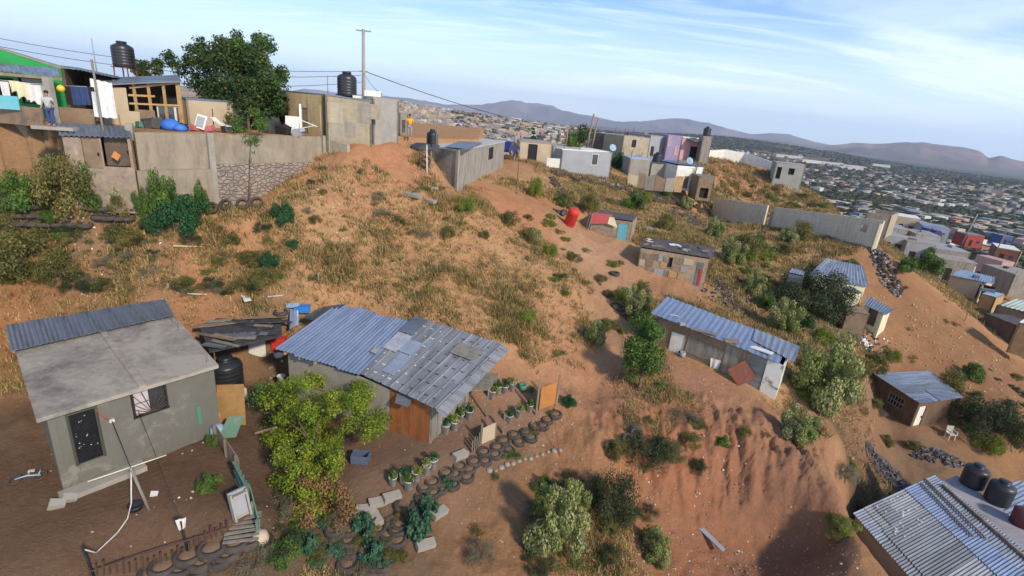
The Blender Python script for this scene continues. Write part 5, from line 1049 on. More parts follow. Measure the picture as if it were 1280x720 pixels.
h = bb('white_shed', 'little ochre shed with white tin roof on the right edge', 'shed', (1264,424,44), (1290,432,43), 1.6, 2); h.walls(M_PINE); h.tin(M_WHITE, .25, .02)
h = bb('grey_house', 'grey flat house at the edge of the wide dirt lot', 'house', (1262,360,80), (1300,366,80), 2.4, 6); h.walls(M_BLOCK); h.slab(M_CONC, .12)
rrb = random.Random(77)
for hh_ in ALL_H:
    p_ = hh_.roof[0]
    if not (55 < p_[1] < 100) or rrb.random() < .35: continue
    for k in range(4):
        if rrb.random() < .6: q = hh_.roof[k]*.9+sum(hh_.roof)/4*.1; m = MB(); m.tube([q-V(0,0,.05), q+V(rrb.uniform(-.15,.15),0,rrb.uniform(.5,1.1))], .035, 4); m.build('rebar_stub', M_RUSTRED, hh_.t)
    if rrb.random() < .7:
        q = sum(hh_.roof)/4+V(rrb.uniform(-1,1),rrb.uniform(-1,1),.15); m = MB(); m.box(q, (rrb.uniform(.5,1.4),rrb.uniform(.4,.9),.3), rrb.uniform(0,3)); m.build('roof_clutter', rrb.choice([M_WOOD,M_TARP,M_CONC,M_TIN_GREY]), hh_.t)
# dirt street
def strip(name, pts, w, mat, lift=.05):
    m = MB(); c = [G(*p) for p in pts]; L = []; 
    fine = []
    for i in range(len(c)-1):
        for k in range(12): fine.append(c[i]+(c[i+1]-c[i])*k/12)
    fine.append(c[-1]); vs = []; fs = []; nn = 5
    for i, p in enumerate(fine):
        d = fine[min(i+1, len(fine)-1)]-fine[max(i-1, 0)]; n = V(-d[1], d[0], 0); n /= np.linalg.norm(n); ww = w[0]+(w[1]-w[0])*i/len(fine)
        for k in range(nn+1): q = p+n*ww*(k/nn-.5); vs.append((q[0], q[1], hz(q[0], q[1])+lift))
    for i in range(len(fine)-1):
        for k in range(nn): a = i*(nn+1)+k; fs.append((a, a+1, a+nn+2, a+nn+1))
    m.add(vs, fs, True); o = m.build(name, mat); tag(o, kind='structure'); return o
strip('dirt_street', [(1112,276), (1140,284), (1168,297), (1200,311), (1226,324), (1243,342), (1246,362)], (6, 17), rough_mat('street_dirt', (.34,.235,.19), (.27,.19,.15), .2, 1), .06)
# ------------------------------------------------------------------ the far town: small houses and trees
CITY = dict(white=((.58,.56,.52), (.50,.49,.47)), grey=((.27,.26,.24), (.33,.32,.31)), sand=((.46,.37,.27), (.40,.36,.31)), terracotta=((.40,.19,.13), (.30,.18,.14)), blue=((.20,.26,.36), (.32,.33,.35)), pink=((.50,.32,.29), (.42,.36,.34)))
def city_proto(col, k):
    rr = random.Random(k*13+len(col)); m = MB(); w, d, hh = rr.uniform(6, 10), rr.uniform(5, 9), rr.uniform(2.6, 4.2)
    m.box((0, 0, hh/2-.75), (w, d, hh+1.5)); 
    if k % 2: m.box((w*.3, d*.1, hh+1.0), (w*.4, d*.7, 2.0))
    m.cur = 1; m.box((0, 0, hh+.08), (w+.3, d+.3, .16)); m.cur = 2
    for x in (-.3, .05, .32): m.box((w*x, -d/2-.02, hh*.5), (.9, .06, 1.1))
    m.box((w/2+.02, 0, hh*.5), (.06, 1.2, 1.2)); m.box((-w/2-.02, d*.2, hh*.5), (.06, 1.2, 1.2))
    o = m.build(col+'_far_house', [rough_mat('far_'+col+'_wall', CITY[col][0], tuple(.8*x for x in CITY[col][0]), .3, .9, bump=0), rough_mat('far_'+col+'_roof', CITY[col][1], tuple(.75*x for x in CITY[col][1]), .2, .9, bump=0), M_GLASS]); COL.objects.unlink(o); return o
protos = {c: [city_proto(c, k) for k in range(3)] for c in CITY}
cn = ['white']*2+['grey']*7+['sand']*5+['terracotta']+['pink']*1+['blue']*(1)
TAKEN = []
def town():
    N = 26000; az = np.radians(rng.uniform(-34, 49, N)); lr = rng.uniform(math.log(115), math.log(2400), N); r = np.exp(lr); x = r*np.sin(az); y = r*np.cos(az)
    dens = .5+1.3*vnoise(x/110+5, y/110)+.6*vnoise(x/40, y/40); left = az < .12
    ok = rng.random(N) < np.clip(dens, 0, 1)*np.where(left, 1.0, .80)*np.clip((r-100)/120, .15, 1)*np.where((~left) & (r > 1250), np.clip(1-(r-1250)/350, 0, 1)*.8, 1)*np.where(left, np.clip((1500-r)/100, 0, 1), 1)
    ok &= (az < .12) | (r > 135)
    x, y, r, az = x[ok], y[ok], r[ok], az[ok]; z = height(x, y)
    vis = np.zeros(len(x), bool); u = CX+F_PX*(x*RV[0]+y*RV[1]+z*RV[2])/(x*fw[0]+y*fw[1]+z*fw[2]); v = CY+F_PX*(x*DV[0]+y*DV[1]+z*DV[2])/(x*fw[0]+y*fw[1]+z*fw[2])
    inside = (u > 480) & (u < 1330)
    # keep off the street and the near row
    keep = ~((u > 1095) & (u < 1300) & (r < 150)) & ~((u > 850) & (u < 1120) & (r < 190)) & ~((u < 850) & (r < 170))
    m = inside & keep; return x[m], y[m], z[m], r[m], u[m], v[m]
tx, ty, tz, tr, tu, tv = town(); order = np.argsort(tr); rt = random.Random(3)
bulk = []; cells = set(); placed = 0; nb = 0
for i in order:
    c = (int(tx[i]//15), int(ty[i]//14))
    if c in cells: continue
    cells.add(c); col = rt.choice(cn); k = rt.randrange(3); ang = rt.choice([0, math.pi/2, math.pi])+.5*math.sin(tx[i]/200.)+rt.uniform(-.15, .15)
    if placed < 290:
        o = protos[col][k].copy(); COL.objects.link(o); o.location = (tx[i], ty[i], tz[i]); o.rotation_euler[2] = ang; s_ = rt.uniform(.6, .95); o.scale = (s_, s_, s_)
        tag(o, {'white': 'small white house in the distant town', 'grey': 'small grey house in the distant town', 'sand': 'small sand coloured house in the distant town', 'terracotta': 'small terracotta red house in the distant town', 'blue': 'small blue house in the distant town', 'pink': 'small pink house in the distant town'}[col], 'house', col+' houses of the distant town'); placed += 1
    elif nb < 4200:
        w, d, hh = rt.uniform(5, 10), rt.uniform(4, 8), rt.uniform(2.5, 4.2); nb += 1; bulk.append((tx[i], ty[i], tz[i], w, d, hh, ang, ['white', 'grey', 'sand', 'terracotta', 'blue', 'pink'].index(col)))
m = MB()
for x, y, z, w, d, hh, ang, ci in bulk: m.cur = ci; m.box((x, y, z+hh/2-1), (w, d, hh+2), ang)
# big pale works sheds of the valley
for u, v, d, w, dp in [(985,197,1480,90,40),(1010,203,1420,70,45),(1038,206,1350,60,35),(1065,210,1300,60,30),(1060,212,1300,70,30),(1100,208,1900,60,25),(640,150,1150,60,30),(690,161,1000,50,25)]:
    q = G(u, v, dmin=300); m.cur = 0; m.box((q[0], q[1], q[2]+1), (w*.7, dp*.7, 9), rt.uniform(-.3, .3))
o = m.build('distant_town_houses', [rough_mat('far_'+c+'_wall') if False else _mats['far_'+c+'_wall'] for c in ('white', 'grey', 'sand', 'terracotta', 'blue', 'pink')]); tag(o, kind='stuff')
# ------------------------------------------------------------------ plants
def leaf_mesh(name, centers, radii, n, size, mat, seed=0, aspect=2.2, flat=.8, shell=.55, droop=0., parent=None, squash=1.0):
    """n leaf shaped faces spread through a set of ellipsoid clumps"""
    r = np.random.default_rng(seed); C = np.array(centers, float); Rr = np.array(radii, float); w = Rr**2; k = r.choice(len(C), n, p=w/w.sum())
    d = r.normal(size=(n, 3)); d /= np.linalg.norm(d, axis=1)[:, None]; rad = Rr[k]*(shell+(1-shell)*r.random(n)**.6)*(1+.25*r.normal(size=n)*.5)
    p = C[k]+d*rad[:, None]*np.array([1, 1, squash]); p[:, 2] -= droop*np.abs(r.normal(size=n))
    up = d*flat+r.normal(size=(n, 3))*.6+np.array([0, 0, .35]); up /= np.linalg.norm(up, axis=1)[:, None]
    t = r.normal(size=(n, 3)); t -= up*(t*up).sum(1)[:, None]; t /= np.linalg.norm(t, axis=1)[:, None]; b = np.cross(up, t)
    s = size*r.uniform(.45, 1.4, n)[:, None]; L = t*s*.5; B = b*s*.5/aspect*2*.6
    vs = np.stack([p-L, p+B, p+L, p-B], 1).reshape(-1, 3); return _quads(name, vs, mat, parent)
def _quads(name, vs, mat, parent=None):
    n = len(vs)//4; me = bpy.data.meshes.new(name); me.vertices.add(n*4); me.vertices.foreach_set('co', vs.astype(np.float32).ravel()); me.loops.add(n*4); me.loops.foreach_set('vertex_index', np.arange(n*4, dtype=np.int32)); me.polygons.add(n)
    me.polygons.foreach_set('loop_start', np.arange(0, n*4, 4, dtype=np.int32)); me.polygons.foreach_set('loop_total', np.full(n, 4, np.int32)); me.update(); me.materials.append(mat)
    o = bpy.data.objects.new(name, me); COL.objects.link(o)
    if parent is not None: o.parent = parent
    return o
def limbs(centers, base=(0, 0, 0), r0=.12, mat=None, parent=None, name='trunk', fork=.35):
    m = MB(); C = [Vector(c) for c in centers]; top = sum(C, Vector())/len(C); b = Vector(base); f = b+(top-b)*fork; m.tube([b-Vector((0,0,.3)), b, (b+f)/2+Vector((.04,.03,0))*r0*10, f], [r0*1.35, r0*1.15, r0*.95, r0*.8], 8)
    for c in C[::max(1, len(C)//9)]:
        mid = f+(c-f)*.5+Vector((random.uniform(-.1, .1), random.uniform(-.1, .1), .08))*(c-f).length; m.tube([f-(c-f)*.03, mid, c], [r0*.6, r0*.35, r0*.12], 5)
    return m.build(name, mat or M_BARK, parent)
M_BARK = rough_mat('bark', (.16,.115,.08), (.09,.07,.05), 6, .95, stretch=(2,2,.5))
L_YEL = leaf_mat('yellowing_leaves', (.055,.12,.012), (.25,.32,.025), (.36,.32,.04), .12)
L_BROWN = leaf_mat('browning_leaves', (.11,.105,.02), (.26,.18,.07), (.33,.16,.08), .3)
L_MID = leaf_mat('mid_green_leaves', (.035,.085,.018), (.12,.21,.04), (.25,.22,.04), .05)
L_DARK = leaf_mat('dark_green_leaves', (.022,.05,.016), (.07,.12,.03), (.25,.16,.03), .04)
L_DEEP = leaf_mat('deep_green_leaves', (.018,.065,.022), (.045,.13,.045))
L_MESQ = leaf_mat('mesquite_leaves', (.025,.04,.018), (.065,.085,.035), (.12,.12,.05), .1)
L_SAGE = leaf_mat('sage_foliage', (.07,.11,.025), (.19,.23,.07), (.36,.33,.18), .10)
L_FLOW = leaf_mat('pale_flower_heads', (.19,.23,.055), (.33,.36,.12), (.44,.40,.20), .2)
L_OLIVE = leaf_mat('olive_foliage', (.07,.08,.025), (.20,.19,.05), (.30,.22,.07), .15)
L_BLUEG = leaf_mat('blue_green_leaves', (.03,.10,.06), (.09,.19,.10))
L_YG = leaf_mat('yellow_green_foliage', (.12,.17,.02), (.28,.31,.05))
L_GREYDRY = leaf_mat('dry_grey_twigs', (.13,.12,.08), (.26,.23,.15))
def clumps(seed, n, rx, rz, z0, rmin=.25, rmax=.45, flatbase=True):
    r = random.Random(seed); C = []; R_ = []
    for k in range(n):
        a = r.uniform(0, 6.283); q = math.sqrt(r.random())*rx*.72; h_ = z0+r.uniform(.15, .85)*rz*math.sqrt(max(.1, 1-(q/rx)**2)); C.append((q*math.cos(a), q*math.sin(a), h_)); R_.append(r.uniform(rmin, rmax)*rx)
    return C, R_
def plant(name, label, cat, mat, seed, rx, rz, z0, nl, size, n=9, r0=.03, aspect=2.2, flower=None, nf=0, fsize=.08, group=None, trunk=True, rmin=.25, rmax=.45, shell=.45, squash=.8, part='foliage'):
    t = thing(name, label, cat, (0, 0, 0), 0, group); n = int(n*1.5); C, R_ = clumps(seed, n, rx, rz, z0, rmin*.75, rmax*.85)
    leaf_mesh(part, C, R_, nl, size, mat, seed, aspect, parent=t, shell=shell, squash=squash)
    if flower:
        C2 = [(c[0]*1.06, c[1]*1.06, c[2]+R_[k]*.35) for k, c in enumerate(C)]; leaf_mesh('flower_heads', C2, [x*.92 for x in R_], nf, fsize, flower, seed+1, 1.2, parent=t, shell=.85, squash=.75)
    if trunk: limbs(C, (0, 0, 0), r0, parent=t, name='stem' if r0 < .05 else 'trunk')
    return Once(t)
def size_at(u, v, px):
    p = G(u, v); return p, float(np.dot(p, fw))*px/F_PX     # metres covered by px pixels there
# prototypes, all about 1 m in radius and 1 m high unless noted
R1 = lambda nm, seed: plant(nm, 'x', 'bush', L_SAGE, seed, 1.0, 1.15, .05, 6500, .07, 16, .03, 2.6, L_FLOW, 6500, .052, rmin=.20, rmax=.34, shell=.6)
RB = [R1('rabbitbrush', 5), R1('rabbitbrush', 8)]
OL = [plant('olive_shrub', 'x', 'shrub', L_OLIVE, 21, 1.0, .95, .02, 6000, .075, 14, .03, 3.0, rmin=.22, rmax=.4, shell=.35)]
DG = [plant('green_shrub', 'x', 'shrub', L_DEEP, 31, 1.0, .85, .02, 5200, .10, 14, .03, 1.8, rmin=.28, rmax=.45, shell=.6)]
YG = [plant('yellow_green_shrub', 'x', 'shrub', L_YG, 41, 1.0, 1.0, .02, 5600, .08, 14, .03, 3.0, rmin=.22, rmax=.4, shell=.4)]
DK = [plant('creosote_bush', 'x', 'bush', L_MESQ, 51, 1.0, .9, .02, 7000, .06, 18, .03, 3.2, rmin=.22, rmax=.4, shell=.2)]
MG = [plant('leafy_shrub', 'x', 'shrub', L_MID, 61, 1.0, 1.0, .02, 5000, .085, 13, .03, 2.2, rmin=.22, rmax=.4, shell=.4)]
BG = [plant('castor_plant', 'x', 'plant', L_BLUEG, 71, 1.0, 1.0, .05, 2400, .15, 14, .03, 1.7, rmin=.22, rmax=.36, shell=.35)]
GY = [plant('dry_shrub', 'x', 'shrub', L_GREYDRY, 81, 1.0, .9, .02, 3800, .11, 14, .02, 9.0, rmin=.25, rmax=.45, shell=.1)]
KIND = {'rb': RB, 'ol': OL, 'dg': DG, 'yg': YG, 'dk': DK, 'mg': MG, 'bg': BG, 'gy': GY}
PL = [ # kind, u, v (foot), px width, height/width, label
 ('rb',741,430,32,1.0,'pale flowering bush alone on the slope between path and middle house'),
 ('rb',690,690,80,1.1,'largest pale flowering bush at the bottom centre of the picture'),('rb',716,640,46,.9,'pale flowering bush directly behind the largest one'),('mg',678,612,30,.8,'small bright green shrub behind the bottom centre flowering bushes'),
 ('rb',1026,505,84,.9,'large pale flowering bush right of the blue-roofed shed'),('rb',995,548,52,.8,'round pale bush on the rim right below the large flowering bush'),('rb',915,330,38,.8,'pale flowering bush right of the patchwork shack'),('rb',893,298,30,.8,'flowering bush behind the right end of the patchwork shack'),('rb',940,368,34,.8,'flowering bush below right of the patchwork shack'),('rb',818,700,40,1.0,'pale flowering bush near the bottom edge left of the long board'),('rb',978,412,44,.8,'flowering bush left of the cream house yard'),('rb',982,305,28,.7,'pale bush below the long block wall left of its middle'),('rb',855,262,22,.7,'small pale bush on the tyre terraces'),('rb',795,395,40,.9,'olive flowering bush behind the blue-roofed shed left end'),('rb',665,302,26,.7,'pale bush on the hump right of the long block house'),
 ('dg',355,277,27,1.1,'round dark green weed near the top of the slope below the stone wall'),('dg',337,337,27,1.0,'round dark green weed halfway down the slope'),('dg',366,310,16,.8,'smallest round dark green weed on the slope'),
 ('dg',225,285,50,.9,'left dark green creeper mound below the retaining wall'),('dg',196,292,34,.9,'dark green creeper beside the tyre wall end'),('dg',238,270,44,.7,'right dark green creeper mound on the retaining wall foot'),
 ('yg',580,264,36,.65,'yellow green shrub at the left corner foot of the long block house'),('yg',667,246,24,1.3,'tall yellow green shrub right of the long block house'),('yg',686,318,26,.7,'yellow green shrub on the steep path side'),('ol',660,300,30,.6,'olive shrub on the hump above the footpath'),('ol',636,282,34,.6,'dark olive shrub behind the crest of the slope'),
 ('yg',775,376,30,.7,'yellow green shrub beside the footpath above the blue shed'),('ol',800,372,30,.8,'olive shrub between patchwork shack and blue shed'),('dk',700,350,24,.5,'low dark shrub at the footpath edge'),
 ('dk',762,645,70,1.15,'large dark feathery bush behind the bottom centre flowering bush'),('dk',808,575,76,.55,'dark wide bush on the rim of the earth cut'),('ol',770,572,40,.7,'dry olive clump beside the dark wide bush on the rim'),('dk',760,700,30,.9,'dark thin bush at the bottom edge'),('dk',870,590,26,1.0,'small dark shrub hanging on the earth cut'),
 ('dk',1235,548,95,.7,'wide grey mesquite bush right of the brown plank hut'),('dk',1195,520,44,.9,'dark bush touching the right side of the brown plank hut'),('yg',1232,565,40,.8,'light green shrub below the grey mesquite bush'),('mg',1215,475,34,.8,'green shrub behind the plank hut on the field edge'),('ol',1185,490,40,.8,'olive shrub between field and plank hut'),('ol',1275,560,40,.9,'olive shrub at the right edge below the field'),
 ('mg',1035,475,36,.8,'green shrub right of the large flowering bush'),('ol',1060,475,46,.8,'tawny shrub at the edge of the ploughed field'),('ol',1090,468,40,.8,'olive shrub above the plank hut roof'),('yg',1113,450,26,.7,'light green shrub beside the rubbish below the cream annex'),
 ('mg',1152,342,48,.75,'bushy green tree top beside the grey house row'),('mg',1130,340,30,.7,'green bush left of the bushy tree at the grey row'),
 ('mg',710,213,34,1.5,'tall loose green shrub in front of the grey house'),('mg',744,212,16,1.1,'small green shrub below the small window of the grey house'),('dg',775,212,26,.9,'dense dark green tree in front of the blue tarp house'),('mg',822,216,26,.7,'green vine heap over the patchwork fence'),('mg',832,224,30,.5,'green creeper along the top of the terrace fence'),('ol',845,212,18,.6,'olive tree behind the blue metal roof'),('mg',884,235,18,1.0,'green shrub on the orange bank near the blue roof'),
 ('ol',705,258,24,.8,'olive shrub above the red drum'),('ol',735,266,36,.7,'olive bush among the tyres left of the tarp shack'),('mg',790,262,34,.8,'green bush above the tarp shack'),('ol',830,290,32,.8,'olive bush behind the patchwork shack'),('yg',806,252,22,.7,'yellowish bush on the terraces'),('ol',900,268,26,.7,'olive bush left foot of the long block wall'),
 ('ol',930,320,44,.7,'dry olive bush in the grassy hollow'),('ol',1000,300,36,.7,'olive bush in the grass under the long block wall'),('mg',955,385,30,.8,'green bush left of the dark tree'),('dg',1002,408,30,.8,'shaded dark bush below the dark tree'),('yg',1030,425,30,.7,'yellow green bush in the cream house yard'),('mg',1060,425,24,.7,'green bush in front of the cream house lean-to'),
 ('bg',455,668,34,1.0,'blue green castor plant at the tyre terraces left of the tall one'),('bg',522,668,40,1.2,'tall blue green castor plant below the block edging'),('bg',535,640,30,.9,'blue green castor plant behind the tall one'),('bg',385,690,28,1.0,'blue green castor plant in the dark gully'),('bg',465,700,36,.9,'blue green castor plant at the bottom edge'),('bg',560,608,22,.8,'small blue green plant growing out of the tyre wall'),('dg',385,560,30,.7,'shaded green plant under the yellow tree'),
 ('mg',262,612,34,.8,'bright green young bush in the left yard'),('mg',265,556,18,1.1,'small green shoot at the corner of the plastered house'),('gy',318,712,60,.6,'dry grey grass heap below the broken pallet'),('gy',425,660,40,.8,'dry brown vine heap in the gully'),('gy',600,700,46,.7,'dry dark clump at the bottom left of the flowering bushes'),
 ('mg',525,535,26,.9,'leafy green plant against the orange plank wall'),('dg',494,523,18,1.0,'green plant left of the orange plank wall'),('dg',711,507,20,.9,'round green weed beside the orange gate'),('mg',905,555,30,.5,'low green shrub below the rust red panel'),('ol',930,545,24,.6,'dry shrub in the grass below the rust red panel'),
 ('mg',30,262,60,.9,'green bush in front of the left retaining wall'),('ol',85,268,80,.95,'big yellow green hedge bush in front of the rusty lean-to'),('mg',125,260,60,1.1,'green hedge bush right half below the rusty lean-to'),('ol',35,345,100,.62,'wide yellow olive shrub on the left slope'),('ol',75,352,60,.7,'olive shrub right beside the wide one on the left slope'),('mg',205,274,46,1.5,'leafy vine shrub hanging on the block retaining wall'),('mg',250,268,28,1.7,'thin leafy shrub over the top of the retaining wall'),('mg',178,272,24,1.8,'green climber at the concrete pillar foot'),
 ('mg',48,205,30,.8,'small green shrub against the damp retaining wall'),('ol',150,272,36,.9,'olive bush at the lean-to right corner'),('ol',8,300,50,.7,'shaded olive bush at the left edge'),
 ('dk',390,230,14,.6,'tiny weed at the wall end'),('ol',300,250,14,.6,'small weed at the foot of the stone wall'),
]
for kk, u, v, px, hw, lab in PL:
    p, s = size_at(u, v, px); pr = KIND[kk]; pr = pr[int(u) % len(pr)]; s = s/2
    tgt = bpy.data
    o = pr.put((p[0], p[1], p[2]-.05), (u*.7+v*1.3) % 6.28, lab, (s, s, s*2*hw))
# low green and olive weed tufts dotted over the slope, one by one
WT = plant('weed_tuft', 'small green weed tuft on the dry slope', 'weed', L_MID, 91, .5, .32, .0, 420, .085, 6, .01, 3.0, rmin=.3, rmax=.5, shell=.2, group='green weed tufts on the slope', trunk=False)
WO = plant('dry_tuft', 'small olive dry tuft on the slope', 'weed', L_OLIVE, 92, .5, .36, .0, 420, .09, 6, .01, 4.0, rmin=.3, rmax=.5, shell=.2, group='olive tufts on the slope', trunk=False)
rw = random.Random(5); spots = []
for u0, v0, u1, v1, n in [(400,200,720,460,80),(700,230,1000,380,50),(620,460,780,640,12),(860,380,1060,560,24),(1120,350,1270,520,20),(880,195,1040,260,20),(60,290,400,380,26),(560,560,900,715,16)]:
    for _ in range(n): spots.append((rw.uniform(u0, u1), rw.uniform(v0, v1)))
ROOFS = [(0,370,300,640),(330,370,640,560),(240,380,440,500),(810,370,1000,510),(780,270,905,370),(725,255,795,310),(535,165,640,245)]
for k, (u, v) in enumerate(spots):
    if any(a < u < c and b < v < d for a, b, c, d in ROOFS): continue
    p = G(u, v)
    if in_poly(np.array([p[0]]), np.array([p[1]]), PLAT)[0]: continue
    (WT if k % 3 == 0 else WO).put((p[0], p[1], p[2]-.03), rw.uniform(0, 6.28), None, rw.uniform(.35, 1.1))
SC = [(890,300,1060,345,22,'rb ol yg mg ol'),(930,350,1010,440,16,'ol mg rb dk'),(990,420,1090,500,22,'ol yg mg rb'),(880,385,990,440,9,'ol yg'),(700,235,900,262,18,'ol mg yg'),(720,262,860,300,14,'ol mg rb'),(0,240,170,300,26,'ol mg dk'),(0,300,140,372,30,'ol gy dk ol'),(140,285,340,370,34,'ol gy dk ol'),(330,240,620,300,9,'ol gy'),(1040,540,1075,700,9,'ol gy yg'),(1190,470,1280,580,14,'dk ol yg mg'),(640,255,780,420,16,'ol yg'),(780,520,900,570,9,'ol gy'),(640,600,830,715,14,'ol dk gy yg'),(330,560,375,700,9,'dk gy mg'),(0,560,30,640,3,'gy'),(1085,500,1150,560,7,'ol gy'),(200,150,340,166,1,'ol'),(1000,240,1080,262,10,'dk mg'),(920,215,1000,262,10,'ol yg')]
SN = {'rb': 'pale flowering bush scattered on the dry hillside', 'ol': 'olive brown shrub scattered on the dry hillside', 'yg': 'yellow green shrub scattered on the dry hillside', 'mg': 'mid green shrub scattered on the dry hillside', 'dk': 'dark fine leaved shrub scattered on the dry hillside', 'gy': 'dry grey shrub scattered on the dry hillside'}
for a_, b_, c_, d_, n_, ks in SC:
    ks = ks.split()
    for k in range(n_):
        u, v = rw.uniform(a_, c_), rw.uniform(b_, d_)
        if any(a < u < c and b < v < d for a, b, c, d in ROOFS): continue
        p = G(u, v); kd = ks[k % len(ks)]; pr = KIND[kd]; s = rw.uniform(.35, .85)*(1 if p[1] < 45 else 1.5)
        if in_poly(np.array([p[0]]), np.array([p[1]]), PLAT)[0] or any(in_poly(np.array([p[0]]), np.array([p[1]]), [tuple(q[:2]) for q in hh_.roof])[0] for hh_ in ALL_H): continue
        pr[k % len(pr)].put((p[0], p[1], p[2]-.05), rw.uniform(0, 6), SN[kd], (s, s*rw.uniform(.7, 1.2), s*rw.uniform(.6, 1.1)), 'scattered '+SN[kd].split(' scattered')[0]+'s')
for k in range(34):
    u, v = rw.uniform(365, 510), rw.uniform(640, 716); p = G(u, v); kd = ['gy','ol','bg','mg'][k % 4]; s = rw.uniform(.2, .42)
    KIND[kd][0].put((p[0], p[1], p[2]-.03), rw.uniform(0, 6), ['dry grey brush on the overgrown tyre terraces', 'olive weed on the overgrown tyre terraces', 'blue green young plant on the overgrown tyre terraces', 'bright green weed on the overgrown tyre terraces'][k % 4], s, 'plants of the overgrown tyre terraces')
# --- trees
def tree(name, label, mat, u, v, d, clst, nl, size, r0, cat='tree', mat2=None, clst2=None, n2=0, aspect=2., shell=.35, squash=.85, z=None, seed=1):
    """clst: clump centres in (u, v, depth offset, radius px) around the foot"""
    foot = P(u, v, d) if z is None else PZ(u, v, z); 
    if z is None: foot[2] = hz(foot[0], foot[1])
    t = thing(name, label, cat, foot); dd = float(np.dot(foot, fw))
    def conv(cl): return [P(a, b, dd+o) for a, b, o, r in cl], [r*(dd+o)/F_PX for a, b, o, r in cl]
    C, R_ = conv(clst); o = leaf_mesh('crown', C, R_, nl, size, mat, seed, aspect, shell=shell, squash=squash); o.data.transform(Matrix.Translation(-Vector(t.location))); o.parent = t
    if mat2: C2, R2 = conv(clst2); o = leaf_mesh('yellowed_leaves', C2, R2, n2, size, mat2, seed+5, aspect, shell=shell, squash=squash); o.data.transform(Matrix.Translation(-Vector(t.location))); o.parent = t
    limbs([V(*c) for c in C], foot, r0, parent=t); return t
def scatter_cl(n, u0, v0, ru, rv, dz, rmin, rmax, seed, top=1.0):
    r = random.Random(seed); out = []
    for _ in range(n):
        a = r.uniform(0, 6.283); q = math.sqrt(r.random()); out.append((u0+ru*q*math.cos(a), v0+rv*q*math.sin(a), r.uniform(-dz, dz), r.uniform(rmin, rmax)))
    return out
tree('yellowing_tree', 'bushy yellow green tree beside the middle house', L_YEL, 400, 625, 19.6, scatter_cl(60, 400, 522, 76, 50, 1.5, 9, 17, 3)+[(a, b, o_-1.6, r_) for a, b, o_, r_ in scatter_cl(46, 378, 602, 50, 52, .7, 9, 16, 4)], 38000, .082, .07, mat2=L_BROWN, clst2=[(a, b, o_-2.0, r_) for a, b, o_, r_ in scatter_cl(34, 402, 632, 40, 42, .5, 8, 14, 6)], n2=8500, seed=3)
tree('dark_understory_tree', 'shaded green shrub tree behind the yellowing tree', L_MID, 350, 540, 20.8, scatter_cl(14, 345, 505, 24, 36, .8, 12, 19, 14), 5200, .09, .08, seed=8)
tree('leafy_tree', 'upright mid green tree beside the footpath left of the blue-roofed shed', L_MID, 798, 490, 25.6, scatter_cl(24, 806, 430, 20, 34, .7, 9, 15, 21)+[(790,470,0,9),(826,482,0,7),(783,455,0,8)], 11500, .12, .09, seed=21)
tree('dark_mesquite', 'broad dark mesquite tree covering the cream house', L_MESQ, 1010, 402, 40.0, scatter_cl(34, 1018, 372, 50, 28, 2.2, 9, 17, 31)+[(985,398,0,12),(1000,412,0,10)], 22000, .14, .16, seed=31, shell=.3)
tree('large_tree', 'large dark green tree with orange tinted leaves on the hill top', L_DARK, 300, 166, 33.5, scatter_cl(30, 298, 90, 50, 36, 2.2, 12, 20, 41)+scatter_cl(12, 240, 78, 30, 20, 1.2, 8, 13, 42)+scatter_cl(20, 312, 126, 46, 24, 1.5, 11, 17, 43)+[(308,128,-2,13),(320,116,-2,12),(303,104,-2,12),(300,118,-1.6,14),(312,140,-1.6,12),(290,150,-1.6,11),(328,150,-1.4,11),(225,88,0,11),(215,78,0,9),(240,104,0,11),(262,120,-.5,12),(340,132,0,12),(322,142,0,12),(296,142,0,11),(352,118,0,11),(272,132,0,10),(335,148,-.5,10),(355,140,0,9),(250,52,0,9),(296,44,0,9),(340,60,0,8),(352,88,0,9),(212,68,0,7),(275,50,0,8),(322,48,0,9)], 36000, .17, .11, mat2=L_MID, clst2=scatter_cl(14, 322, 80, 34, 34, 1.5, 10, 15, 44), n2=7500, seed=41, shell=.3)
tree('small_tree', 'leafy small tree growing over the top of the stone wall', L_MID, 308, 200, 28.2, scatter_cl(12, 310, 158, 20, 22, .6, 7, 11, 51)+[(312,190,0,7)], 3800, .10, .05, seed=51)
tree('distant_tree', 'dark tree top behind the wooden shed roof', L_DARK, 185, 120, 42, scatter_cl(10, 185, 86, 20, 10, 1, 6, 10, 61), 2600, .2, .12, seed=61)
tree('distant_tree', 'tree behind the white roofed grey house', L_DARK, 722, 190, 78, scatter_cl(10, 722, 168, 16, 9, 2, 6, 9, 71), 2200, .3, .2, seed=71)
tree('palm_like_tree', 'small dark tree top just right of the concrete utility pole', L_DARK, 470, 150, 52, scatter_cl(5, 470, 119, 9, 3, 1, 3, 5, 81), 700, .25, .08, seed=81)
tree('cypress', 'small dark cypress behind the sand coloured house', L_DEEP, 667, 182, 90, [(667,178,0,3.5),(667,172,0,3.2),(667,166,0,2.6),(667,161,0,1.8)], 900, .25, .1, seed=82)
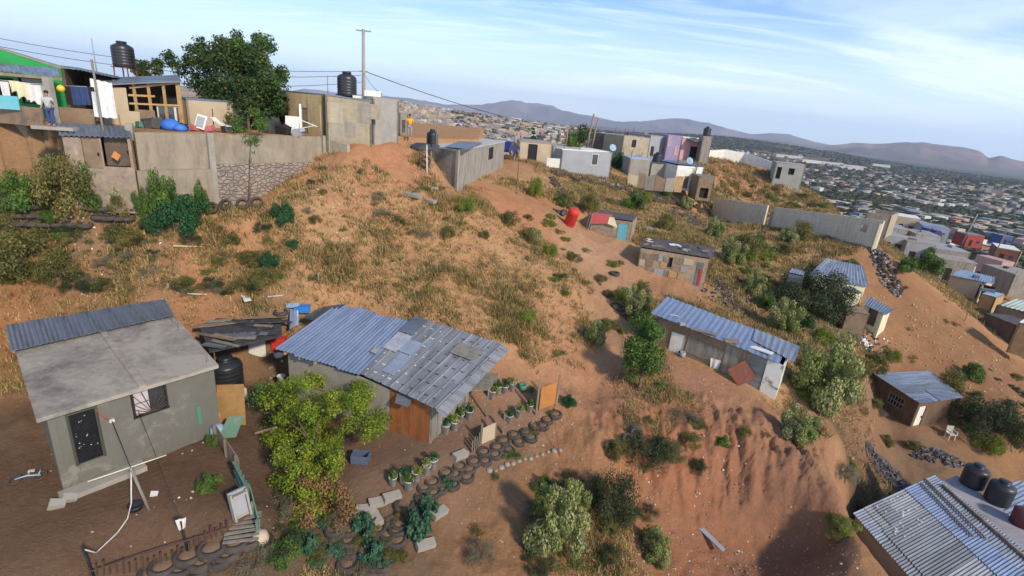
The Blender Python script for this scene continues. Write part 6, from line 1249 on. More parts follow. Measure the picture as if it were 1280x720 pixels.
# far trees: individually placed crowns, then the scrub
FT = [plant('far_tree', 'x', 'tree', L_DARK if k % 2 else L_MESQ, 101+k, 3.2, 3.6, .8, 520, .75, 8, .22, 1.6, rmin=.3, rmax=.5, shell=.5) for k in range(3)]
for pr in FT: pr.r['label'] = 'dark green tree among the distant houses'; pr.r['group'] = 'trees of the distant town'
rt = random.Random(9); cnt = 0
cand = []
for k in range(5000):
    az = math.radians(rt.uniform(-20, 48)); r = math.exp(rt.uniform(math.log(110), math.log(900))); x, y = r*math.sin(az), r*math.cos(az)
    if vnoise(np.array([x/70+3]), np.array([y/70]))[0]+.12 < rt.random()*.6: continue
    cand.append((r, x, y))
cand.sort()
for r, x, y in cand:
    if cnt >= 285: break
    z = hz(x, y); u, v, d = proj(V(x, y, z))
    if not (620 < u < 1310) or (u < 870 and r < 190) or (u < 1090 and r < 165) or (1100 < u < 1262 and r < 150): continue
    FT[cnt % 3].put((x, y, z-.3), rt.uniform(0, 6.28), None, rt.uniform(.6, 1.35)); cnt += 1
for k in range(26):
    u, v = rt.uniform(1005, 1075), rt.uniform(238, 262); p = G(u, v, dmin=120)
    FT[k % 3].put((p[0], p[1], p[2]-.3), rt.uniform(0, 6.28), None, rt.uniform(.9, 1.4)) if cnt < 300 else None; cnt += 1
def scrub():
    r_ = np.random.default_rng(12); N = 30000; az = np.radians(r_.uniform(-8, 49, N)); r = np.exp(r_.uniform(math.log(170), math.log(2800), N)); x = r*np.sin(az); y = r*np.cos(az)
    k = (vnoise(x/130+9, y/130)+.5*vnoise(x/35, y/35)+.25 > 0) & ((az > .12) | (r_.random(N) < .25)); x, y, r = x[k], y[k], r[k]; z = height(x, y); n = len(x); q = 10
    cs = np.repeat(np.stack([x, y, z], -1), q, 0); R_ = np.repeat(1.6+1.4*r_.random(n)+r/700, q); d = r_.normal(size=(n*q, 3)); d /= np.linalg.norm(d, axis=1)[:, None]; d[:, 2] = np.abs(d[:, 2]); p = cs+d*R_[:, None]*np.array([1, 1, .9])
    t = r_.normal(size=(n*q, 3)); t -= d*(t*d).sum(1)[:, None]; t /= np.linalg.norm(t, axis=1)[:, None]; b = np.cross(d, t); s = R_[:, None]*.55
    vs = np.stack([p-t*s, p+b*s, p+t*s, p-b*s], 1).reshape(-1, 3); o = _quads('distant_scrub', vs, leaf_mat('far_scrub', (.045,.055,.028), (.10,.10,.05), (.15,.12,.07), .2)); tag(o, kind='stuff')
scrub()
# --- dry grass
G_ZONES = [ # u, v, radius, density change
 (560,330,9,1.3),(640,380,6,1.3),(600,260,6,.5),(480,300,5,.6),(700,360,4,.9),(820,520,4,1.8),(860,540,4,1.6),(790,545,3,1.5),(900,520,3,.9),(970,330,10,1.6),(1040,345,8,1.6),(1000,300,8,1.4),(760,250,8,.9),(880,300,6,1.0),(940,420,6,1.2),(1060,440,5,1.4),(1050,530,3,1.5),(1045,560,2,1.3),
 (960,240,14,1.3),(1000,255,10,1.3),(200,330,5,1.2),(100,340,4,1.0),(300,330,5,1.0),(360,360,4,.7),(40,390,3,.7),(550,390,4,.5),(650,440,3,.6),(1080,480,4,.9),(1230,540,4,1.0),(540,690,2.5,1.0),(330,690,2,1.5),(20,480,2,.6),(740,700,4,.5),(660,680,3,.5),
 (120,620,6.0,-6),(200,590,5,-6),(40,660,4,-6),(560,560,3.2,-6),(470,570,2.6,-6),(640,510,2.6,-6),(680,490,2,-5),(740,300,3.5,-5),(765,345,3,-5),(770,400,2.0,-5),(755,450,1.6,-5),(735,500,2.2,-5),(690,550,2.4,-5),(620,620,2.6,-5),(600,690,2.0,-4),(870,470,1.6,-5),(905,480,1.6,-5),(885,440,1.8,-6),(850,610,3.2,-3.5),(950,610,3.5,-5),(920,690,3.5,-5),(1150,400,7,-5),(1200,440,7,-5),(1250,490,6,-5),(1110,365,4,-4),
 (480,190,2.0,-4),(430,190,1.2,-3),(520,190,2,-3),(650,258,3.5,-3),(685,262,2.5,-4),(940,205,7,-3),(320,480,1.6,-5),(60,560,2.5,-6),(840,350,2.5,-5),(760,285,2,-5),(1130,560,5,-3),(1060,640,3,-3),(600,205,6,-5),(450,225,1.2,-1),(620,500,1.5,-4)]
def grass():
    r_ = np.random.default_rng(2); N = 520000; az = np.radians(r_.uniform(-50, 50, N)); r = 9+91*r_.random(N)**1.25
    x = r*np.sin(az); y = r*np.cos(az); D = np.full(N, .46); jn = 2*fbm(x/1.5+3, y/1.5, 3)
    for u, v, rad, w in G_ZONES:
        p = G(u, v); D += w*np.exp(-(np.hypot(x-p[0]+jn*rad*.25, y-p[1]-jn*rad*.25)/rad)**3 if w < 0 else -(np.hypot(x-p[0], y-p[1])/rad)**2)
    D = np.clip(D, -.2, .9)*(.12+2.3*np.clip(fbm(x/1.5, y/1.5, 4)+.12, 0, 1)*np.clip(.5+1.6*fbm(x/5+2, y/5, 2)+.3, .15, 1)); k = (r_.random(N) < np.clip(D, 0, 1)) & ~in_poly(x, y, PLAT)
    for hq in HOUSES_Q: k &= ~in_poly(x, y, hq)
    x, y, r = x[k], y[k], r[k]; z = height(x, y)-.03; n = len(x); q = 7
    base = np.repeat(np.stack([x, y, z], -1), q, 0); rr = np.repeat(r, q); m = n*q; base[:, :2] += r_.normal(size=(m, 2))*(.07+rr[:, None]*.0012)
    a = r_.uniform(0, 6.283, m); lean = r_.uniform(.15, 1.3, m); hh = np.repeat(.06+.19*np.clip(.5+fbm(x/2.5+7, y/2.5, 2), 0.1, 1), q)*r_.uniform(.6, 1.4, m)*(1+rr/90); tip = base+np.stack([np.cos(a)*lean*hh, np.sin(a)*lean*hh, hh], -1)
    w = (.010+rr*.00042)[:, None]; sd = np.stack([-np.sin(a), np.cos(a), 0*a], -1)*w; vs = np.stack([base-sd, base+sd, tip+sd*.25, tip-sd*.25], 1).reshape(-1, 3)
    o = _quads('dry_grass', vs, leaf_mat('straw', (.26,.165,.06), (.55,.39,.17), (.14,.15,.05), .22, .2)); tag(o, kind='stuff'); return n
HOUSES_Q = [[tuple(v.matrix_world.translation[:2]) for v in []]]
HOUSES_Q = []
for hh_ in ALL_H: HOUSES_Q.append([tuple(p[:2]) for p in hh_.q])
print('grass tufts', grass())
def pebbles():
    r_ = np.random.default_rng(5); N = 24000; az = np.radians(r_.uniform(-48, 48, N)); r = r_.uniform(9, 50, N)**1.0; x = r*np.sin(az); y = r*np.cos(az); D = np.clip(.25+fbm(x/2, y/2, 3), 0, 1)*.3
    for u, v, rad in [(900,690,3.5),(960,700,2.5),(820,690,3),(700,530,2),(230,330,3),(150,320,3),(860,480,1.5)]:
        p = G(u, v); D += .9*np.exp(-(np.hypot(x-p[0], y-p[1])/rad)**2)
    k = (r_.random(N) < D) & ~in_poly(x, y, PLAT); x, y = x[k], y[k]; z = height(x, y); n = len(x); s = .015+.045*r_.random(n)**3
    c = np.stack([x, y, z+s*.3], -1); o6 = np.array([[1,0,0],[0,1,0],[-1,0,0],[0,-1,0],[0,0,.8],[0,0,-.8]]); vs = (c[:, None]+o6[None]*s[:, None, None]*r_.uniform(.6, 1.4, (n, 6, 1))).reshape(-1, 3); f = []
    F8 = [(0,1,4),(1,2,4),(2,3,4),(3,0,4),(1,0,5),(2,1,5),(3,2,5),(0,3,5)]; fs = [(a+i*6, b+i*6, cc+i*6) for i in range(n) for a, b, cc in F8]
    me = bpy.data.meshes.new('pebbles'); me.from_pydata([tuple(p) for p in vs], [], fs); me.materials.append(leaf_mat('pebble', (.28,.19,.13), (.45,.40,.34), (.6,.58,.54), .08, 0)); o = bpy.data.objects.new('pebbles', me); COL.objects.link(o); tag(o, kind='stuff')
pebbles()
# ------------------------------------------------------------------ tyres
def tyre_proto():
    t = thing('tyre', 'worn black tyre', 'tyre'); m = MB()
    m.lathe([(.20,.03),(.22,.0),(.29,.0),(.325,.04),(.33,.10),(.325,.16),(.29,.20),(.22,.20),(.20,.17),(.215,.10),(.20,.03)], 18); m.build('rubber_ring', M_RUBBER, t); return t
def soil_tyre_proto():
    t = thing('planted_tyre', 'earth filled tyre', 'tyre'); m = MB()
    m.lathe([(.22,.0),(.29,.0),(.325,.04),(.33,.11),(.325,.18),(.29,.22),(.23,.22),(.215,.19)], 18); m.build('rubber_ring', M_RUBBER, t)
    m = MB(); m.lathe([(.30,.02),(.222,.17),(.12,.20),(0,.205)], 14); m.build('soil_filling', M_SOIL, t); return t
TY = Once(tyre_proto()); TS = Once(soil_tyre_proto()); rq_ = random.Random(17)
def tyres(pts, label, group, pr=TS, s=(.95, 1.1), dz=0., tilt=None, far=False):
    for k, (u, v) in enumerate(pts):
        p = G(u, v); o = pr.put((p[0], p[1], p[2]-.06+dz), rq_.uniform(0, 6), label, rq_.uniform(*s), group)
        if tilt: o.rotation_euler = (tilt+rq_.uniform(-.2, .2), 0, rq_.uniform(-.5, .5)); o.location.z += .25
tyres([(694,519),(684,526),(678,533),(668,533),(657,541),(642,544),(648,553),(663,548),(629,552),(621,560),(635,563),(618,569),(606,577),(592,578),(586,587),(583,597),(567,594),(557,592),(552,602),(550,612),(540,604),(541,616),(565,607),(530,610),(528,622),(574,584),(604,566)], 'earth filled black tyre in the stepped tyre wall beside the bucket garden', 'tyres of the garden wall', s=(.82, .98), dz=-.03)
tyres([(rq_.uniform(405,505), v) for v in (648,662,676,690,706) for _ in range(4)]+[(430,655),(505,632),(515,640),(500,655),(485,668)], 'half buried tyre in the overgrown terraces at the bottom left', 'tyres of the overgrown terraces', dz=-.05)
tyres([(237,698),(228,712),(266,689),(295,681),(312,678),(253,704),(275,702),(205,712),(192,719),(246,716),(285,694)], 'black tyre in the curved edging below the left yard', 'tyres below the left yard', pr=TS, s=(1.15, 1.35))
for rr_, (vv, us_) in enumerate([(244,range(-6,50,15)),(254,range(0,60,15)),(266,range(-4,60,15)),(243,range(122,178,13)),(254,range(118,178,13)),(266,range(124,176,13)),(276,range(10,110,16))]):
    tyres([(u_+rq_.uniform(-2,2), vv+8+(u_/40)) for u_ in us_], 'dark tyre stacked below the left retaining wall behind the hedge', 'tyres under the left retaining wall', pr=TY, dz=.15)
for (u, v, lab) in [(265,266,'leftmost tyre at the foot of the stone wall'),(283,262,'second tyre at the foot of the stone wall'),(304,261,'third tyre half standing at the foot of the stone wall'),(322,259,'rightmost tyre at the foot of the stone wall')]:
    p = G(u, v); o = TY.put(p, 0, lab); o.rotation_euler = (.9, 0, rq_.uniform(-.4, .4)); o.location.z += .2
tyres([(958,287),(955,291),(951,295),(948,299),(944,303),(941,308),(937,313)], 'tyre step climbing to the doorway gap of the long wall', 'tyre steps under the long wall', s=(1.3, 1.5))
tyres([(690+k*2.1, 224+k*3.6) for k in range(11)], 'tyre step of the stairs leading down to the red drum', 'tyre stairs by the red drum', s=(1.2, 1.4))
row = []
for k in range(30): f = k/29; row.append((692+f*140, 217+f*34+2*math.sin(k*1.3)))
for k in range(16): f = k/15; row.append((790+f*60, 247+f*9+rq_.uniform(-1,1)))
for k in range(14): f = k/13; row.append((832+f*52, 244+f*22+rq_.uniform(-2,2)))
for k in range(26): row.append((rq_.uniform(838,886), rq_.uniform(248,284)))
tyres(row, 'dark tyre in the stepped terraces below the patchwork fence', 'tyres of the far terraces', s=(1.2, 1.5), dz=.05)
tyres([(770,384),(777,388),(781,393),(788,399)], 'tyre lying in the bushes beside the footpath', 'tyres beside the footpath', s=(1,1.2))
tyres([(902,357),(908,364),(914,372),(905,368),(918,380),(897,351)], 'dark tyre in the rubble right of the patchwork shack', 'tyres right of the patchwork shack', s=(1,1.3), pr=TY)
p = G(768,344); TY.put(p, 0, 'single black tyre lying flat on the footpath below the patchwork shack', 1.15)
p = P(531,208,33.8); p[2] = hz(p[0], p[1]); o = TY.put(p, 0, 'black tyre leaning upright against the corner of the long block house', 1.2); o.rotation_euler = (1.35, 0, .2); o.location.z += .4
p = PZ(351,393,-10.0); TY.put(p, 0, 'black tyre lying on the junk lean-to roof', 1.0)
for u, v, lab in [(782,555,'left tyre half hidden by the dark wide bush on the rim'),(792,548,'right tyre in the dark wide bush on the rim')]:
    o = TY.put(G(u, v), 0, lab); o.rotation_euler = (.8, 0, .6); o.location.z += .15
# ------------------------------------------------------------------ water tanks
def tank_proto():
    t = thing('water_tank', 'black water tank', 'water tank'); m = MB(); pr = [(0,0),(.5,0),(.52,.03)]
    for k in range(6): z = .08+k*.15; pr += [(.52, z), (.535, z+.04), (.535, z+.09), (.52, z+.13)]
    pr += [(.52,1.0),(.49,1.05),(.30,1.16),(.22,1.19),(.22,1.24)]; m.lathe(pr, 28); m.build('body', M_BLACKPL, t)
    m = MB(); m.lathe([(.23,1.21),(.25,1.22),(.25,1.28),(.20,1.31),(0,1.32)], 20); m.build('lid', M_BLACKPL, t)
    return t
TK = Once(tank_proto())
def tank(p, s, label, h=1.0): return TK.put(p, 0, label, (s, s, s*h))
tank(PZ(285,487,-12.35), 1.22, 'large black water tank standing between the plastered house and the white door')
p = P(156,84,31); m = MB(); 
for a, b in ((-.45,-.4),(.45,-.4),(-.45,.4),(.45,.4)): m.bar(p+V(a, b, -1.6), p+V(a*.9, b*.9, 0), .05)
m.bar(p+V(-.5,-.45,-.03), p+V(.5,-.45,-.03), .06); m.bar(p+V(-.5,.45,-.03), p+V(.5,.45,-.03), .06); m.bar(p+V(-.5,-.45,-.75), p+V(.5,-.45,-.75), .04); m.box(p+V(0,0,-.02), (1.0,.95,.03)); o = m.build('tank_stand', M_RUSTRED, at=p-V(0,0,1.6)); tag(o, 'rusty red metal stand under the tank at the upper left', 'stand')
tank(p+V(0,0,.0), 1.1, 'black water tank raised on a red metal stand against the sky')
p = P(432,120,33.2); p[2] = TANKHOUSE.roof[0][2]-.02; o = tank(p+V(0,.3,0), 1.15, 'black water tank on the roof of the mixed block house')
m = MB(); q = p+V(1.0,.2,.02); m.box(q, (1.1,.5,.16), .2); o = m.build('roof_debris', M_WHITE, at=q); tag(o, 'white scraps heaped beside the tank on the mixed block house', 'scrap')
p = P(540,186,37.5); tank(p, .78, 'slim black water tank at the back of the pale slab roof', 1.35)
m = MB(); q = P(528,187,35.2); m.lathe([(0,0),(.9,0),(.8,.25),(.45,.42),(0,.46)], 14, q); m.box(q+V(.9,-.1,.2),(.5,.4,.4),.3); o = m.build('tarp_bundle', M_TARP, at=q); tag(o, 'black tarp bundle lying before the slim water tank', 'tarp')
c = (TOWER.roof[0]+TOWER.roof[2])/2; tank(c, 1.15, 'black water tank on the short grey block tower')
p = P(821,202,71); tank(p-V(0,0,.3), 1.2, 'black water tank between blue tarp roof and white metal roof')
q = BR2.roof; p = q[0]+(q[1]-q[0])*.11+(q[3]-q[0])*.45; tank(PZ(1214,606,-15.74), 0.95, 'left one of two black water tanks beside the big tin roof'); tank(PZ(1245,627,-15.74), 0.95, 'right one of two black water tanks beside the big tin roof')
m = MB(); p = PZ(1275,655,-15.74); m.lathe([(0,0),(.4,0),(.42,.7),(.3,.8),(0,.82)], 18, p); o = m.build('drum', rough_mat('maroon', (.14,.03,.04), (.1,.03,.03), 3, .5), at=p); tag(o, 'dark maroon drum at the right edge beside the tin roof', 'drum')
for u, v, d, lab in [(1112,292,96,'small far water tank on the tan house behind the grey row'),(1185,325,82,'small far water tank on the grey row of houses'),(1197,329,81,'rightmost far water tank on the grey row')]: tank(P(u, v, d), .95, lab)
# ------------------------------------------------------------------ potted plants
def pot_proto(kind):
    t = thing('potted_plant', 'white bucket planter', 'potted plant'); m = MB(); m.lathe([(0,0),(.13,0),(.155,.33),(.165,.33),(.165,.36),(.145,.36),(.14,.31),(0,.31)], 16); m.build('bucket', M_WHITEPL, t)
    C, R_ = clumps(200+kind, 6, .2, .38, .33, .4, .7); leaf_mesh('foliage', C, R_, 260, .075 if kind else .10, [L_MID, L_DEEP, L_YG][kind], 200+kind, 2.2, parent=t, shell=.3); return t
PP = [Once(pot_proto(k)) for k in range(3)]
for k, (u, v) in enumerate([(494,522),(506,521),(520,528),(539,535),(557,541),(568,537),(575,527),(586,523),(615,498),(622,492),(631,491),(640,488),(491,606),(505,603),(520,600),(511,611),(541,585),(533,592),(662,514),(636,528),(648,521)]):
    p = G(u, v); PP[k % 3].put(p, k, ['white bucket with leafy green plant beside the middle house or garden edge', 'white bucket with dense dark green plant beside the middle house or garden edge', 'white bucket with yellow green plant beside the middle house or garden edge'][k % 3], rq_.uniform(.95, 1.2), 'bucket planters round the middle yard')
p = G(653,488); m = MB(); m.lathe([(0,0),(.15,0),(.18,.32),(.15,.3),(0,.29)], 14, p); o = m.build('green_bucket', M_GREENBOARD, at=p); tag(o, 'green bucket last in the row of planters by the orange gate', 'bucket')
# block edging, tub, gate, panel fence
for u, v, rz, lab in [(457,640,.4,'leftmost grey concrete block of the garden edging'),(472,631,.5,'second grey concrete block of the garden edging'),(490,624,.6,'third grey concrete block of the garden edging'),(470,650,-.9,'grey concrete block tipped below the garden edging'),(549,644,.9,'concrete block half buried beside the tall castor plant'),(532,684,.5,'broken white block below the tall castor plant'),(575,572,.8,'grey block leaning between tyres and yard')]:
    p = G(u, v); m = MB(); m.box(p+V(0,0,.1), (.62,.3,.22), rz, (.15,.1)); o = m.build('concrete_block', M_CONC, at=p); tag(o, lab, 'block')
p = G(451,577); m = MB(); 
for a in (0, 1):
    for sgn in (-1, 1): 
        if a == 0: m.box(p+V(0, sgn*.19, .19), (.62,.03,.34))
        else: m.box(p+V(sgn*.30, 0, .19), (.03,.36,.34))
m.box(p+V(0,0,.03), (.6,.38,.04)); o = m.build('plastic_tub', rough_mat('slate_plastic', (.10,.13,.20), (.08,.1,.15), 3, .5), at=p); tag(o, 'open slate blue plastic tub in the middle of the yard', 'tub')
def gate():
    a = G(670,519); b = G(695,508); t = thing('orange_gate', 'orange varnished board gate between two thin posts', 'gate', a); 
    for q, h_ in ((a, 1.75), (b, 1.6)): m = MB(); m.bar(q-V(0,0,.2), q+V(0,0,h_), .08); m.build('post', M_WOOD, t)
    m = MB(); panel(m, a+(b-a)*.12+V(0,0,0), a+(b-a)*.9, a[2]+.25, a[2]+1.35, b[2]+1.3, .04); m.build('board', rough_mat('orange_board', (.45,.19,.05), (.32,.13,.04), 2, .8), t)
gate()
def panel_fence():
    pts = [G(590,566), G(601,556), G(619,548), G(629,543)]; t = thing('panel_fence', 'short fence of weathered boards and one pale panel beside the tyre wall', 'fence', pts[0])
    for q in pts[1:]: m = MB(); m.bar(q-V(0,0,.2), q+V(0,0,1.0), .08); m.build('post', M_WOOD, t)
    m = MB(); panel(m, pts[1], pts[2], pts[1][2]-.1, pts[1][2]+.75, pts[2][2]+.78, .03); m.build('pale_panel', M_TANW, t)
    for k in range(4): q = pts[0]+(pts[1]-pts[0])*k/4; m = MB(); m.bar(q-V(0,0,.1), q+V(0,0,.55+.1*(k % 2)), .12, .03); m.build('board', M_WOOD_G, t)
panel_fence()
for k in range(13):
    f = k/12; u, v = 612+f*88, 590-f*28; p = G(u, v+rq_.uniform(-2,2)); m = MB(); s = rq_.uniform(.06,.14); m.lathe([(0,-s*.3),(s,0),(s*.8,s*.6),(0,s*.8)], 7, p, smooth=False); o = m.build('kerb_stone', M_CONC, at=p); tag(o, 'pale stone in the row below the tyre wall', 'stone', 'stones lining the foot of the tyre wall')
p = G(700,571); m = MB(); m.tube([G(690,545)+V(0,0,.9), p+V(0,0,.02)], .015, 5); o = m.build('red_stick', M_RUSTRED, at=p); tag(o, 'thin red brown stick leaning below the orange gate', 'stick')
# ------------------------------------------------------------------ left yard
def rod(name, a, b, r, mat, label, cat, n=6, mid=None):
    m = MB(); pts = [a, b] if mid is None else [a]+list(mid)+[b]; m.tube(pts, r, n); o = m.build(name, mat, at=b if b[2] < a[2] else a); tag(o, label, cat); return o
base = G(187,637); top = base+V(-.32,-.02,1.45); rod('yard_post', base-V(0,0,.1), top, .045, M_WOOD_G, 'leaning grey post in the middle of the left yard', 'post')
rod('long_stick', top+V(-.85,-.55,-.08), top+V(.55,.72,.02), .018, M_CREAM, 'long pale stick balanced across the leaning yard post', 'stick')
q1, q2, q3 = G(160,650), G(145,668), G(122,700); rod('white_hose', top+V(0,0,.03), G(108,708)+V(0,0,.6), .02, M_WHITEPL, 'white hose drooping from the leaning post to a short stake', 'hose', mid=[top*.5+q1*.5+V(0,0,-.3), q1+V(0,0,.05), q2+V(.05,0,.06), q3+V(0,0,.25)])
rod('short_stake', G(118,722), G(108,708)+V(0,0,.7), .03, M_DARKMETAL, 'short dark stake at the bottom edge of the left yard', 'stake')
s_ = LH.on(0,139,525); rod('power_cable', LH.pt(0, s_[0], s_[1], .06), top, .012, M_VOID, 'black cable from the electric box to the leaning post', 'cable', 4)
p2 = G(236,693); t2 = p2+V(-.12,.05,1.15); rod('cloth_stake', p2-V(0,0,.1), t2, .03, M_DARKMETAL, 'thin dark stake with a cloth at the lower edge of the left yard', 'stake')
s_ = LH.on(0,172,512); rod('clothes_wire', LH.pt(0, s_[0], s_[1], .02), t2, .008, M_DARKMETAL, 'thin wire from the barred window to the cloth stake', 'wire', 4)
o = cloth(t2+V(0,0,.08), .26, .36, .5, 5, .6).build('hanging_rag', M_CLOTH, at=t2); tag(o, 'white and blue rag hung on the thin dark stake', 'rag')
p = G(170,636); m = MB(); m.lathe([(0,.02),(.17,.0),(.22,.16),(.2,.17),(.15,.03),(0,.03)], 16, p); o = m.build('basin', M_BLACKPL, at=p); tag(o, 'small round black basin beside the leaning post', 'basin')
p = G(193,619); m = MB(); m.box(p+V(0,0,.05), (.2,.14,.1), .4, (.2,.3)); o = m.build('white_rag', M_CLOTH, at=p); tag(o, 'small white rag on the ground right of the leaning post', 'rag')
for u, v, s, lab in [(72,634,.24,'left grey broken block on the yard ground'),(88,626,.22,'right grey broken block on the yard ground')]:
    p = G(u, v); m = MB(); m.box(p+V(0,0,.1), (s*1.6,s,s), .5, (.3,.4)); o = m.build('broken_block', M_CONC, at=p); tag(o, lab, 'block')
def scooter():
    p = G(35,600); t = thing('childs_bicycle', 'small pale blue bicycle lying beside the left corner of the plastered house', 'bicycle', p)
    for dx in (-.38, .42):
        m = MB(); rot = Matrix.Rotation(.35, 3, 'X'); m.lathe([(.19,-.03),(.24,-.03),(.26,0),(.24,.03),(.19,.03),(.19,-.03)], 18, p+V(dx,dx*.5,.14), rot=rot); m.build('wheel', M_RUBBER, t)
    m = MB(); m.tube([p+V(-.38,-.19,.14), p+V(0,0,.24), p+V(.42,.21,.16)], .04, 6); m.tube([p+V(0,0,.24), p+V(-.1,.32,.2)], .03, 6); m.tube([p+V(.35,.2,.2), p+V(.2,.5,.25)], .03, 6); m.build('frame', M_PALEBLUE, t)
    m = MB(); m.box(p+V(-.1,.34,.22), (.24,.14,.06), .5); m.build('saddle', M_WHITEPL, t); t.scale = (.7,.7,.7)
scooter()
def pallet(name, label, a, b, hgt, mat, horiz=True, lean=.0):
    t = thing(name, label, 'pallet', a); d = (b-a); L = np.linalg.norm(d); d = d/L; n = V(-d[1], d[0], 0); n /= np.linalg.norm(n); up = V(0,0,hgt)+n*lean
    for k in range(5):
        f = (k+.3)/5; m = MB()
        if horiz: m.bar(a+up*f, b+up*f, .03, .09)
        else: q = a+(b-a)*f; m.bar(q, q+up, .09, .03)
        m.build('slat', mat, t)
    for f in (.03, .5, .97):
        m = MB()
        if horiz: q = a+(b-a)*f-n*.05; m.bar(q-V(0,0,.08), q+up*1.03, .07)
        else: m.bar(a+up*(.05+.9*f)-n*.05, b+up*(.05+.9*f)-n*.05, .06)
        m.build('bearer', mat, t)
    return t
M_GP = rough_mat('green_pallet_paint', (.08,.20,.15), (.15,.18,.13), 4, .9, c3=(.24,.2,.15))
pallet('brown_pallet', 'weathered brown slat pallet fencing the right side of the left yard', G(272,552), G(300,594), .75, M_WOOD)
pallet('green_pallet', 'flaking green pallet standing behind the stone sink', G(296,600), G(312,632), .8, M_GP, False); pallet('green_pallet', 'second flaking green pallet going down to the broken pallet', G(314,628), G(326,676), .75, M_GP, True)
t = thing('stone_sink', 'pale concrete sink leaning upright on the green pallet', 'sink', G(300,643)); p = V(*t.location); m = MB(); R = Matrix.Rotation(-.35, 3, 'X')
m.box(p+V(0,.0,.42), (.5,.1,.85), .9, (-.3,0)); m.build('basin_body', M_GREYW, t); m = MB()
for dx, dz, sx, sz in ((-.22,.42,.06,.85),(.22,.42,.06,.85),(0,.04,.4,.07),(0,.80,.4,.07)):
    q = p+V(dx*math.cos(.9)+.09, dx*math.sin(.9)-.07, dz); m.box(q, (sx,.14,sz), .9, (-.3,0))
m.build('rim', M_CONC, t)
p = G(305,668); t = thing('broken_pallet', 'grey broken slat pallet lying below the stone sink', 'pallet', p)
for k in range(7): m = MB(); m.box(p+V(-.05*k+.1, -.35+k*.14, .12+.03*k), (.95,.1,.025), .28+.04*(k % 3)); m.build('slat', M_WOOD_G, t)
p = G(326,680); m = MB(); m.lathe([(0,0),(.2,.0),(.26,.2),(.2,.4),(.1,.46),(0,.47)], 10, p); m.lathe([(0,0),(.14,.0),(.17,.15),(.1,.28),(0,.3)], 9, p+V(-.28,-.1,0)); o = m.build('stuffed_sacks', M_TANW, at=p); tag(o, 'tan stuffed sack at the foot of the green pallet', 'sack')
M_STAKE = rough_mat('dark_stake', (.11,.06,.045), (.07,.045,.035), 3, .9)
def stakes():
    a = G(112,722); b = G(284,667); t = thing('stake_fence', 'low fence of dark red brown stakes along the lower yard edge', 'fence', a)
    for k in range(24): q = a+(b-a)*k/23; q[2] = hz(q[0], q[1]); m = MB(); m.bar(q-V(0,0,.2), q+V(.02*(k % 3),.03,.30+.08*((k*7) % 3)), .05, .035); m.build('stake', M_STAKE, t)
    m = MB(); m.bar(a+V(0,0,.2), b+V(0,0,.22), .03); m.build('rail', M_STAKE, t)
stakes()
for k, (u, v, lab) in enumerate([(269,508,'white bucket topmost in the gap right of the plastered house'),(271,528,'white barrel in the gap right of the plastered house'),(273,548,'pale blue white container lowest in the gap beside the house'),(302,500,'round white pot on the ground before the water tank')]):
    p = PZ(u, v, -12.35); m = MB(); m.lathe([(0,0),(.22,0),(.25,.25),(.23,.5),(.12,.58),(0,.58)], 12, p); o = m.build('container', M_WHITEPL if k != 2 else M_PALEBLUE, at=p); tag(o, lab, 'container')
p = G(285,548); m = MB(); m.slab([p+V(-.3,-.2,.1), p+V(.3,0,.1), p+V(.4,.5,.7), p+V(-.1,.3,.7)], .03); o = m.build('green_sheet', M_GP, at=p); tag(o, 'bent green sheet beside the ochre plywood', 'sheet')
# logs in the gully
for u, v, L_, lab in [(330,520,1.2,'dark log lying in the gully left of the yellow tree'),(345,570,1.5,'grey beam lying under the yellow tree'),(318,545,.9,'short broken beam in the dark gully')]:
    p = G(u, v)+V(0,0,.1); rod('beam', p, p+V(L_*.8, L_*.4, .12), .06, M_WOOD, lab, 'beam')
# ------------------------------------------------------------------ slope and cut: boards, stones
for u, v, sz, rz, mt, lab in [(307,373,(1.0,.3,.03),-.9,M_WHITE,'pale plank lying on the slope above the junk lean-to'),(250,370,(1.0,.06,.04),.35,M_WHITEPL,'thin white pipe on the slope behind the plastered house'),(345,372,(.8,.05,.04),.9,M_WHITEPL,'short curved white strip on the slope behind the lean-to'),(880,667,(1.9,.2,.05),-1.0,M_GREYW,'long grey board lying on the floor of the earth cut'),(512,244,(1.5,.45,.2),-.3,M_CONC,'left slab of broken concrete on the upper slope'),(535,252,(1.1,.35,.18),-.5,M_CONC,'right slab of broken concrete on the upper slope'),(237,310,(1.3,.04,.04),.6,M_CREAM,'thin bare stick lying on the left slope'),(1010,300,(1,.2,.1),.3,M_CONC,'stone slab in the grass under the long wall'),(822,290,(2.2,.8,.25),-.4,M_CONC,'pale concrete slab behind the patchwork shack'),(540,236,(.8,.3,.12),.2,M_CONC,'thin concrete slab at the foot of the orange bank')]:
    p = G(u, v); m = MB(); m.box(p+V(0,0,.08), sz, rz, (.1,.1)); o = m.build('loose_slab' if mt is M_CONC else 'loose_board', mt, at=p); tag(o, lab, 'slab' if mt is M_CONC else 'board')
def heap(name, u, v, rx, ry, hh, n, mats, s=(.08,.2), label=None):
    p = G(u, v); m = MB(); r_ = random.Random(int(u))
    for k in range(n):
        a = r_.uniform(0, 6.28); q = math.sqrt(r_.random()); x, y = p[0]+rx*q*math.cos(a), p[1]+ry*q*math.sin(a); z = hz(x, y)+hh*(1-q)*r_.random(); m.cur = r_.randrange(len(mats)); m.box((x, y, z+.03), (r_.uniform(*s), r_.uniform(*s), r_.uniform(*s)*.8), r_.uniform(0, 3), (r_.uniform(-.6,.6), r_.uniform(-.6,.6)))
    o = m.build(name, mats); tag(o, kind='stuff')
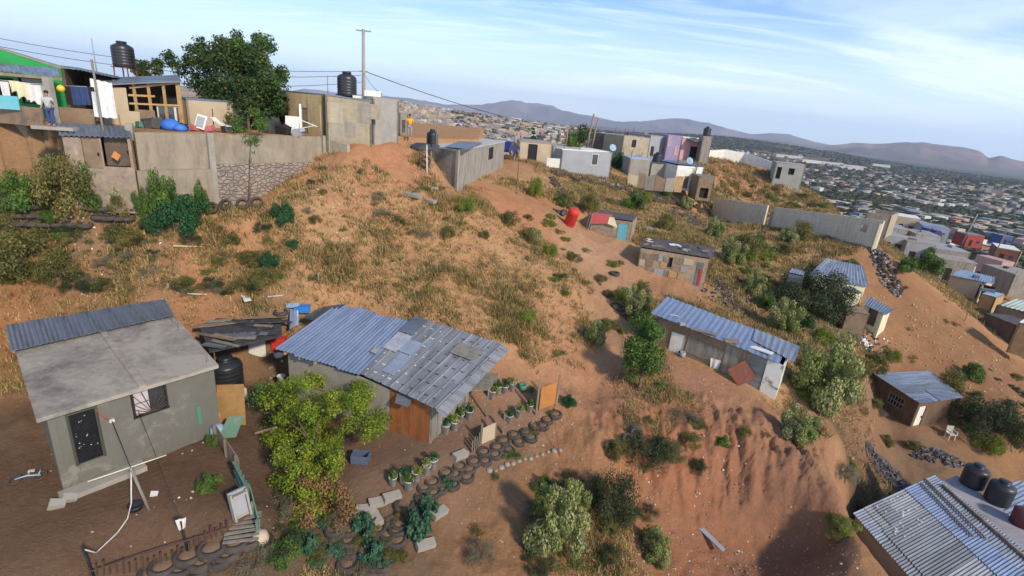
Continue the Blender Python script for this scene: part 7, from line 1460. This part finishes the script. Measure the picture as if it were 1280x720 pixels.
M_ROCK = rough_mat('grey_violet_rock', (.19,.17,.18), (.10,.09,.10), 3, .95); M_ROCKD = rough_mat('dark_rock', (.10,.085,.085), (.06,.05,.05), 3, .95)
heap('rock_heap', 1103,590,1.5,.9,.6,420,[M_ROCK,M_ROCKD,M_ROCK],(.07,.2)); heap('rubble', 1172,572,1.9,.7,.2,170,[M_ROCKD,M_ROCK,M_TARP],(.06,.2)); heap('rubble', 1106,338,1.0,3.2,.5,260,[M_ROCKD,M_ROCKD,M_CONC,M_TARP],(.08,.28)); heap('rubble', 1085,432,2.4,1.2,.2,140,[M_ROCK,M_ROCKD,M_WHITE,M_TARP,M_ROCKD],(.05,.18)); heap('rubble', 1065,425,1.6,1.0,.3,90,[M_ROCKD,M_WHITE],(.1,.3))
heap('rubble', 905,368,2.2,3,.3,140,[M_ROCKD,M_TARP,M_ROCK,M_WOOD_G],(.06,.22)); heap('rubble', 868,275,3,4,.4,160,[M_ROCKD,M_ROCK,M_TARP,M_WOOD],(.08,.28)); heap('litter', 150,330,3.2,1.6,.05,70,[M_WHITE,M_PALEBLUE,M_CONC],(.03,.1)); heap('litter', 840,560,3.0,1.5,.05,40,[M_WHITE,M_CONC],(.03,.09)); heap('litter', 905,665,2.5,2,.05,90,[M_CONC,M_CONC,M_ROCK],(.02,.06)); heap('rubble', 420,245,1.5,1,.1,24,[M_CONC,M_WHITE],(.03,.08)); heap('rubble', 90,300,3.5,.5,.1,80,[M_ROCKD,M_ROCK,M_TARP],(.04,.14)); heap('stalks', 1185,425,7,6,.05,240,[rough_mat('straw_stalk',(.5,.4,.2),(.4,.3,.15),3,.9)],(.02,.16))
heap('litter', 560,300,8,4,.03,40,[M_WHITE,M_CONC],(.02,.06)); heap('litter', 380,470,1.6,.9,.1,60,[M_WHITE,M_PALEBLUE,M_TARP,M_WOOD],(.05,.2)); heap('rubble', 740,222,7,.6,.3,160,[M_CONC,M_WOOD_G,M_ROCKD],(.1,.45))
# white plastic chair
def chair(p):
    t = thing('plastic_chair', 'white plastic chair standing right of the brown plank hut', 'chair', p)
    m = MB(); m.box(p+V(0,0,.44), (.46,.44,.04)); m.build('seat', M_WHITEPL, t); m = MB(); m.box(p+V(0,.22,.68), (.46,.04,.46), 0, (-.15,0)); m.build('backrest', M_WHITEPL, t)
    for a in (-.2,.2):
        for b in (-.18,.2): m = MB(); m.bar(p+V(a,b,0), p+V(a*.95,b*.95,.44), .045); m.build('leg', M_WHITEPL, t)
    for a in (-.24,.24): m = MB(); m.bar(p+V(a,-.2,.64), p+V(a,.2,.66), .05); m.bar(p+V(a,-.19,.44), p+V(a,-.19,.64), .04); m.build('armrest', M_WHITEPL, t)
chair(G(1186,549))
# ------------------------------------------------------------------ poles and wires
def pole(u, vb, d, hgt, r, mat, label, lean=(0,0), arms=()):
    p = P(u, vb, d); t = thing('utility_pole' if arms else 'post', label, 'pole', p); q = p+V(lean[0], lean[1], hgt); m = MB(); m.tube([p-V(0,0,.5), q], [r, r*.72], 10); m.build('shaft', mat, t)
    for dz, w_ in arms: m = MB(); m.bar(q+V(-w_/2,0,-dz), q+V(w_/2,.1,-dz), .1); m.build('crossarm', mat, t)
    return q
tp = pole(455,175,44.4,8.7,.17,M_CONC,'tall concrete utility pole behind the mixed block house',arms=((.12,1.2),(3.2,.7)))
pole(122,96,38,2.6,.05,M_GREYW,'thin antenna mast against the sky left of the raised tank'); pole(410,121,36,1.4,.03,M_WOOD_G,'thin antenna rod left of the roof tank'); pole(267,120,60,2,.03,M_WOOD_G,'thin far rod behind the large tree')
pole(545,186,36.5,2.6,.06,M_WOOD_G,'thin grey post left of the slim water tank',(.05,0)); pole(534,226,33.8,2.3,.04,M_WHITE,'short white pipe post at the end of the orange bank',(-.1,0)); pole(642,205,60,3.2,.15,M_CONC,'square concrete post at the left corner of the sand coloured house'); pole(646,232,46,2.6,.04,M_RUSTRED,'thin rusty post on the slope before the sand coloured house'); pole(402,171,32.5,1.9,.09,M_TANW,'short tan post at the corner of the mustard house')
tl = pole(732,189,74,5.2,.16,M_WOOD,'left one of two tall wooden poles behind the grey house',(.5,0)); pole(738,190,76,4.9,.15,M_WOOD,'right one of two tall wooden poles behind the grey house',(.5,0)); pole(707,186,70,2.8,.12,M_WOOD,'short wooden pole behind the sand coloured house'); pole(870,212,68,2.6,.07,M_WOOD,'thin post at the right end of the blue metal roof',(.3,0))
pole(1178,330,95,3.4,.1,M_WOOD,'small wooden pole in front of the dirt street',(.3,0)); pole(1243,318,118,6,.12,M_WOOD,'wooden pole beside the red roofed house',(.6,0)); pole(1212,352,72,2.2,.08,M_WHITE,'short white post at the corner of the yard wall'); pole(1262,345,100,5,.12,M_CONC,'concrete pole at the far side of the wide dirt lot',(.4,0)); pole(1200,415,48,1.9,.04,M_RUSTRED,'rusty post on the lower edge of the ploughed field'); pole(1160,437,43,1.6,.03,M_WOOD,'thin stake in the lower left of the ploughed field'); pole(268,166,29,1.3,.03,M_DARKMETAL,'thin rod standing in the junk heap')
pole(399,378,26.2,1.6,.05,M_WOOD_G,'grey stake standing behind the blue roof corner'); pole(1232,388,60,2,.06,M_WOOD,'wooden prop beside the blue tin shelter'); pole(943,334,46,1.2,.03,M_WOOD,'thin stake in the grassy hollow')
def lamp():
    p = P(1203,303,146); t = thing('street_lamp', 'pale concrete street lamp pole beside the red house', 'street lamp', p); m = MB(); q = p+V(1.2,0,8.2); m.tube([p-V(0,0,.5), q], [.2,.13], 8); m.build('shaft', M_CONC, t)
    m = MB(); m.bar(q, q+V(1.3,-.6,.5), .09); m.build('arm', M_CONC, t); m = MB(); m.box(q+V(1.5,-.7,.5), (.8,.3,.16), -.4); m.build('lamp_head', M_WHITE, t)
lamp()
def wire(a, b, sag, label, r=.018):
    pts = [a*(1-f)+b*f-V(0,0,sag*4*f*(1-f)) for f in np.linspace(0, 1, 13)]; m = MB(); m.tube(pts, r, 4); o = m.build('wire', M_VOID, at=a); tag(o, label, 'wire')
wire(P(-60,36,38), tp+V(-.3,0,-3.2), .9, 'upper left power wire running from the picture edge to the utility pole'); wire(P(-60,46,36), tp+V(-.2,0,-3.5), 1.0, 'second left power wire just below the upper one'); wire(P(-60,62,33), tp+V(0,0,-4.0), 1.1, 'lowest left power wire above the raised tank')
wire(tp+V(.2,0,-3.2), P(748,165,80), 1.0, 'power wire from the utility pole down to the far wooden poles', .03); wire(tp+V(0,0,-3.3), P(478,118,36), .2, 'short wire from the utility pole to the plastered room'); 
# dishes
def dish(p, label, s=1.0):
    t = thing('satellite_dish', label, 'satellite dish', p); m = MB(); rot = Matrix.Rotation(1.1, 3, 'X') @ Matrix.Rotation(.3, 3, 'Y'); m.lathe([(0,0),(.2*s,.02),(.4*s,.09),(.42*s,.10),(.4*s,.11),(0,.03)], 16, p+V(0,0,.5), rot=rot); m.build('reflector', M_PALEBLUE, t); m = MB(); m.bar(p, p+V(0,.05,.5), .05); m.bar(p+V(0,0,.35), p+V(0,-.4,.6), .03); m.build('mount', M_DARKMETAL, t)
dish(P(765,190,64), 'round satellite dish on the grey house with the small window', 1.1); dish(P(861,206,69), 'round satellite dish on the bright blue metal roof', 1.2)
# ------------------------------------------------------------------ junk heap on the terrace
M_PINKRED = rough_mat('faded_red', (.5,.16,.17), (.4,.1,.1), 3, .7)
JUNK = [(176,160,'green cloth bundle at the left end of the junk heap',M_GREENBOARD,(.5,.3,.3)),(186,160,'dark bag left in the junk heap',M_TARP,(.6,.5,.45)),(196,158,'black bag in the junk heap beside the blue bundle',M_TARP,(.6,.5,.5)),(205,162,'small lime green piece in front of the blue bundle',M_GREENP,(.35,.25,.2)),(226,162,'dark flat scrap right of the blue bundle',M_VOID,(.9,.5,.25)),(240,160,'red seat cushion in the junk heap',M_PINKRED,(.7,.4,.25)),(262,160,'red crate at the centre right of the junk heap',M_PINKRED,(.4,.4,.3)),(236,150,'blue folded sheet behind the red cushion',M_BLUEP,(.6,.3,.2)),(286,163,'dark bin bag at the right end of the junk heap',M_TARP,(.6,.5,.4)),(355,160,'black scrap pile beside the leaning white door slab',M_VOID,(.8,.6,.5)),(372,166,'grey barrel on its side before the mustard house',M_GREYW,(.8,.4,.4)),(340,160,'dark tyre pile by the open black shed',M_TARP,(.8,.6,.8))]
for u, v, lab, mt, sz in JUNK:
    p = P(u, v, 27.1+(u-180)*.014 if u < 320 else 31); p[2] = ZP; m = MB(); m.box(p+V(0,0,sz[2]/2), sz, u*.3, (.15,.1)); m.box(p+V(.15,.05,sz[2]*.8), tuple(x*.6 for x in sz), u*.5, (.4,.3)); o = m.build('junk_piece', mt, at=p); tag(o, lab, 'junk')
p = P(214,160,27.3); p[2] = ZP; m = MB(); m.lathe([(0,0),(.42,.0),(.5,.22),(.4,.42),(.2,.56),(0,.58)], 11, p); m.lathe([(0,0),(.3,.0),(.34,.15),(.2,.33),(0,.36)], 9, p+V(.55,-.1,0)); o = m.build('blue_bundle', rough_mat('bright_blue_tarp', (.03,.12,.50), (.06,.2,.55), 2, .6), at=p); tag(o, 'large round bright blue bundle in the junk heap', 'bundle')
p = P(252,160,28.0); p[2] = ZP+.1; m = MB(); m.box(p+V(0,0,.4), (.5,.1,.75), .3, (-.3,.25)); o = m.build('window_frame_scrap', M_WHITE, at=p); tag(o, 'white framed grey panel tilted in the junk heap', 'panel'); m = MB(); m.box(p+V(0,-.08,.42), (.36,.03,.55), .3, (-.3,.25)); q = m.build('grey_pane', M_GREYW, o); q.parent = o; q.location = (0,0,0)
m = MB(); pts = [P(266,147,28.6), P(271,152,28.5), P(278,156,28.4), P(288,158,28.3)]; 
for a, b in zip(pts, pts[1:]): m.bar(a, b, .32, .05)
o = m.build('curved_sheet', M_WHITE, at=pts[0]); tag(o, 'long curved white plastic sheet at the right of the junk heap', 'sheet')
p = P(366,168,31.2); p[2] = ZP; m = MB(); m.box(p+V(0,0,.55), (.8,.08,1.1), .1, (-.12,0)); o = m.build('door_slab', M_WHITE, at=p); tag(o, 'white door slab leaning before the mustard house', 'door')
for k, (a, b, lab) in enumerate([((375,130),(376,160),'upright thin white board beside the door slab'),((376,150),(396,158),'long white board slanting down right of the door slab'),((378,160),(394,157),'lower white board right of the door slab')]):
    m = MB(); m.bar(P(*a,31.1), P(*b,31.0), .12, .04); o = m.build('white_board', M_WHITE, at=P(*b,31.0)); tag(o, lab, 'board')
# ------------------------------------------------------------------ people
def person(p, hgt, face, shirt, trousers, label, arm_up=True, seed=0):
    t = thing('person', label, 'person', p, 0); k = hgt/1.7
    def skinned(name, verts, edges, rads, mat, parent):
        me = bpy.data.meshes.new(name); me.from_pydata([tuple(Vector(v)*k) for v in verts], edges, []); o = bpy.data.objects.new(name, me); COL.objects.link(o)
        s = o.modifiers.new('skin', 'SKIN'); me.skin_vertices[0].data[0].use_root = True
        for i, r in enumerate(rads): me.skin_vertices[0].data[i].radius = (r*k, r*k)
        o.modifiers.new('sub', 'SUBSURF').levels = 1; o.modifiers['sub'].render_levels = 2; me.materials.append(mat); o.parent = parent; o.rotation_euler[2] = face; return o
    body_v = [(0,0,.92),(0,0,1.12),(0,0,1.34),(0,0,1.47),(0,-.01,1.56),(0,-.01,1.66), (.10,0,.86),(.11,-.02,.48),(.11,0,.08),(.11,-.1,.04), (-.10,0,.86),(-.12,.02,.48),(-.12,.03,.08),(-.12,-.08,.04), (.19,0,1.36),(.26,-.05,1.10),(.22,-.22,1.0) if not arm_up else (.34,-.25,1.25),(.2,-.3,1.0) if not arm_up else (.36,-.34,1.32), (-.19,0,1.36),(-.25,-.02,1.10),(-.26,-.14,.92),(-.26,-.2,.86)]
    ed = [(0,1),(1,2),(2,3),(3,4),(4,5),(0,6),(6,7),(7,8),(8,9),(0,10),(10,11),(11,12),(12,13),(2,14),(14,15),(15,16),(16,17),(2,18),(18,19),(19,20),(20,21)]
    rd = [.13,.12,.13,.055,.09,.085,.085,.06,.042,.04,.085,.06,.042,.04,.055,.042,.034,.038,.055,.042,.034,.038]
    body = skinned('body', body_v, ed, rd, M_SKIN, t)
    skinned('shirt', [(0,0,.90),(0,0,1.12),(0,0,1.34),(0,0,1.43),(.2,0,1.365),(.245,-.035,1.18),(-.2,0,1.365),(-.24,-.015,1.18)], [(0,1),(1,2),(2,3),(2,4),(4,5),(2,6),(6,7)], [.155,.148,.152,.07,.075,.062,.075,.062], shirt, t)
    skinned('trousers', [(0,0,.93),(.10,0,.84),(.11,-.02,.48),(.11,0,.12),(-.10,0,.84),(-.12,.02,.48),(-.12,.03,.12)], [(0,1),(1,2),(2,3),(0,4),(4,5),(5,6)], [.145,.105,.08,.065,.105,.08,.065], trousers, t)
    m = MB(); m.lathe([(.0,.0),(.085,.02),(.10,.07),(.085,.13),(.05,.16),(0,.17)], 12, (0,.02,1.60)); o = m.build('hair', M_HAIR, None); o.parent = t; o.rotation_euler[2] = face; o.scale = (k,k,k); m = MB(); m.box((0,-.105,1.615), (.02,.03,.03)); o = m.build('nose', M_SKIN); o.parent = t; o.rotation_euler[2] = face; o.scale = (k,k,k)
    return t
p = P(61,152,23.2); 
m = MB(); q = P(62,153,23.3); q[2] = ZP+.02; m.box(q+V(.1,.15,-.06), (1.6,.6,.14), .3); o = m.build('wall_ledge', M_CONC, at=q); tag(o, 'narrow concrete ledge the boy stands on', 'ledge')
person(q+V(0,.1,.01), 1.5, .2, rough_mat('pale_tshirt', (.45,.45,.43), (.3,.35,.4), 6, .9), M_JEANS, 'boy in pale t-shirt and jeans standing by the grey porch post')
q = P(512,166,38.6); q[2] = ZP; person(q, 1.65, .3, rough_mat('yellow_shirt', (.75,.38,.03), (.65,.3,.03), 6, .9), M_GREYW, 'person in yellow shirt beside the little block outhouse', False)
# ------------------------------------------------------------------ cars
def car_proto():
    t = thing('parked_car', 'parked car', 'car'); m = MB(); yb = .85
    def hull(prof, y0, y1, taper=0.):
        n = len(prof); vs = [(x, y0, z) for x, z in prof]+[(x, y1, z) for x, z in prof]; m.add(vs, [tuple(range(n)), tuple(range(n, 2*n))[::-1]]+[(i, n+i, n+(i+1) % n, (i+1) % n) for i in range(n)])
    hull([(-2.1,.3),(-2.15,.6),(-2.0,.85),(-1.3,.92),(1.0,.92),(1.95,.8),(2.1,.55),(2.05,.3)], -yb, yb); hull([(-1.5,.90),(-1.0,1.38),(.3,1.42),(1.05,.90)], -.74, .74); m.build('body', M_CARP, t)
    m = MB(); hullp = [(-1.38,.95),(-.93,1.33),(.26,1.36),(.92,.95)]; n = 4; vs = [(x, -.755, z) for x, z in hullp]+[(x, .755, z) for x, z in hullp]; m.add(vs, [tuple(range(n)), tuple(range(n, 2*n))[::-1]]+[(i, n+i, n+(i+1) % n, (i+1) % n) for i in range(n)]); m.build('windows', M_GLASS, t)
    for x in (-1.3, 1.3):
        for y in (-.8, .8):
            m = MB(); m.lathe([(0,-.1),(.28,-.1),(.32,-.06),(.32,.06),(.28,.1),(0,.1)], 16, (x, y, .32), rot=Matrix.Rotation(math.pi/2, 3, 'X')); w = m.build('wheel', M_RUBBER, t); m = MB(); m.lathe([(0,-.11),(.16,-.11),(.17,-.09),(.17,.09),(.16,.11),(0,.11)], 12, (x, y, .32), rot=Matrix.Rotation(math.pi/2, 3, 'X')); m.build('rim', M_GREYW, w)
    for y in (-.6, .6): m = MB(); m.box((2.06, y, .62), (.08,.25,.12)); m.build('headlight', M_WHITE, t)
    return t
M_CARP = rough_mat('dark_blue_car_paint', (.04,.05,.22), (.03,.04,.18), 2, .3, .3, bump=0)
CR = Once(car_proto()); p = P(634,192,58); CR.put(p, 1.3, 'dark blue car parked behind the right end of the long block house')
CR.put(P(1158,292,118), .4, 'left dark car under the grey carport roof'); CR.put(P(1168,295,117.5), .4, 'right dark car under the grey carport roof')
